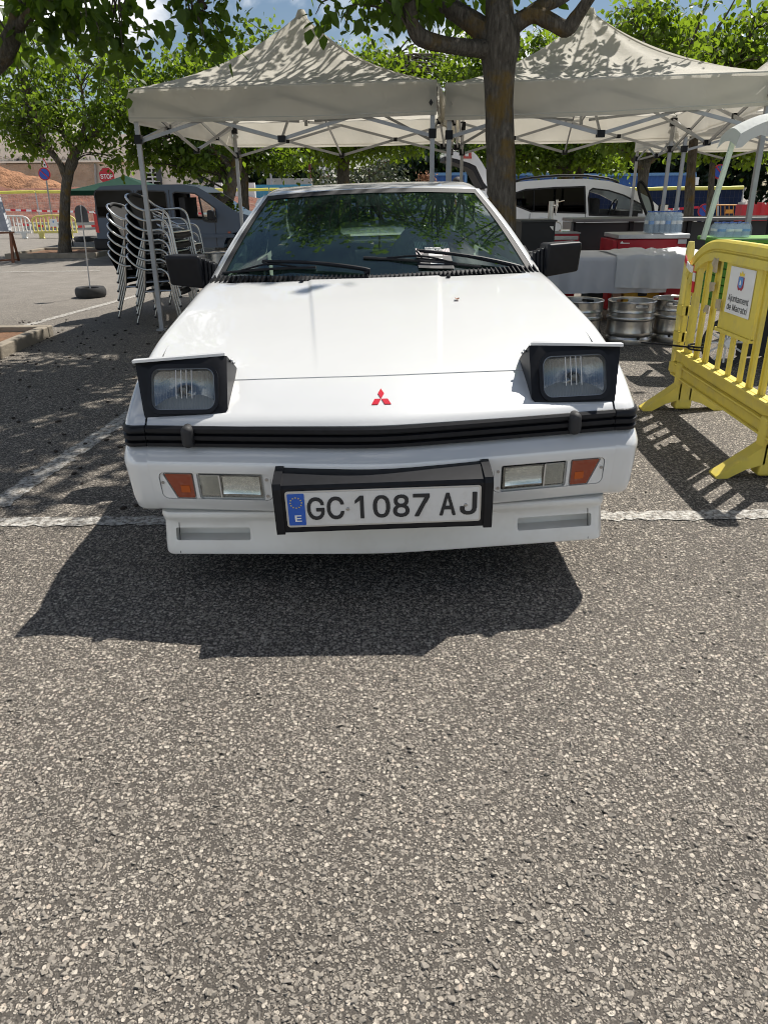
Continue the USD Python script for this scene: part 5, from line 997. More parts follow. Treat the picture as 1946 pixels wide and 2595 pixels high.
tent('cream canopy tent farthest back, its near edge seen over the small white market canopy', [(4.12, 11.35), (7.2, 10.9), (7.7, 14.6), (4.6, 15.0)], [2.0, 2.0, 1.96, 1.96], 2.27, (5.9, 13.0, 3.15), 3)

# ------------------------------------------------------------------ stacked bistro chairs
def bistro():
    t = thing('bistro_chair', 'x', 'chair', (0, 0, 0), 'stacked aluminium bistro chairs'); w = 0.265       # faces +x
    def side(s):
        return [(0.25, s * w, 0.0), (0.215, s * w, 0.25), (0.19, s * w, 0.50), (0.165, s * w, 0.62), (0.10, s * w, 0.672), (0.0, s * w, 0.670), (-0.09, s * w * 1.0, 0.668), (-0.19, s * w, 0.715), (-0.27, s * w * 0.92, 0.79), (-0.315, s * w * 0.62, 0.835)]
    L = side(-1); R = side(1)[::-1]; pts = L + [(-0.328, 0, 0.848)] + R; pts = [(x, y, z * 0.89) for x, y, z in pts]
    obj('arm_frame', MB().tube(smooth_path(pts, 5), 0.0125, 8), 'aluminium', t, 60, local=True)
    for s in (-1, 1):
        obj('rear_leg', MB().tube(smooth_path([(-0.27, s * 0.245, 0.0), (-0.20, s * 0.235, 0.20), (-0.135, s * 0.225, 0.39), (-0.09, s * 0.262, 0.594)], 5), 0.0125, 8), 'aluminium', t, 60, local=True)
        obj('rubber_foot', MB().tube([(0.2505, s * w, 0.0), (0.248, s * w, 0.02)], 0.015, 8), 'black_rubber', t, local=True); obj('rubber_foot', MB().tube([(-0.2705, s * 0.245, 0.0), (-0.265, s * 0.244, 0.02)], 0.015, 8), 'black_rubber', t, local=True)
        obj('seat_rail', MB().tube([(0.20, s * 0.235, 0.375), (-0.15, s * 0.225, 0.355)], 0.010, 8), 'aluminium', t, local=True)
    obj('cross_rail', MB().tube([(0.195, -0.25, 0.375), (0.195, 0.25, 0.375)], 0.010, 8), 'aluminium', t, local=True)
    X, Y = np.meshgrid(np.linspace(-0.17, 0.215, 10), np.linspace(-0.225, 0.225, 10)); Z = 0.39 - 0.012 * np.cos(Y * 6) - 0.05 * np.clip((X - 0.17) / 0.045, 0, 1)**2 - 0.02 * (X < -0.1); top = np.stack([X, Y, Z], -1); bot = top.copy(); bot[..., 2] -= 0.024
    m_ = MB().grid(top); m_.grid(bot[:, ::-1]); m_.grid(np.stack([bot[0], top[0]])); m_.grid(np.stack([top[-1], bot[-1]])); m_.grid(np.stack([top[:, 0], bot[:, 0]])); m_.grid(np.stack([bot[:, -1], top[:, -1]])); obj('woven_seat', m_, 'woven_black', t, 50, local=True)
    rows = []
    for zt_ in np.linspace(0, 1, 6):
        row = []
        for q in np.linspace(-1, 1, 13):
            xt = -0.328 + 0.055 * q**2 + (0.13 if abs(q) > 0.98 else 0.0) * 0; zt2 = 0.752 - 0.054 * q**2; xb, zb_ = -0.165 + 0.01 * q**2, 0.39; row.append([xb * (1 - zt_) + xt * zt_, q * (0.215 + 0.025 * zt_), zb_ * (1 - zt_) + zt2 * zt_])
        rows.append(row)
    rows = np.array(rows); bk = rows.copy(); bk[..., 0] -= 0.014; m_ = MB().grid(rows); m_.grid(bk[:, ::-1]); m_.grid(np.stack([rows[-1], bk[-1]])); obj('woven_back', m_, 'woven_black', t, 60, local=True)
    m_ = MB().tube(smooth_path([(-0.30, -0.16, 0.732), (-0.327, 0, 0.755), (-0.30, 0.16, 0.732)], 6), 0.018, 8); obj('wrapped_top', m_, 'woven_black', t, 60, local=True)
    return t
chair0 = bistro(); used = [False]
ORD = ['bottom', 'second', 'third', 'fourth', 'fifth', 'sixth', 'seventh', 'eighth']
def stack_chairs(x, y, rz, n, which, pitch=0.098, dx=0.012):
    for k in range(n):
        lab = f'topmost aluminium bistro chair of the {which}' if k == n - 1 else (f'bottom aluminium bistro chair of the {which}' if k == 0 else f'{ORD[k]} aluminium bistro chair from the bottom of the {which}')
        loc = (x + math.cos(rz) * dx * k, y + math.sin(rz) * dx * k, pitch * k)
        if not used[0]: place_first(chair0, loc, rz); tag(chair0, lab); used[0] = True
        else: copy_of(chair0, loc, rz, lab)
rzA = math.radians(-8)
def stack_at(rear_px, n, which, rz, pitch):
    p = atZ(*rear_px); c, s = math.cos(rz), math.sin(rz); ox, oy = -0.27, -0.245; stack_chairs(p[0] - (ox * c - oy * s), p[1] - (ox * s + oy * c), rz, n, which, pitch)
stack_at((349, 822), 7, 'tall stack behind the tent leg', rzA, 0.100)
stack_at((302, 806), 6, 'leftmost stack of chairs', rzA, 0.100)
stack_at((392, 785), 5, 'stack farthest right, behind the coupe mirror', rzA, 0.100)

# ------------------------------------------------------------------ grey van
def box_car(name, label, cat_, cx, cy, L, W, side_poly, wheels, wr, paint, windows, matrix):
    t = thing(name, label, cat_, matrix=matrix)
    return t
Yv = 16.9; vz = lambda v: atY(420, v, Yv)[2]; vx = lambda u: atY(u, 560, Yv)[0]
x0, x1 = vx(240), vx(640); V_W = 1.55
van = thing('van', 'dark grey passenger van parked behind the stacked chairs', 'van', ((x0 + x1) / 2, Yv + V_W / 2, 0))
zroof, zbelt, zsill = atY(420, 467, Yv)[2], atY(420, 553, Yv)[2], 0.20
prof = [(x0 + 0.05, 0.30), (x0, 0.55), (x0 + 0.02, zbelt), (x0 + 0.10, zroof - 0.10), (x0 + 0.22, zroof - 0.02), (x0 + 0.6, zroof), (vx(470), zroof + 0.005), (vx(508), zroof - 0.05), (vx(532), zroof - 0.16), (vx(600), zbelt + 0.12), (vx(640), zbelt + 0.02), (vx(668), zbelt - 0.15), (vx(672), 0.45), (vx(668), 0.28)]
wa_r, wa_f = vx(300), vx(600); wr = 0.27
body = Polygon(prof).difference(Point(wa_r, wr).buffer(wr * 1.18)).difference(Point(wa_f, wr).buffer(wr * 1.18))
wins = [Polygon([(vx(250), vz(548)), (vx(249), vz(488)), (vx(254), vz(480)), (vx(338), vz(480)), (vx(343), vz(484)), (vx(343), vz(550))]), Polygon([(vx(355), vz(550)), (vx(355), vz(486)), (vx(360), vz(481)), (vx(424), vz(484)), (vx(428), vz(490)), (vx(428), vz(550))]),
        Polygon([(vx(446), vz(552)), (vx(445), vz(490)), (vx(452), vz(486)), (vx(500), vz(490)), (vx(509), vz(496)), (vx(516), vz(558)), (vx(513), vz(556))]), Polygon([(vx(518), vz(560)), (vx(511), vz(500)), (vx(516), vz(502)), (vx(548), vz(528)), (vx(549), vz(563)), (vx(530), vz(563))])]
shell = body
for w_ in wins[:2]: shell = shell.difference(w_)
for w_ in wins[2:]: shell = shell.difference(w_)
thk = 0.05
obj('side_shell', MB().prism(shell, Yv, Yv + thk), 'van_paint', van); obj('far_side_shell', MB().prism(shell, Yv + V_W - thk, Yv + V_W), 'van_paint', van)
ring = list(Polygon(prof).exterior.coords)[:-1]
rp = MB()
for k in range(len(ring)):
    a, b = ring[k], ring[(k + 1) % len(ring)]
    if k in (8,): continue
    rp.quad((a[0], Yv + 0.004, a[1]), (b[0], Yv + 0.004, b[1]), (b[0], Yv + V_W - 0.004, b[1]), (a[0], Yv + V_W - 0.004, a[1]))
obj('body', rp, 'van_paint', van); a, b = ring[8], ring[9]; obj('windscreen', MB().quad((a[0], Yv + 0.01, a[1]), (b[0], Yv + 0.01, b[1]), (b[0], Yv + V_W - 0.01, b[1]), (a[0], Yv + V_W - 0.01, a[1])), 'side_glass', van)
for k, w_ in enumerate(wins):
    if k < 2: obj('tinted_window', MB().prism(w_, Yv + 0.008, Yv + 0.02), 'tinted_glass', van); obj('tinted_window', MB().prism(w_, Yv + V_W - 0.02, Yv + V_W - 0.01), 'tinted_glass', van)
    elif k == 3: obj('quarter_glass', MB().prism(w_, Yv + 0.008, Yv + 0.016), 'clear_glass', van)
    fr_ = w_.buffer(0.012).difference(w_.buffer(-0.012)); obj('window_seal', MB().prism(fr_, Yv - 0.004, Yv + 0.01), 'black_rubber', van)
obj('seat_row', MB().box((vx(462), Yv + 0.7, 0.9), (0.12, 1.1, 0.75)), 'interior_black', van); obj('interior_wall', MB().box((vx(436), Yv + V_W / 2, (zroof + 0.4) / 2), (0.03, V_W - 0.12, zroof - 0.5)), 'interior_black', van)
for u in (349, 436, 545): obj('door_seam', MB().bar((vx(u), Yv - 0.002, 0.32), (vx(u), Yv - 0.002, zroof - 0.10 if u < 500 else zbelt - 0.05), 0.012, 0.004), 'black_matt', van)
obj('side_moulding', MB().box(((vx(350) + vx(590)) / 2, Yv - 0.012, 0.52), (vx(575) - vx(330), 0.03, 0.07)), 'van_paint', van)
obj('tail_lamp', MB().prism(Polygon([(x0 - 0.004, 0.62), (x0 + 0.07, 0.60), (x0 + 0.06, 0.98), (x0 - 0.004, 1.0)]), Yv - 0.012, Yv + 0.2), 'lamp_red', van); obj('rear_bumper', rbox((x0 + 0.08, Yv + V_W / 2, 0.38), (0.34, V_W + 0.04, 0.24), 0.05), 'black_plastic', van)
obj('indicator', MB().box((vx(579), Yv - 0.01, atY(579, 588, Yv)[2]), (0.06, 0.02, 0.035)), 'amber_lens', van); obj('aerial', MB().tube([(vx(524), Yv + 0.5, zroof - 0.05), (atY(488, 446, Yv)[0], Yv + 0.5, atY(488, 446, Yv)[2])], 0.006, 6), 'black_matt', van)
obj('door_mirror', rbox((vx(540), Yv - 0.14, zbelt + 0.06), (0.14, 0.20, 0.20), 0.04), 'black_plastic', van)
for xw in (wa_r, wa_f):
    for yy in (Yv + 0.11, Yv + V_W - 0.11):
        wh = obj('wheel', MB().lathe([(0.17, -0.09), (wr - 0.02, -0.09), (wr, -0.06), (wr, 0.06), (wr - 0.02, 0.09), (0.17, 0.09)], (xw, yy, wr), 28, 'y'), 'tyre_rubber', van); obj('rim', MB().lathe([(0, 0.06), (0.10, 0.075), (0.17, 0.06), (0.17, -0.06), (0, -0.05)], (xw, yy, wr), 24, 'y'), 'aluminium', wh)

# ------------------------------------------------------------------ white estate car with its tailgate and front door open
Ys_ = 15.0; S_W = 1.65; ux = lambda u: atY(u, 500, Ys_)[0]; uz = lambda u, v: atY(u, v, Ys_)[2]
suv = thing('estate_car', 'white estate car with its tailgate raised and front door open behind the bar counter', 'car', (ux(1500), Ys_ + S_W / 2, 0))
top = [(1228, 478), (1260, 468), (1330, 458), (1400, 453), (1480, 452), (1540, 458), (1590, 472), (1640, 497), (1672, 522)]
prof = [(ux(1222), 0.35), (ux(1218), 0.75)] + [(ux(u), uz(u, v)) for u, v in top] + [(ux(1745), uz(1745, 543)), (ux(1775), uz(1775, 560)), (ux(1785), 0.6), (ux(1782), 0.3)]
wr = 0.31; wxr, wxf = ux(1290), ux(1715)
shell = Polygon(prof).difference(Point(wxr, wr).buffer(wr * 1.15)).difference(Point(wxf, wr).buffer(wr * 1.15))
W1 = Polygon([(ux(u), uz(u, v)) for u, v in ((1306, 488), (1330, 480), (1400, 475), (1479, 472), (1487, 539), (1348, 535), (1303, 518))]); W2 = Polygon([(ux(u), uz(u, v)) for u, v in ((1497, 544), (1491, 500), (1493, 482), (1500, 477), (1540, 482), (1580, 494), (1628, 518), (1632, 548))])
sh2 = shell.difference(W1).difference(W2)
obj('side_shell', MB().prism(sh2, Ys_, Ys_ + 0.05), 'car_white', suv); obj('far_side_shell', MB().prism(sh2, Ys_ + S_W - 0.05, Ys_ + S_W), 'car_white', suv)
ring = list(Polygon(prof).exterior.coords)[:-1]; rp = MB(); gl = None
for k in range(len(ring)):
    a, b = ring[k], ring[(k + 1) % len(ring)]; q = ((a[0], Ys_ + 0.004, a[1]), (b[0], Ys_ + 0.004, b[1]), (b[0], Ys_ + S_W - 0.004, b[1]), (a[0], Ys_ + S_W - 0.004, a[1]))
    if k in (8, 9): obj('windscreen', MB().quad(*q), 'clear_glass', suv)
    elif k == 1: continue
    else: rp.quad(*q)
obj('body', rp, 'car_white', suv)
for yy in (Ys_ + 0.012, Ys_ + S_W - 0.02): obj('rear_side_glass', MB().prism(W1, yy, yy + 0.008), 'tinted_glass', suv)
obj('window_seal', MB().prism(W1.buffer(0.014).difference(W1.buffer(-0.012)), Ys_ - 0.004, Ys_ + 0.01), 'black_rubber', suv); obj('window_seal', MB().prism(W2.buffer(0.014).difference(W2.buffer(-0.012)), Ys_ - 0.004, Ys_ + 0.01), 'black_rubber', suv)
obj('window_divider', MB().bar((ux(1355), Ys_ + 0.004, uz(1355, 537)), (ux(1352), Ys_ + 0.004, uz(1352, 478)), 0.02, 0.02, up=(0, 1, 0)), 'black_plastic', suv)
obj('roof_rail', MB().tube(smooth_path([(ux(u), Ys_ + 0.12, uz(u, v) + 0.02) for u, v in ((1300, 464), (1330, 455), (1400, 448), (1480, 447), (1545, 456), (1568, 466))], 4), 0.022, 8), 'black_plastic', suv)
obj('dashboard', MB().box((ux(1610), Ys_ + S_W / 2, 0.92), (0.45, S_W - 0.15, 0.12)), 'interior_black', suv); obj('front_seat', rbox((ux(1520), Ys_ + 0.45, 0.85), (0.16, 0.5, 0.7), 0.06), 'interior_cloth', suv); a_ = np.linspace(0, 2 * np.pi, 25); obj('steering_wheel', MB().tube(np.stack([ux(1572) + 0.06 * np.cos(a_), Ys_ + 0.45 + 0.17 * np.sin(a_), 1.0 + 0.17 * np.cos(a_)], 1), 0.014, 6), 'interior_black', suv)
for u in (1487, 1345): obj('door_seam', MB().bar((ux(u), Ys_ - 0.002, 0.4), (ux(u), Ys_ - 0.002, uz(u, 540)), 0.010, 0.004), 'black_matt', suv)
obj('door_handle', rbox((ux(1380), Ys_ - 0.015, uz(1380, 553)), (0.16, 0.03, 0.04), 0.01), 'car_white', suv)
# open front door, hinged at its front edge and swung towards the counter
hx = ux(1640); dr = obj('front_door', MB().box((hx - 0.02, Ys_ - 0.42, 0.62), (0.07, 0.84, 0.62), 0.22), 'car_white', suv)
fp_ = [atY(u, v, Ys_ - 0.55) for u, v in ((1640, 548), (1622, 500), (1617, 468), (1625, 460), (1640, 482), (1652, 515), (1657, 548))]; obj('window_frame', MB().tube(smooth_path(fp_, 4), 0.025, 6), 'black_plastic', dr); obj('door_glass', MB().add(np.array(fp_), [[0, 1, 6], [1, 5, 6], [1, 2, 5], [2, 4, 5], [2, 3, 4]]), 'side_glass', dr)
c = atY(1680, 530, Ys_ - 0.75); obj('door_mirror', rbox(c, (0.16, 0.14, 0.18), 0.04), 'black_plastic', suv); obj('mirror_glass', MB().box(c + np.array([-0.01, -0.075, 0]), (0.13, 0.004, 0.15)), 'chrome', suv)
for xw in (wxr, wxf):
    for yy in (Ys_ + 0.11, Ys_ + S_W - 0.11): wh = obj('wheel', MB().lathe([(0.2, -0.1), (wr - 0.02, -0.1), (wr, -0.07), (wr, 0.07), (wr - 0.02, 0.1), (0.2, 0.1)], (xw, yy, wr), 28, 'y'), 'tyre_rubber', suv); obj('rim', MB().lathe([(0, 0.07), (0.12, 0.085), (0.2, 0.07), (0.2, -0.06), (0, -0.06)], (xw, yy, wr), 24, 'y'), 'aluminium', wh)
# tailgate: a shell seen edge-on, light side up
Yt_ = Ys_ + 0.25
og = [(1126, 383), (1155, 383), (1172, 390), (1198, 383), (1208, 392), (1222, 412), (1238, 440), (1246, 470)]; ig = [(1246, 486), (1226, 462), (1206, 420), (1190, 412), (1158, 402), (1127, 395)]
tg = Polygon([(atY(u, v, Yt_)[0], atY(u, v, Yt_)[2]) for u, v in og + ig]); tgt = obj('tailgate', MB().prism(tg, Yt_, Yt_ + 1.15), 'car_white', suv)
ib = Polygon([(atY(u, v, Yt_)[0], atY(u, v, Yt_)[2]) for u, v in ((1127, 396), (1158, 403), (1190, 413), (1206, 421), (1226, 463), (1246, 487), (1244, 480), (1222, 476), (1198, 432), (1186, 424), (1150, 410), (1126, 406))]); obj('inner_lining', MB().prism(ib, Yt_ + 0.01, Yt_ + 1.13), 'interior_black', tgt)
tl = Polygon([(atY(u, v, Yt_)[0], atY(u, v, Yt_)[2]) for u, v in ((1172, 401), (1176, 387), (1194, 385), (1195, 401))]); obj('tail_lamp', MB().prism(tl, Yt_ - 0.012, Yt_ + 0.1), 'lamp_red', tgt); a = atY(1183, 391, Yt_ - 0.016); obj('reverse_lamp', MB().box(a, (0.06, 0.01, 0.05)), 'sign_white', tgt)
obj('gas_strut', MB().tube([atY(1208, 425, Yt_ + 0.1), atY(1235, 492, Yt_ + 0.1)], 0.012, 6), 'black_plastic', tgt); obj('rear_glass', MB().prism(Polygon([(atY(u, v, Yt_)[0], atY(u, v, Yt_)[2]) for u, v in ((1212, 398), (1216, 397), (1244, 450), (1244, 458))]), Yt_ + 0.1, Yt_ + 1.05), 'tinted_glass', tgt)

# person behind the coupe
def person(loc, rz, label):
    t = thing('person', label, 'person', loc); J = lambda *p: np.array(p, float)
    def bone(a, b, ra, rb): return m3.Manifold.hull_points(np.vstack([np.array(trimesh.creation.icosphere(2, ra).vertices) + a, np.array(trimesh.creation.icosphere(2, rb).vertices) + b]).astype(np.float32))
    B = [bone(J(0, 0, 1.02), J(0, 0.01, 1.25), 0.135, 0.15), bone(J(-0.12, 0, 1.36), J(0.12, 0, 1.36), 0.075, 0.075), bone(J(0, 0, 1.25), J(0, 0, 1.36), 0.14, 0.10), bone(J(-0.07, 0, 0.93), J(0.07, 0, 0.93), 0.12, 0.12), bone(J(0, 0, 0.93), J(0, 0, 1.05), 0.13, 0.13), bone(J(0, 0, 1.38), J(0, -0.015, 1.47), 0.055, 0.05),
         bone(J(0, -0.02, 1.555), J(0, 0.0, 1.60), 0.080, 0.088), bone(J(0, -0.045, 1.50), J(0, -0.02, 1.57), 0.048, 0.072), bone(J(0, -0.105, 1.555), J(0, -0.09, 1.585), 0.012, 0.010), bone(J(-0.085, 0, 1.55), J(-0.085, 0.005, 1.58), 0.014, 0.016), bone(J(0.085, 0, 1.55), J(0.085, 0.005, 1.58), 0.014, 0.016)]
    for s in (-1, 1):
        B += [bone(J(s * 0.09, 0, 0.90), J(s * 0.10, -0.01, 0.48), 0.085, 0.055), bone(J(s * 0.10, -0.01, 0.48), J(s * 0.10, 0.02, 0.09), 0.055, 0.038), bone(J(s * 0.10, 0.03, 0.045), J(s * 0.11, -0.14, 0.035), 0.042, 0.032), bone(J(s * 0.17, 0, 1.36), J(s * 0.22, 0.02, 1.09), 0.052, 0.040), bone(J(s * 0.22, 0.02, 1.09), J(s * 0.20, -0.12, 0.88), 0.038, 0.026), bone(J(s * 0.20, -0.125, 0.86), J(s * 0.19, -0.155, 0.80), 0.027, 0.024)]
        for k in range(4): B.append(bone(J(s * (0.175 + 0.012 * k), -0.155, 0.79), J(s * (0.172 + 0.012 * k), -0.165 - 0.004 * k, 0.735 + 0.006 * abs(k - 1.5)), 0.009, 0.007))
        B.append(bone(J(s * 0.172, -0.14, 0.83), J(s * 0.155, -0.165, 0.785), 0.011, 0.008))
    m = B[0]
    for b in B[1:]: m = m + b
    m = m.refine_to_length(0.03); mm = m.to_mesh(); tm = trimesh.Trimesh(mm.vert_properties[:, :3], mm.tri_verts); trimesh.smoothing.filter_taubin(tm, iterations=8)
    body = obj('body', tm, 'skin', t, True, local=True); v = np.array(tm.vertices)
    def shell(name, keep, mat, d):
        f = tm.faces[keep[tm.faces].all(1)]; obj(name, (v + tm.vertex_normals * d, f), mat, t, True, local=True)
    shell('shirt', (v[:, 2] > 0.90) & (v[:, 2] < 1.405) & ~((np.abs(v[:, 0]) > 0.17) & (v[:, 2] < 1.12)), 'shirt_orange', 0.012); shell('trousers', (v[:, 2] > 0.07) & (v[:, 2] < 0.97) & (np.abs(v[:, 0]) < 0.165), 'trousers', 0.010); shell('shoes', (v[:, 2] < 0.085), 'black_rubber', 0.006)
    hair = (v[:, 2] > 1.585) | ((v[:, 2] > 1.50) & (v[:, 1] > 0.01) & (np.abs(v[:, 0]) < 0.10)); shell('hair', hair & (v[:, 2] > 1.49), 'hair_dark', 0.016)
    for s in (-1, 1): obj('eye', MB().sphere((s * 0.032, -0.092, 1.583), 0.011, 1), 'print_white', t, True, local=True)
    obj('mouth', MB().tube([(-0.022, -0.088, 1.515), (0, -0.094, 1.513), (0.022, -0.088, 1.515)], 0.004, 6), 'red_cooler', t, local=True)
    UsdGeom.Xformable(t).ClearXformOpOrder(); UsdGeom.Xformable(t).AddTransformOp(opSuffix='place').Set(Gf.Matrix4d().SetRotate(Gf.Rotation(Gf.Vec3d(0, 0, 1), math.degrees(rz))) * Gf.Matrix4d().SetTranslate(Gf.Vec3d(*loc)))
ph_ = atY(1160, 447, 14.0); person((float(ph_[0]), 14.0, float(ph_[2] - 1.70)), math.radians(160), 'dark haired person standing under the raised tailgate, head just above the coupe roof')

# ------------------------------------------------------------------ the bar: kegs, table, cooler, counter
def keg_proto():
    k = 1.08; t = thing('beer_keg', 'x', 'keg', (0, 0, 0), 'steel beer kegs on the ground')
    pr = [(0.175, 0.0), (0.196, 0.0), (0.200, 0.008), (0.200, 0.052), (0.196, 0.060), (0.188, 0.075), (0.197, 0.082), (0.203, 0.10), (0.203, 0.125), (0.197, 0.14), (0.196, 0.19), (0.196, 0.225), (0.203, 0.235), (0.206, 0.247), (0.203, 0.259), (0.196, 0.267), (0.197, 0.30), (0.203, 0.308), (0.199, 0.325), (0.200, 0.335), (0.203, 0.395), (0.207, 0.402), (0.203, 0.408), (0.196, 0.404), (0.194, 0.345), (0.175, 0.335), (0.10, 0.330), (0.05, 0.345), (0, 0.345)]
    ks_ = 0.97; sol = mani(MB().lathe([(0, 0)] + [(r * k, z * ks_) for r, z in pr[:-1]] + [(0, pr[-1][1] * ks_)], (0, 0, 0), 72))
    sol = sol - mani(MB().prism(rrect(-0.062, 0.062, 0.357 * ks_, 0.385 * ks_, 0.0125), -0.4, 0.4)); obj('body', sol, 'steel_keg', t, 35, local=True)
    for a in (0.0, math.pi):
        hole = rrect(-0.066, 0.066, 0.353 * ks_, 0.389 * ks_, 0.016); R_ = 0.2205
        rim_ = hole.buffer(0.003).difference(hole.buffer(-0.004)); v, f = MB().prism(rim_, 0, 0.001).mesh(); v = np.array(v); q = v.copy(); ang = v[:, 0] / R_ - math.pi / 2 + a; q[:, 0] = R_ * np.cos(ang); q[:, 1] = R_ * np.sin(ang); obj('hole_rim', (q, f), 'steel_dark', t, False, local=True)
    obj('valve', MB().lathe([(0.035, 0.33), (0.035, 0.365), (0.02, 0.365), (0, 0.355)], (0, 0, 0), 20), 'steel_dark', t, local=True); obj('drain_hole', MB().lathe([(0, -0.004), (0.012, -0.004), (0.012, 0.002), (0, 0.002)], (0, -0.2155, 0.07), 12, 'y'), 'black_matt', t, local=True)
    return t
kg = keg_proto(); k1 = atZ(1606, 876); ks = [(k1[0], k1[1] + 0.20), (k1[0] - 0.475, k1[1] + 0.26), (k1[0] + 0.46, k1[1] + 0.30)]
place_first(kg, (*ks[0], 0), math.radians(8)); tag(kg, 'steel beer keg seen whole, midway between the coupe and the yellow barrier')
copy_of(kg, (*ks[1], 0), math.radians(-35), 'steel beer keg half hidden by the coupe bonnet'); copy_of(kg, (*ks[2], 0), math.radians(-28), 'steel beer keg half hidden behind the yellow barrier')

Yb = 8.25; tz = atY(1600, 648, Yb)[2]; tx0, tx1 = atY(1380, 650, Yb)[0], atY(1800, 650, Yb)[0]; tw = 0.85
tb = thing('trestle_table', 'folding table under white cloths behind the beer kegs', 'table', ((tx0 + tx1) / 2, Yb + tw / 2, 0))
obj('tabletop', MB().box(((tx0 + tx1) / 2, Yb + tw / 2 + 0.02, tz - 0.025), (tx1 - tx0 - 0.02, tw - 0.04, 0.035)), 'sign_white', tb)
for x in (tx0 + 0.15, tx1 - 0.15):
    for y in (Yb + 0.1, Yb + tw - 0.1): obj('leg', MB().tube([(x, y, 0), (x, y, tz - 0.04)], 0.014, 8), 'steel_dark', tb)
def tablecloth(xa, xb, z, drop_front, seed, y0, y1, lift=0.0, irregular=0.0):
    xs = np.linspace(xa, xb, 90); prof = [(y1, 0.0), ((y0 + y1) / 2, 0.0), (y0 + 0.10, 0.0), (y0 + 0.02, -0.003), (y0 - 0.008, -0.02)] + [(y0 - 0.014, -0.02 - k) for k in np.linspace(0.04, 1, 12)]
    P = []
    for x in xs:
        col = []; dr = drop_front(x)
        for i, (y, d) in enumerate(prof):
            if i < 5: zz, yy = z + d, y; bump_ = (meshkit.fbm(np.array([[x * 6, y * 6, seed]]), 3, seed)[0] - 0.5) * irregular * 1.3
            else:
                s = (i - 4) / 12; zz = z - 0.02 - (dr - 0.02) * s; fold = 0.022 * s * math.sin(x * 16 + seed + math.sin(x * 7)) + 0.010 * s * math.sin(x * 39 + seed); yy = y0 - 0.012 + fold - irregular * 0.4 * s; bump_ = 0
            col.append([x, yy, zz + bump_ + lift])
        P.append(col)
    return MB().grid(np.array(P)[:, ::-1])
zb1 = tz - atY(1600, 742, Yb - 0.02)[2]; zb2 = tz - atY(1640, 730, Yb - 0.04)[2]; xc1 = atY(1694, 700, Yb)[0]
single('tablecloth', tablecloth(tx0 - 0.02, xc1, tz, lambda x: zb1, 3, Yb, Yb + tw), 'table_linen', 'bluish white tablecloth hanging lowest on the table behind the kegs', 'tablecloth', smooth=80)
xs0 = atY(1556, 700, Yb)[0]
single('tablecloth', tablecloth(xs0, tx1 + 0.1, tz, lambda x: zb2 + 0.02 * math.sin((x - xs0) * 2.2), 8, Yb - 0.03, Yb + tw - 0.1, 0.016, 0.06), 'table_linen_grey', 'crumpled second cloth thrown over the right half of the table', 'tablecloth', smooth=80)
s0 = slab_between(1575, 1673, 746, 800, Yb + 0.25, 0.34, 0.0); t = thing('drinks_crate', 'yellow plastic drinks crate standing under the table', 'crate', (s0[0], s0[1], 0))
ztop_ = atY(1600, 744, Yb + 0.25)[2] + 0.05
for dy in (0, 0.33): obj('side', MB().box((s0[0], Yb + 0.26 + dy, ztop_ / 2), (s0[3], 0.02, ztop_)), 'crate_yellow', t)
for dx in (-1, 1): obj('side', MB().box((s0[0] + dx * (s0[3] / 2 - 0.01), Yb + 0.425, ztop_ / 2), (0.02, 0.30, ztop_ - 0.004)), 'crate_yellow', t)
obj('floor', MB().box((s0[0], Yb + 0.425, 0.02), (s0[3] - 0.05, 0.29, 0.02)), 'crate_yellow', t); obj('hand_hole', MB().prism(rrect(s0[0] - 0.05, s0[0] + 0.05, ztop_ - 0.075, ztop_ - 0.035, 0.015), Yb + 0.246, Yb + 0.249), 'black_matt', t)
s1 = slab_between(1675, 1760, 735, 800, Yb + 0.1, 0.4, 0.0); t = thing('red_crate', 'red box under the right end of the table', 'crate', (s1[0], s1[1], 0)); obj('body', rbox((s1[0], Yb + 0.32, (tz - 0.14) / 2), (s1[3], 0.4, tz - 0.16), 0.02), 'red_cooler', t); obj('rim', rbox((s1[0], Yb + 0.32, tz - 0.125), (s1[3] + 0.03, 0.43, 0.05), 0.015), 'red_cooler', t)
s2 = slab_between(1484, 1530, 742, 790, Yb + 0.3, 0.3, 0.0); t = thing('black_bin', 'black container under the left part of the table', 'container', (s2[0], s2[1], 0)); obj('body', rbox((s2[0], s2[1], 0.22), (s2[3], 0.3, 0.44), 0.03), 'black_matt', t); obj('lid', rbox((s2[0], s2[1], 0.455), (s2[3] + 0.03, 0.33, 0.04), 0.012), 'black_matt', t)
single('wooden_post', MB().box((atY(1560, 760, Yb + 0.3)[0], Yb + 0.3, 0.25), (0.09, 0.06, 0.5)), 'skin', 'pinkish plank leaning beside the yellow crate under the table', 'plank')
# red cooler chest with steel top
Yc = 9.3; ca, cb = atY(1568, 606, Yc), atY(1742, 606, Yc); cz = ca[2]
t = thing('cooler_chest', 'red drinks cooler with a steel top behind the table', 'cooler', ((ca[0] + cb[0]) / 2, Yc + 0.3, 0)); obj('body', rbox(((ca[0] + cb[0]) / 2, Yc + 0.3, cz / 2), (cb[0] - ca[0], 0.58, cz), 0.015), 'red_cooler', t); obj('steel_top', rbox(((ca[0] + cb[0]) / 2, Yc + 0.28, cz + 0.03), (cb[0] - ca[0] + 0.03, 0.62, 0.05), 0.008), 'galvanised', t)
obj('side_panel', MB().box((ca[0] - 0.03, Yc + 0.3, cz / 2), (0.05, 0.55, cz - 0.02)), 'red_cooler', t); obj('steel_end', MB().box((cb[0] - 0.06, Yc - 0.004, cz - 0.03), (0.10, 0.01, 0.05)), 'galvanised', t)
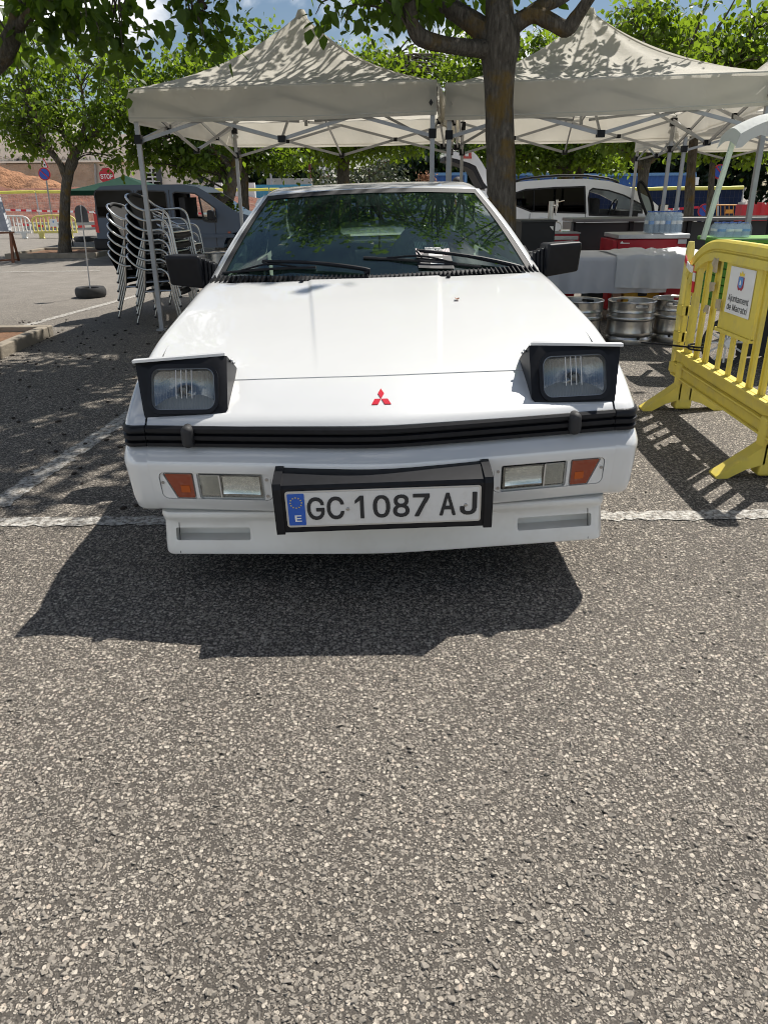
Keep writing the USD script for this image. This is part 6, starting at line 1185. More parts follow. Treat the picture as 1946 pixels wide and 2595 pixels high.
a = atY(1583, 614, Yc - 0.01); obj('maker_mark', MB().prism(Polygon([(a[0] - 0.05, a[2] - 0.012), (a[0] + 0.06, a[2] - 0.012), (a[0] + 0.06, a[2] - 0.004), (a[0] - 0.015, a[2] - 0.002), (a[0] - 0.03, a[2] + 0.018), (a[0] - 0.05, a[2] - 0.002)]), Yc - 0.006, Yc - 0.004), 'sign_white', t)
def bottle_pack(label, c, nx, ny, h=0.27, d=0.082, rot=0.0):
    t = thing('bottle_pack', label, 'bottles', c); g = rng(int(c[0] * 100))
    for i in range(nx):
        for j in range(ny):
            x, y = (i - (nx - 1) / 2) * d, (j - (ny - 1) / 2) * d; r = d * 0.48; pr = [(0, 0), (r * 0.9, 0), (r, 0.015), (r, h * 0.28), (r * 0.93, h * 0.33), (r, h * 0.38), (r, h * 0.62), (r * 0.75, h * 0.78), (r * 0.36, h * 0.90), (r * 0.36, h * 0.96)]
            b_ = obj('bottle', MB().lathe(pr, (c[0] + x, c[1] + y, c[2] + 0.002), 14), 'bottle_plastic', t, 50); obj('label', MB().lathe([(r * 1.015, h * 0.40), (r * 1.015, h * 0.56)], (c[0] + x, c[1] + y, c[2] + 0.002), 14), 'crest_blue' if (i + j) % 3 == 0 else 'sign_white', b_, 50); obj('cap', MB().lathe([(r * 0.40, h * 0.95), (r * 0.40, h), (0, h)], (c[0] + x, c[1] + y, c[2] + 0.002), 12), 'cap_blue', b_)
    W_, D_ = nx * d / 2, ny * d / 2; rows = []
    for z in np.linspace(0.004, h * 0.93, 8):
        k = 1.0 if z < h * 0.66 else 1 - 0.12 * (z - h * 0.66) / (h * 0.27); row = []
        for q in np.linspace(0, 1, 61):
            s = q * 4 % 4; e = [(-W_ + 2 * W_ * s, -D_), (W_, -D_ + 2 * D_ * (s - 1)), (W_ - 2 * W_ * (s - 2), D_), (-W_, D_ - 2 * D_ * (s - 3))][min(3, int(s))] if q < 1 else (-W_, -D_); row.append([c[0] + e[0] * k, c[1] + e[1] * k, c[2] + z + 0.008 * math.sin(q * 80) * (z > h * 0.8)])
        rows.append(row)
    obj('shrink_wrap', MB().grid(rows), 'shrink_film', t, 60)
wp_ = atY(1676, 598, Yc + 0.25); bottle_pack('shrink wrapped pack of water bottles standing on the red cooler', (float(wp_[0]), Yc + 0.25, cz + 0.057), 6, 3, 0.24, 0.066)
# counter
Yk = 10.5; kz = atY(1600, 552, Yk)[2]; kx0, kx1 = atY(1458, 560, Yk)[0], atY(2050, 560, Yk)[0]
t = thing('bar_counter', 'long black bar counter under the right canopy', 'bar counter', ((kx0 + kx1) / 2, Yk + 0.3, 0)); obj('counter_top', rbox(((kx0 + kx1) / 2, Yk + 0.25, kz - 0.02), (kx1 - kx0 + 0.1, 0.62, 0.04), 0.008), 'bar_top', t)
n = 4
for k in range(n):
    xa, xb = kx0 + (kx1 - kx0) * k / n, kx0 + (kx1 - kx0) * (k + 1) / n; obj('panel', MB().box(((xa + xb) / 2, Yk + 0.12, (kz - 0.05) / 2 + 0.02), (xb - xa - 0.05, 0.03, kz - 0.10)), 'bar_panel', t); obj('upright', MB().box((xa + 0.0, Yk + 0.10, (kz - 0.045) / 2), (0.05, 0.07, kz - 0.045)), 'black_plastic', t)
obj('end_panel', MB().box((kx0 - 0.03, Yk + 0.28, (kz - 0.05) / 2), (0.03, 0.5, kz - 0.05)), 'bar_top', t)
# black box and beer tap, red machine
s3 = slab_between(1318, 1408, 562, 640, 9.6, 0.45, 0.0); t = thing('black_cabinet', 'black cabinet beside the tree trunk, behind the coupe mirror', 'cabinet', (s3[0], s3[1], 0)); zc_ = atY(1360, 562, 9.6)[2]
obj('body', MB().box((s3[0], s3[1], zc_ / 2), (s3[3], 0.45, zc_)), 'black_matt', t); obj('top', MB().box((s3[0], s3[1], zc_ + 0.012), (s3[3] + 0.03, 0.48, 0.022)), 'bar_panel', t); a = atY(1399, 577, 9.59); obj('corner_sticker', MB().prism(Polygon([(a[0] - 0.03, a[2] + 0.02), (a[0] + 0.015, a[2] + 0.02), (a[0] + 0.015, a[2] - 0.03)]), 9.592, 9.597), 'sign_white', t)
b0 = atY(1391, 600, 9.95); t1 = atY(1392, 509, 9.95); t = thing('beer_tap', 'chrome beer tap column rising in front of the white estate car', 'beer tap', (b0[0], 9.95, 0)); obj('column', MB().tube([(b0[0], 9.95, 0.0), (b0[0], 9.95, t1[2])], 0.033, 16), 'steel_keg', t, 60); c = atY(1410, 521, 9.93)
obj('tap', MB().tube([(b0[0] + 0.02, 9.93, c[2]), (c[0] + 0.02, 9.92, c[2])], 0.014, 10), 'chrome', t, 60); obj('spout', MB().tube([(c[0], 9.92, c[2] + 0.07), (c[0], 9.92, c[2] + 0.02), (c[0], 9.92, c[2] - 0.02), (c[0] - 0.005, 9.92, c[2] - 0.11)], [0.016, 0.014, 0.016, 0.006], 10), 'chrome', t, 60); obj('lever', MB().tube([(c[0], 9.92, c[2] + 0.04), (c[0] + 0.09, 9.92, c[2] + 0.06)], 0.006, 8), 'chrome', t)
ra, rb = atY(1400, 592, 10.0), atY(1468, 592, 10.0); t = thing('cooling_unit', 'red and steel drinks cooling unit with a coiled white hose on top', 'cooling unit', ((ra[0] + rb[0]) / 2, 10.2, 0))
obj('cabinet', MB().box(((ra[0] + rb[0]) / 2, 10.2, ra[2] / 2), (rb[0] - ra[0], 0.4, ra[2])), 'red_cooler', t); obj('top_edge', MB().box(((ra[0] + rb[0]) / 2, 10.2, ra[2] + 0.008), (rb[0] - ra[0] + 0.03, 0.42, 0.014)), 'steel_dark', t)
for v0, v1 in ((597, 607), (615, 624)): a, b_ = atY(1404, v1, 9.99), atY(1465, v0, 9.99); obj('steel_panel', MB().box(((a[0] + b_[0]) / 2, 9.99, (a[2] + b_[2]) / 2), (b_[0] - a[0], 0.015, b_[2] - a[2])), 'steel_keg', t)
c = atY(1411, 581, 10.15); a_ = np.linspace(0, 4 * np.pi, 50); obj('coiled_hose', MB().tube(np.stack([c[0] + 0.06 * np.cos(a_), 10.15 + 0.01 * a_ / 6, c[2] + 0.02 + 0.07 * np.sin(a_)], 1), 0.009, 6), 'sign_white', t, 60); c = atY(1430, 588, 10.1); obj('steel_fittings', rbox(c + np.array([0, 0, 0.01]), (0.12, 0.1, 0.05), 0.012), 'chrome', t)
c = atY(548, 641, 9.2); t = thing('steel_pot', 'steel pot standing beside the left door mirror of the coupe', 'pot', (c[0], 9.2, 0)); zt_ = atY(548, 641, 9.2)[2]; obj('pot_body', MB().lathe([(0.0, zt_ - 0.22), (0.15, zt_ - 0.22), (0.15, zt_), (0.156, zt_ + 0.004), (0.146, zt_), (0.146, zt_ - 0.20), (0, zt_ - 0.20)], (c[0], 9.2, 0), 30), 'steel_keg', t, 40); obj('stand', MB().lathe([(0.05, 0.0), (0.15, 0.0), (0.15, 0.02), (0.03, 0.03), (0.03, zt_ - 0.22), (0, zt_ - 0.22)], (c[0], 9.2, 0), 24), 'black_plastic', t)

# ------------------------------------------------------------------ near yellow barrier
Yn0, Yn1, bxx = 5.03, 3.42, 1.96; Hb = 1.06
nb = thing('plastic_barrier', 'large yellow plastic barrier with a printed council sign, at the right edge', 'barrier', (bxx, 4.0, 0))
yy = lambda s: Yn0 + (Yn1 - Yn0) * s
xof = lambda y: bxx + (y - 4.0) * 0.03
tp = smooth_path([(xof(Yn0), Yn0 + 0.02, 0.86), (xof(4.96), 4.97, 0.96), (xof(4.85), 4.85, 1.03), (xof(4.65), 4.65, 1.080), (xof(4.3), 4.3, 1.088), (xof(3.9), 3.9, 1.088), (xof(3.65), 3.65, 1.080), (xof(3.48), 3.48, 1.03), (xof(3.40), 3.40, 0.90)], 6)
def rail(pts, w, h): 
    S = []
    for i, p in enumerate(pts):
        d = pts[min(i + 1, len(pts) - 1)] - pts[max(i - 1, 0)]; d /= np.linalg.norm(d); n = np.cross(d, [1, 0, 0]); n /= np.linalg.norm(n); n = n if n[2] > 0 else -n
        S.append([p + n * dz + np.array([dx, 0, 0]) for dx, dz in ((-w / 2, -h), (-w / 2, -h * 0.62), (-w * 0.30, -h * 0.56), (-w * 0.30, -h * 0.50), (-w / 2, -h * 0.44), (-w / 2, -0.012), (-w * 0.3, 0), (w * 0.3, 0), (w / 2, -0.012), (w / 2, -h))])
    v, f = loft(S); m_ = trimesh.Trimesh(v, f, process=False); m_.fix_normals(); return m_
obj('top_rail', rail(tp, 0.062, 0.115), 'yellow_plastic', nb, 25)
obj('bottom_rail', rail(np.array([(xof(y), y, 0.375) for y in np.linspace(5.0, 3.42, 12)]), 0.07, 0.17), 'yellow_plastic', nb, 25)
for z in (0.372, 0.29, 0.215): obj('rail_rib', MB().bar((xof(5.0) - 0.045, 5.0, z), (xof(3.42) - 0.045, 3.42, z), 0.022, 0.010), 'yellow_plastic', nb)
sy = [4.72, 4.57, 3.93, 3.78, 3.63, 3.48]
def slat(y, z0, z1):
    m_ = MB(); x = xof(y); m_.bar((x, y, z0), (x, y, z1), 0.052, 0.020, up=(1, 0, 0)); m_.bar((x - 0.0, y + 0.014, z0), (x, y + 0.014, z1), 0.016, 0.07, up=(0, 1, 0)); return m_
for y in sy: obj('slat', MB().box((xof(y), y, (0.37 + 0.965) / 2), (0.012, 0.040, 0.60)), 'yellow_plastic', nb); obj('slat_rib', MB().box((xof(y) - 0.010, y + 0.018, (0.37 + 0.965) / 2), (0.012, 0.007, 0.60)), 'yellow_plastic', nb)
for y in (4.39, 4.23, 4.07): obj('slat', MB().box((xof(y), y, (0.37 + 0.61) / 2), (0.014, 0.042, 0.24)), 'yellow_plastic', nb)
obj('sign_backing', MB().box((xof(4.22), 4.22, 0.80), (0.026, 0.43, 0.38)), 'yellow_plastic', nb); obj('backing_ledge', MB().box((xof(4.22) - 0.004, 4.22, 0.605), (0.05, 0.43, 0.02)), 'yellow_plastic', nb)
for y, w in ((4.885, 0.07), (5.03, 0.04)): obj('end_post', rbox((xof(y), y, 0.50 if w > 0.06 else 0.58), (0.035, w, 0.92 if w > 0.06 else 0.70), 0.010), 'yellow_plastic', nb)
obj('hook_post', MB().tube([(xof(5.08), 5.10, 0.20), (xof(5.08), 5.11, 0.60), (xof(5.08), 5.10, 1.0), (xof(5.08), 5.10, 1.045)], [0.024, 0.026, 0.026, 0.018], 10), 'yellow_faded', nb, 60)
for z in (0.24, 0.45, 0.62): obj('hook_clip', MB().box((xof(5.06), 5.06, z), (0.06, 0.10, 0.06)), 'yellow_plastic', nb)
xw = xof(4.22) - 0.0165
ps = obj('sign_panel', MB().box((xw - 0.001, 4.215, 0.835), (0.003, 0.30, 0.248)), 'sign_white', nb)
def on_sign(v, f, u0, z0): v = np.array(v); return np.stack([np.full(len(v), xw - 0.004) + v[:, 1] * 0.2, u0 - v[:, 0], z0 + v[:, 2]], 1), f
v, f = text_xz('Ajuntament', 0.034, 0.25, False, 0.002); obj('lettering', on_sign(v, f, 4.215 + 0.125, 0.778), 'print_black', ps, False); v, f = text_xz('de Marratxí', 0.034, 0.25, False, 0.002); obj('lettering', on_sign(v, f, 4.215 + 0.125, 0.730), 'print_black', ps, False)
def sgn_poly(pts, d, m_, n_): v, f = MB().prism(Polygon(pts), 0, 0.001).mesh(); v = np.array(v); o = np.stack([xw - d + v[:, 1], 4.215 - v[:, 0] * 0.9, 0.892 + v[:, 2] * 0.72], 1); obj(n_, (o, f[:, ::-1]), m_, ps, False)
sgn_poly([(-0.040, -0.045), (-0.02, -0.07), (0, -0.062), (0.02, -0.07), (0.040, -0.045), (0.038, 0.03), (-0.038, 0.03)], 0.0045, 'crest_red', 'crest_border'); sgn_poly([(-0.030, 0.028), (-0.030, -0.020), (-0.018, -0.044), (0, -0.052), (0.018, -0.044), (0.030, -0.020), (0.030, 0.028)], 0.0062, 'crest_blue', 'crest_shield'); sgn_poly([(-0.028, 0.036), (-0.034, 0.062), (-0.016, 0.050), (0, 0.072), (0.016, 0.050), (0.034, 0.062), (0.028, 0.036)], 0.0045, 'print_yellow', 'crest_crown'); sgn_poly([(-0.010, -0.012), (0, 0.012), (0.010, -0.012), (0.008, -0.028), (-0.008, -0.028)], 0.0075, 'sign_white', 'crest_emblem')
for yf_ in (4.87, 3.60):
    x = xof(yf_); obj('foot_post', rbox((x, yf_, 0.16), (0.11, 0.09, 0.30), 0.015), 'yellow_plastic', nb, 25)
    for s in (-1, 1):
        pts = [(x + s * dx, yf_ + dy, z) for dx, z in ((0.03, 0.215), (0.06, 0.17), (0.24, 0.035), (0.265, 0.004), (0.19, 0.0), (0.09, 0.055), (0.03, 0.06)) for dy in (-0.042, 0.042)]; P2 = Polygon([(s * dx, z) for dx, z in ((0.03, 0.185), (0.075, 0.150), (0.215, 0.046), (0.265, 0.012), (0.262, 0.0), (0.205, 0.0), (0.12, 0.048), (0.03, 0.075))])
        v, f = MB().prism(P2, -0.045, 0.045).mesh(); tm_ = trimesh.Trimesh(np.array(v) + [x, yf_, 0], f); tm_.fix_normals(); obj('foot', tm_, 'yellow_plastic', nb, 20)
# things tied and stuck to it
t = thing('cable_tie', 'black cable tie with a long loose end around the yellow barrier foot', 'cable tie', (2.0, 4.72, 0.40)); a_ = np.linspace(0, 2 * np.pi, 21); obj('loop', MB().tube(np.stack([xof(4.73) + 0.055 * np.cos(a_), 4.73 + 0.06 * np.sin(a_), 0.43 + 0 * a_], 1), 0.006, 6), 'black_plastic', t); obj('second_loop', MB().tube(np.stack([xof(4.73) + 0.055 * np.cos(a_), 4.73 + 0.06 * np.sin(a_), 0.447 + 0 * a_], 1), 0.006, 6), 'black_plastic', t); obj('loose_end', MB().tube([(xof(4.73) - 0.05, 4.74, 0.437), (xof(4.73) - 0.2, 4.78, 0.448), (xof(4.73) - 0.33, 4.82, 0.455)], 0.006, 6), 'black_plastic', t)
t = thing('barrier_tape', 'knotted end of red and white tape hanging from the yellow barrier end', 'tape', (2.03, 5.05, 0.9)); pts = [atY(1737, 652, 5.02), atY(1741, 668, 4.98), atY(1748, 678, 4.95), atY(1757, 684, 4.92), atY(1763, 680, 4.90), atY(1759, 690, 4.90), atY(1757, 712, 4.90), atY(1754, 740, 4.90)]
for k in range(len(pts) - 1): obj('tape_band', MB().bar(pts[k], pts[k + 1], 0.05 if k < 4 else 0.03, 0.006, up=(1, 0, 0.3)), 'tape_red' if k in (0, 3, 4, 6) else 'tape_white', t)
for k, (y, z, h_, lb) in enumerate(((4.57, 0.905, 0.075, 'wide band of brown packing tape high on the yellow slats'), (4.57, 0.80, 0.05, 'torn strip of brown packing tape below the wide band'), (4.44, 0.71, 0.06, 'curled piece of brown packing tape halfway down the yellow slats'), (4.60, 0.665, 0.05, 'lowest scrap of brown packing tape on the yellow slats'))):
    X, Z = np.meshgrid(np.linspace(-0.034, 0.036, 6), np.linspace(0, h_, 4)); g = rng(k); single('packing_tape', MB().grid(np.stack([np.full(X.shape, xof(y) - 0.034) + g.normal(0, 0.004, X.shape), y - X, z + Z + g.normal(0, 0.004, X.shape)], -1)), 'packing_tape', lb, 'tape remnant', smooth=60)

# green market cart behind the barrier
cx0, cx1, cy0, cy1 = 2.74, 4.2, 6.2, 6.7; ct = thing('market_cart', 'green slatted market cart with a small white canopy behind the yellow barrier', 'market cart', ((cx0 + cx1) / 2, (cy0 + cy1) / 2, 0)); zc0, zc1 = 0.45, atY(1890, 616, cy0)[2]
n = 8
for k in range(n):
    z0 = zc0 + (zc1 - zc0) * k / n; hh = (zc1 - zc0) / n - 0.008
    obj('slat', MB().box(((cx0 + cx1) / 2, cy0, z0 + hh / 2), (cx1 - cx0, 0.025, hh)), 'green_slat', ct); obj('slat', MB().box((cx0, (cy0 + cy1) / 2, z0 + hh / 2), (0.025, cy1 - cy0 - 0.03, hh)), 'green_slat', ct)
obj('counter_top', rbox(((cx0 + cx1) / 2, (cy0 + cy1) / 2, zc1 + 0.015), (cx1 - cx0 + 0.12, cy1 - cy0 + 0.12, 0.03), 0.008), 'green_slat', ct); obj('inside', MB().box(((cx0 + cx1) / 2, (cy0 + cy1) / 2 + 0.02, (zc0 + zc1) / 2 - 0.02), (cx1 - cx0 - 0.06, cy1 - cy0 - 0.06, zc1 - zc0 - 0.06)), 'black_matt', ct)
pb_, pt_ = atY(1781, 606, cy0 + 0.3), atY(1859, 352, cy0 + 0.3)
off = pt_ - pb_
for dx, dy in ((0, 0), (1.5, 0)): s = 1 if dx == 0 else -1; obj('canopy_pole', MB().bar(pb_ + [dx, dy, 0.0] + ([0.05, 0, 0] if dx else [0, 0, 0]), pb_ + [dx + s * off[0], dy, off[2]], 0.034), 'green_pole', ct)
zt0 = pt_[2]; X0, X1 = pt_[0] - 0.02, pt_[0] + 1.6; rows = []
for y in np.linspace(cy0 + 0.14, cy0 + 0.50, 9): rows.append([[x, y, zt0 + 0.03 + 0.10 * math.sin(math.pi * min(1, (x - X0) / 0.30) / 2) + 0.05 * math.sin(math.pi * (y - cy0 - 0.14) / 0.36)] for x in np.r_[np.linspace(X0, X0 + 0.3, 7), np.linspace(X0 + 0.5, X1, 6)]])
rows = np.array(rows); cn = obj('canopy', MB().grid(rows), 'stall_cloth', ct, 60); fr_ = rows[0]; obj('scalloped_edge', MB().grid([fr_, [[p[0] - (0.03 if i < 3 else 0), p[1] - 0.01, p[2] - 0.10 - 0.02 * math.sin(i * 1.7)] for i, p in enumerate(fr_)]]), 'stall_cloth', cn, 60); sd = rows[:, 0]; obj('scalloped_edge', MB().grid([[[p[0], p[1], p[2]] for p in sd], [[p[0] - 0.02, p[1], p[2] - 0.09] for p in sd]]), 'stall_cloth', cn, 60)
for yw in (cy0 - 0.06, cy1 + 0.06):
    wc = (2.80 if yw < cy0 else 3.9, yw, 0.20); w_ = obj('wheel', MB().lathe([(0.165, -0.02), (0.20, -0.018), (0.20, 0.018), (0.165, 0.02), (0.165, -0.02)], wc, 36, 'y'), 'tyre_rubber', ct); obj('hub', MB().lathe([(0, -0.05), (0.035, -0.05), (0.035, 0.05), (0, 0.05)], wc, 16, 'y'), 'sign_white', w_)
    for k in range(12): a = k * math.pi / 6; obj('spoke', MB().tube([(wc[0] + 0.03 * math.cos(a), yw, wc[2] + 0.03 * math.sin(a)), (wc[0] + 0.17 * math.cos(a), yw, wc[2] + 0.17 * math.sin(a))], 0.008, 5), 'sign_white', w_)
for x in (cx0 + 0.6, cx1 - 0.1): obj('cart_leg', MB().box((x, cy0 + 0.3, zc0 / 2), (0.06, 0.06, zc0)), 'black_matt', ct)
obj('dark_skirt', MB().box((3.55, cy0 + 0.15, zc0 / 2 + 0.02), (1.1, 0.05, zc0 - 0.05)), 'black_matt', ct)
wp2 = atY(1815, 610, cy0 + 0.3); bottle_pack('shrink wrapped pack of water bottles on the green cart counter', (float(wp2[0]) + 0.10, cy0 + 0.3, zc1 + 0.032), 4, 3, 0.11, 0.066)
c = atY(1944, 590, 7.6); t = thing('dark_chair', 'dark chair back cut off at the right edge beside the white poles', 'chair', (c[0] + 0.15, 7.6, 0)); obj('backrest', rbox((c[0] + 0.16, 7.6, c[2] - 0.02), (0.36, 0.05, 0.40), 0.02), 'black_plastic', t)
obj('seat', rbox((c[0] + 0.16, 7.8, 0.5), (0.4, 0.4, 0.05), 0.02), 'black_plastic', t)
for dx in (0, 0.32):
    for dy in (0, 0.36): obj('leg', MB().tube([(c[0] + dx, 7.62 + dy, 0), (c[0] + dx, 7.62 + dy, 0.9 if dy == 0 else 0.5)], 0.015, 6), 'black_plastic', t)
# ------------------------------------------------------------------ trees
LEAF_V = np.array([[0, 0, 0], [-0.36, 0.34, 0.05], [0, 0.46, -0.03], [0.36, 0.34, 0.05], [-0.24, 0.72, 0.02], [0.24, 0.72, 0.02], [0, 1.0, -0.05]])
LEAF_F = np.array([[0, 2, 1], [0, 3, 2], [1, 2, 4], [2, 3, 5], [4, 2, 6], [2, 5, 6]])
def leaves_at(P, size, g, droop=0.75):
    n = len(P); a = g.random(n) * 2 * np.pi; el = -g.normal(droop, 0.4, n); t = np.stack([np.cos(a) * np.cos(el), np.sin(a) * np.cos(el), np.sin(el)], 1)
    up = np.stack([g.normal(0, 0.45, n), g.normal(0, 0.45, n), np.ones(n)], 1); x = np.cross(t, up); x /= np.maximum(np.linalg.norm(x, axis=1, keepdims=True), 1e-6); z = np.cross(x, t); s = size * np.clip(g.normal(1, 0.25, n), 0.45, 1.6)
    L = LEAF_V[None] * s[:, None, None]; v = P[:, None] + L[..., :1] * x[:, None] + L[..., 1:2] * t[:, None] + L[..., 2:] * z[:, None]
    return v.reshape(-1, 3), (LEAF_F[None] + (np.arange(n) * 7)[:, None, None]).reshape(-1, 3)
def rough_tube(pts, rad, seed, n=12, k=6):
    q = smooth_path(np.column_stack([pts, rad]), k); v, f = tube_mesh(q[:, :3], np.maximum(q[:, 3], 0.004), n); c = np.repeat(q[:, :3], n, 0); c = np.vstack([c, q[:1, :3], q[-1:, :3]]); d = v - c
    nz = meshkit.fbm(v * [7, 7, 3], 4, seed) - 0.5; return c + d * (1 + 0.42 * nz[:, None]), f
def tree(name, label, limbs, crown, seed, leaf=0.11, per=42, mat='leaf_mid', spread=0.22, group=None, twig=0.012, bark='bark', flat=0.7, along0=0.62):
    g = rng(seed); t = thing(name, label, 'tree', (*np.array(limbs[0][0][0]), ) if False else tuple(limbs[0][0][0]), group); S = []
    for k, (pts, rad) in enumerate(limbs):
        obj('trunk' if k == 0 else 'limb', rough_tube(np.array(pts, float), np.array(rad, float), seed + k), bark, t, 60)
        q = smooth_path(np.array(pts, float), 6); S.append(q[len(q) // 2 if k == 0 else len(q) // 3:])
    S = np.vstack(S); TW, LV = MB(), []
    for (c, r, n) in crown:
        c, r = np.array(c, float), np.array(r, float); d = g.normal(size=(n, 3)); d /= np.linalg.norm(d, axis=1, keepdims=True); C_ = c + d * r * (g.random(n) ** 0.42)[:, None]; keep = meshkit.fbm(C_ * 1.3 / max(0.6, r.max() / 2), 3, seed) > 0.36; C_ = C_[keep]
        for e in C_:
            dd = np.linalg.norm(S - e, axis=1) + 1.2 * np.clip(S[:, 2] - e[2] + 0.2, 0, None); b = S[np.argmin(dd)] + g.normal(0, 0.02, 3); L = np.linalg.norm(e - b)
            m1 = b * 0.6 + e * 0.4 + np.array([0, 0, 0.16 * L]) + g.normal(0, 0.06 * L, 3); q = smooth_path([b, m1, e, e + (e - m1) * 0.25 + np.array([0, 0, -0.10])], 4); r0 = min(0.03, twig * (0.6 + 0.6 * L)); TW.tube(q, np.linspace(r0, 0.003, len(q)), 4, False)
            k = max(4, int(per * g.uniform(0.5, 1.4))); along = q[g.integers(int(len(q) * along0), len(q), k // 3)] + g.normal(0, spread * 0.35, (k // 3, 3)); ball = e + g.normal(size=(k - k // 3, 3)) * spread * np.array([1, 1, flat]); LV += [along, ball]
    if TW.n: tag(obj('twigs', TW, 'twig', t, False), kind='stuff')
    tag(obj('crown', leaves_at(np.vstack(LV), leaf, g), mat, t, False), kind='stuff')
    return t
A = lambda u, v, Y: tuple(atY(u, v, Y))
# the tree in front of the canopies
Y6 = 7.2; b6 = A(1272, 600, Y6)
T6 = [([(b6[0] + 0.01, Y6, -0.05), (b6[0], Y6, 0.5), A(1270, 500, Y6), A(1266, 340, Y6), A(1265, 200, Y6), A(1268, 110, Y6), A(1266, 40, Y6), A(1262, -40, Y6 + 0.1), A(1250, -160, Y6 + 0.4)], [0.21, 0.15, 0.132, 0.124, 0.128, 0.155, 0.115, 0.10, 0.06]),
      ([A(1262, 125, Y6), A(1224, 122, Y6 - 0.05), A(1175, 119, Y6 - 0.12), A(1125, 112, Y6 - 0.2), A(1068, 94, Y6 - 0.28), A(1045, 60, Y6 - 0.32), A(1040, 15, Y6 - 0.4), A(1000, -60, Y6 - 0.5), A(900, -130, Y6 - 0.6)], [0.10, 0.072, 0.066, 0.062, 0.066, 0.055, 0.050, 0.04, 0.02]),
      ([A(1262, 100, Y6), A(1233, 80, Y6 + 0.05), A(1190, 50, Y6 + 0.1), A(1148, 24, Y6 + 0.15), A(1095, -10, Y6 + 0.3), A(980, -80, Y6 + 0.7), A(820, -160, Y6 + 0.9)], [0.12, 0.098, 0.09, 0.08, 0.07, 0.05, 0.02]),
      ([A(1270, 95, Y6), A(1300, 66, Y6 - 0.02), A(1351, 35, Y6 - 0.08), A(1395, 54, Y6 - 0.14), A(1434, 72, Y6 - 0.18), A(1462, 40, Y6 - 0.22), A(1492, -5, Y6 - 0.3), A(1560, -90, Y6 - 0.4)], [0.10, 0.072, 0.062, 0.060, 0.060, 0.050, 0.042, 0.02]),
      ([A(1000, -60, Y6 - 0.5), A(820, -130, Y6 - 0.4), A(660, -120, Y6 - 0.3), A(560, -50, Y6 - 0.2), A(510, 5, Y6 - 0.2), A(490, 40, Y6 - 0.2)], [0.035, 0.028, 0.022, 0.016, 0.010, 0.005]),
      ([A(1340, 38, Y6 - 0.07), A(1372, 14, Y6 + 0.02), A(1430, -10, Y6 + 0.1), A(1520, -70, Y6 + 0.4), A(1700, -150, Y6 + 0.8)], [0.065, 0.055, 0.045, 0.03, 0.015])]
tree('plane_tree', 'stout tree whose lichen spotted trunk rises right behind the coupe, in front of the canopies', T6, [((0.1, 7.9, 4.1), (1.9, 1.5, 0.50), 95), ((2.4, 8.2, 4.1), (1.7, 1.5, 0.50), 80), ((-1.4, 7.2, 4.05), (1.4, 1.1, 0.48), 85), ((-0.7, 6.2, 4.7), (1.0, 0.7, 0.35), 45), ((1.0, 9.4, 4.5), (2.6, 1.4, 0.7), 90), ((0.2, 6.85, 5.5), (2.2, 1.35, 0.7), 115), ((0.5, 8.5, 5.5), (2.6, 1.2, 0.8), 90), (A(950, -8, 6.9), (0.40, 0.4, 0.12), 6), (A(1020, 10, 7.2), (0.35, 0.4, 0.16), 6), (A(515, -5, 7.0), (0.32, 0.5, 0.20), 9), (A(1190, -10, 7.6), (0.5, 0.5, 0.15), 6)], 61, 0.10, 24, 'leaf_near', 0.15, along0=0.86)
# tree at the left edge over the near pit
Y1 = 7.2
T1 = [([(-4.12, 7.30, 0), (-4.02, 7.28, 1.0), (-3.85, 7.25, 1.9), A(-6, 150, Y1), A(22, 110, Y1), A(42, 62, Y1), A(50, 10, Y1), A(60, -60, Y1)], [0.13, 0.11, 0.10, 0.085, 0.078, 0.070, 0.06, 0.03]),
      ([A(36, 75, Y1), A(110, 10, Y1 - 0.2), A(230, -40, Y1 - 0.3), A(320, -20, Y1 - 0.2)], [0.05, 0.04, 0.025, 0.012]), ([A(10, 125, Y1), A(-60, 60, Y1), A(-150, 0, Y1)], [0.06, 0.04, 0.02])]
tree('mulberry_tree', 'dark leaning tree whose leafy branches hang into the top left corner', T1, [(A(70, -15, 7.1), (0.75, 0.6, 0.28), 15), (A(210, -10, 6.9), (0.45, 0.5, 0.22), 10), (A(285, 90, 7.0), (0.14, 0.25, 0.22), 6), (A(120, 60, 7.2), (0.30, 0.4, 0.12), 4), (A(-110, -20, 7.4), (0.7, 0.7, 0.5), 18), ((-4.1, 7.6, 3.9), (1.5, 1.4, 0.5), 45)], 62, 0.105, 24, 'leaf_near', 0.14, along0=0.85)
def simple_tree(label, name, Y, trunk, limbs, crown, seed, **k):
    L = [([tuple([atY(*trunk[0][:2], Y)[0], Y, -0.05])] + [A(u, v, Y) for u, v, _ in trunk[1:]], [trunk[0][2]] + [r for _, _, r in trunk[1:]])] + [([A(u, v, Y + dy) for u, v, _, dy in lm], [r for _, _, r, _ in lm]) for lm in limbs]
    return tree(name, label, L, [(A(u, v, Y + dy), r, n) for u, v, dy, r, n in crown], seed, **k)
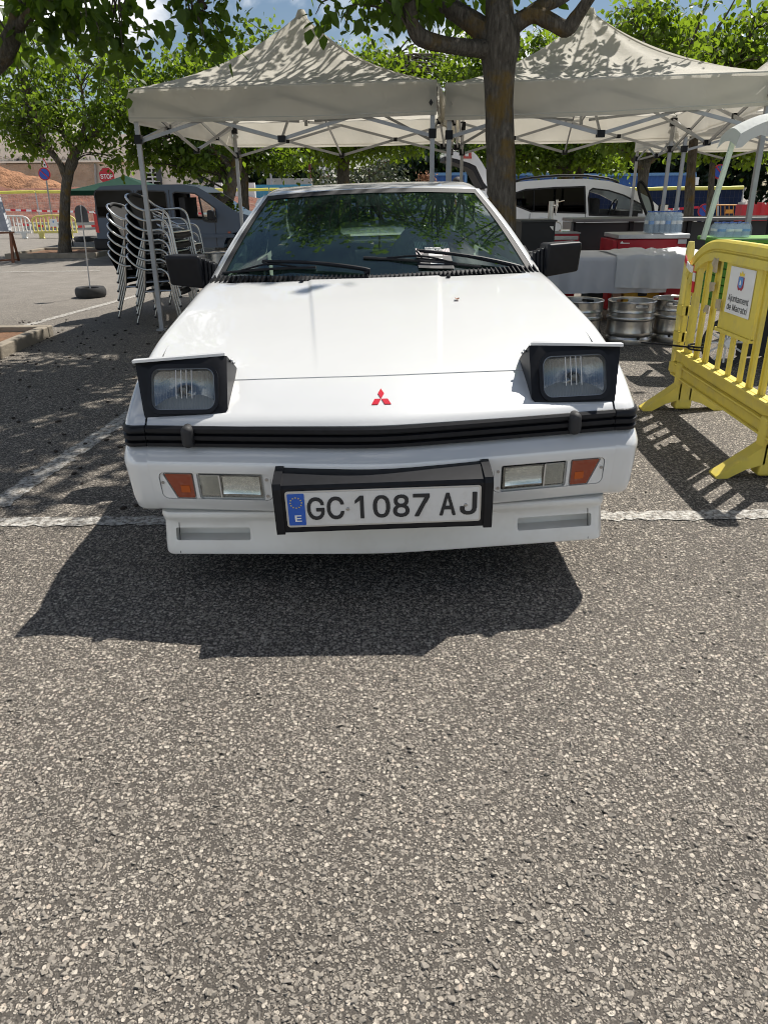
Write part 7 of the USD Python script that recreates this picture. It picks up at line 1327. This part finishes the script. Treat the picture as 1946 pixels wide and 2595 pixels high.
simple_tree('forked tree standing in the square stone edged pit left of the van', 'mulberry_tree', 19.35, [(165, 648, 0.17), (164, 560, 0.125), (166, 490, 0.115), (173, 440, 0.115), (184, 408, 0.12), (192, 380, 0.10)],
    [[(168, 448, 0.10, 0), (150, 410, 0.075, -0.1), (122, 375, 0.07, -0.2), (107, 345, 0.06, -0.3), (95, 300, 0.04, -0.4), (70, 240, 0.02, -0.5)], [(188, 385, 0.09, 0), (215, 362, 0.07, 0.1), (230, 335, 0.05, 0.2), (250, 270, 0.03, 0.3)], [(188, 390, 0.08, 0), (178, 365, 0.06, 0.3), (158, 330, 0.05, 0.5), (150, 260, 0.03, 0.6), (160, 180, 0.015, 0.6)], [(200, 372, 0.05, 0), (215, 300, 0.04, -0.3), (205, 210, 0.02, -0.4)], [(225, 352, 0.05, 0.1), (262, 318, 0.03, 0), (300, 280, 0.015, 0)]],
    [(165, 235, 0, (1.65, 1.5, 1.25), 140), (60, 300, 0.2, (0.8, 0.9, 0.6), 32), (290, 280, 0, (0.7, 0.8, 0.7), 32), (20, 250, 0.3, (0.7, 0.9, 0.9), 26), (240, 345, 0, (0.5, 0.6, 0.15), 10), (275, 395, 0, (0.12, 0.2, 0.1), 3), (60, 360, 0.2, (0.5, 0.5, 0.2), 14)], 63, leaf=0.105, per=34, spread=0.22)
simple_tree('tree with two thick dark trunks behind the left canopy and the van', 'mulberry_tree', 20.5, [(566, 640, 0.22), (572, 545, 0.17), (582, 480, 0.16), (598, 425, 0.14), (600, 380, 0.10)],
    [[(592, 430, 0.10, 0), (540, 380, 0.06, 0), (470, 330, 0.04, 0), (400, 260, 0.02, 0)], [(598, 400, 0.10, 0), (600, 330, 0.07, 0.2), (560, 230, 0.04, 0.3), (520, 150, 0.02, 0.3)]],
    [(410, 240, 0, (1.55, 1.4, 1.05), 100), (520, 220, 0.3, (1.2, 1.2, 0.8), 70), (400, 385, 0.3, (1.05, 0.8, 0.36), 30), (500, 395, 0.1, (0.8, 0.8, 0.36), 28), (340, 290, 0, (0.6, 0.7, 0.6), 26)], 64, leaf=0.125, per=42, spread=0.25)
simple_tree('tree with a pale straight trunk seen between the left canopy legs', 'mulberry_tree', 22.0, [(612, 640, 0.20), (617, 540, 0.15), (615, 450, 0.145), (606, 370, 0.14), (600, 300, 0.09)],
    [[(608, 385, 0.10, 0), (575, 360, 0.08, 0), (555, 335, 0.06, 0), (530, 250, 0.03, 0)], [(605, 350, 0.09, 0), (660, 280, 0.06, 0), (720, 180, 0.03, 0)]],
    [(650, 190, 0, (1.6, 1.4, 1.2), 75), (600, 380, 0.3, (1.2, 1.0, 0.40), 45), (690, 390, 0.2, (0.9, 0.9, 0.35), 35)], 65, leaf=0.125, per=40, spread=0.25)
simple_tree('dark tree with a low fork in the gap between the two canopies', 'mulberry_tree', 25.0, [(870, 600, 0.24), (868, 470, 0.19), (870, 430, 0.18), (872, 405, 0.17)],
    [[(870, 412, 0.13, 0), (850, 385, 0.10, 0), (820, 350, 0.07, 0), (780, 250, 0.03, 0)], [(872, 412, 0.14, 0), (890, 380, 0.10, 0), (920, 320, 0.06, 0), (960, 200, 0.03, 0)]],
    [(900, 240, 0, (2.2, 1.8, 1.4), 130), (1060, 200, 0.3, (1.9, 1.5, 1.25), 100), (790, 210, 0.3, (1.3, 1.3, 1.2), 55), (880, 370, 0, (1.6, 1.3, 0.40), 60), (735, 375, 0, (0.8, 0.8, 0.42), 30), (990, 365, 0, (0.8, 0.8, 0.35), 22)], 66, leaf=0.13, per=42, mat='leaf_yellow', spread=0.28)
simple_tree('dark trunked tree right of the stout trunk, in front of the blue containers', 'mulberry_tree', 23.0, [(1425, 600, 0.26), (1430, 470, 0.22), (1432, 430, 0.21), (1428, 380, 0.18)],
    [[(1430, 400, 0.14, 0), (1460, 360, 0.10, 0), (1500, 260, 0.05, 0)], [(1428, 400, 0.14, 0), (1380, 350, 0.08, 0), (1320, 250, 0.04, 0)], [(1462, 470, 0.12, 0.3), (1470, 420, 0.12, 0.3), (1462, 370, 0.08, 0.3)]],
    [(1380, 200, 0, (2.2, 1.8, 1.3), 110), (1340, 375, 0, (1.5, 1.2, 0.52), 85), (1480, 385, 0, (1.3, 1.0, 0.55), 75), (1240, 170, 0.4, (1.2, 1.0, 0.9), 50)], 67, leaf=0.13, per=42, spread=0.26)
simple_tree('grey tree with three spreading limbs behind the bar counter', 'mulberry_tree', 18.0, [(1624, 600, 0.16), (1628, 470, 0.115), (1632, 430, 0.115), (1636, 412, 0.12)],
    [[(1632, 425, 0.10, 0), (1610, 405, 0.075, 0), (1590, 385, 0.07, 0), (1580, 355, 0.06, 0), (1585, 290, 0.03, 0)], [(1636, 415, 0.10, 0), (1642, 375, 0.085, 0.1), (1650, 340, 0.06, 0.2), (1655, 240, 0.03, 0.3)], [(1640, 412, 0.075, 0), (1668, 388, 0.06, 0), (1690, 360, 0.05, 0), (1730, 290, 0.02, 0)]],
    [(1640, 180, 0, (2.2, 1.8, 1.2), 120), (1560, 350, 0, (0.75, 0.8, 0.30), 28), (1690, 345, 0, (0.7, 0.8, 0.28), 28), (1760, 200, 0, (1.2, 1.2, 0.9), 60)], 68, leaf=0.12, per=38, spread=0.22)
simple_tree('slim tree with a low sunny crown beside the no parking signs', 'mulberry_tree', 22.0, [(1790, 620, 0.13), (1798, 520, 0.085), (1804, 440, 0.08), (1806, 395, 0.07)],
    [[(1806, 400, 0.06, 0), (1840, 360, 0.04, 0), (1890, 330, 0.02, 0)], [(1805, 400, 0.05, 0), (1775, 365, 0.03, 0)]],
    [(1800, 350, 0, (1.0, 1.0, 0.40), 60), (1900, 350, 0.2, (0.8, 0.9, 0.45), 45), (1830, 280, 0.4, (1.4, 1.1, 0.8), 50)], 69, leaf=0.13, per=42, mat='leaf_yellow', spread=0.24)
simple_tree('thinly leaved young tree with bare shoots above the right canopy', 'mulberry_tree', 14.5, [(1740, 660, 0.12), (1745, 540, 0.09), (1752, 420, 0.08), (1760, 330, 0.07), (1765, 250, 0.06)],
    [[(1762, 300, 0.05, 0), (1735, 180, 0.03, 0.1), (1770, 60, 0.02, 0.1), (1800, -20, 0.008, 0.1)], [(1763, 280, 0.05, 0), (1790, 130, 0.03, 0), (1850, 20, 0.015, 0), (1880, -40, 0.006, 0)], [(1763, 260, 0.05, 0), (1690, 140, 0.025, 0.2), (1680, 20, 0.01, 0.2)], [(1764, 260, 0.04, 0), (1850, 170, 0.02, -0.2), (1920, 60, 0.01, -0.2)], [(1764, 270, 0.03, 0), (1640, 110, 0.02, 0.1), (1600, 20, 0.01, 0.1)]],
    [(1620, 75, 0, (0.62, 0.7, 0.42), 30), (1790, 140, 0, (0.9, 0.8, 0.40), 36), (1890, 110, 0, (0.65, 0.8, 0.42), 34), (1700, 60, 0.1, (0.5, 0.6, 0.5), 16), (1930, 30, 0, (0.5, 0.6, 0.25), 14), (1850, 165, 0.1, (0.9, 0.7, 0.22), 22)], 70, leaf=0.105, per=26, mat='leaf_yellow', spread=0.18)
# evergreens and bushes far behind
def far_tree(label, name, u, Y, vtop, w_m, seed, mat='leaf_dark', leaf=0.45, n=70):
    b = atY(u, 480, Y); top = atY(u, vtop, Y)[2]; t = tree(name, label, [([(b[0], Y, -0.05), (b[0] + 0.1, Y, top * 0.4), (b[0], Y, top * 0.85)], [0.24, 0.2, 0.06])], [((b[0], Y, top * 0.52), (w_m, w_m * 0.8, top * 0.47), n)], seed, leaf=leaf, per=36, mat=mat, spread=0.75, twig=0.02)
FT = [(600, 62, 372, 3.2, 'dark evergreen behind the thick trunk pair'), (668, 64, 352, 3.2, 'dark evergreen behind the slim lamp post'), (738, 66, 362, 3.0, 'dark evergreen left of the pale low house'), (1085, 60, 350, 3.0, 'dark evergreen behind the canopy legs in the middle'), (1165, 58, 330, 3.4, 'dark evergreen above the raised tailgate'), (1275, 60, 300, 3.8, 'dark evergreen just right of the stout trunk'), (1375, 62, 290, 3.8, 'dark evergreen behind the left end of the blue containers'),
      (1480, 60, 300, 3.8, 'dark evergreen behind the middle of the blue containers'), (1580, 61, 290, 3.8, 'dark evergreen behind the grey three limbed tree'), (1680, 60, 270, 3.8, 'dark evergreen behind the long blue container'), (1780, 58, 250, 3.8, 'dark evergreen behind the slim sunny tree'), (1870, 56, 170, 4.0, 'tall dark evergreen left of the right picture edge'), (1965, 54, 130, 4.0, 'tallest dark evergreen, cut by the right picture edge'), (1020, 72, 385, 2.6, 'dark evergreen behind the pergola')]
for k, (u, Y, vt, w_, lb) in enumerate(FT): far_tree(lb, 'evergreen_tree', u, Y, vt, w_, 80 + k, n=85)
far_tree('grey green rounded bush left of the pergola', 'olive_bush', 935, 50, 400, 2.3, 120, 'leaf_olive', 0.22, 90); far_tree('small grey green bush right of the pale low house', 'olive_bush', 860, 52, 428, 1.3, 121, 'leaf_olive', 0.2, 45)
single('dry_bush', leaves_at(rng(9).normal(size=(260, 3)) * [0.20, 0.2, 0.16] + A(1080, 452, 40), 0.12, rng(9)), 'mound_earth', 'pale dried bush showing just above the coupe roof', 'bush', kind='thing', smooth=False)
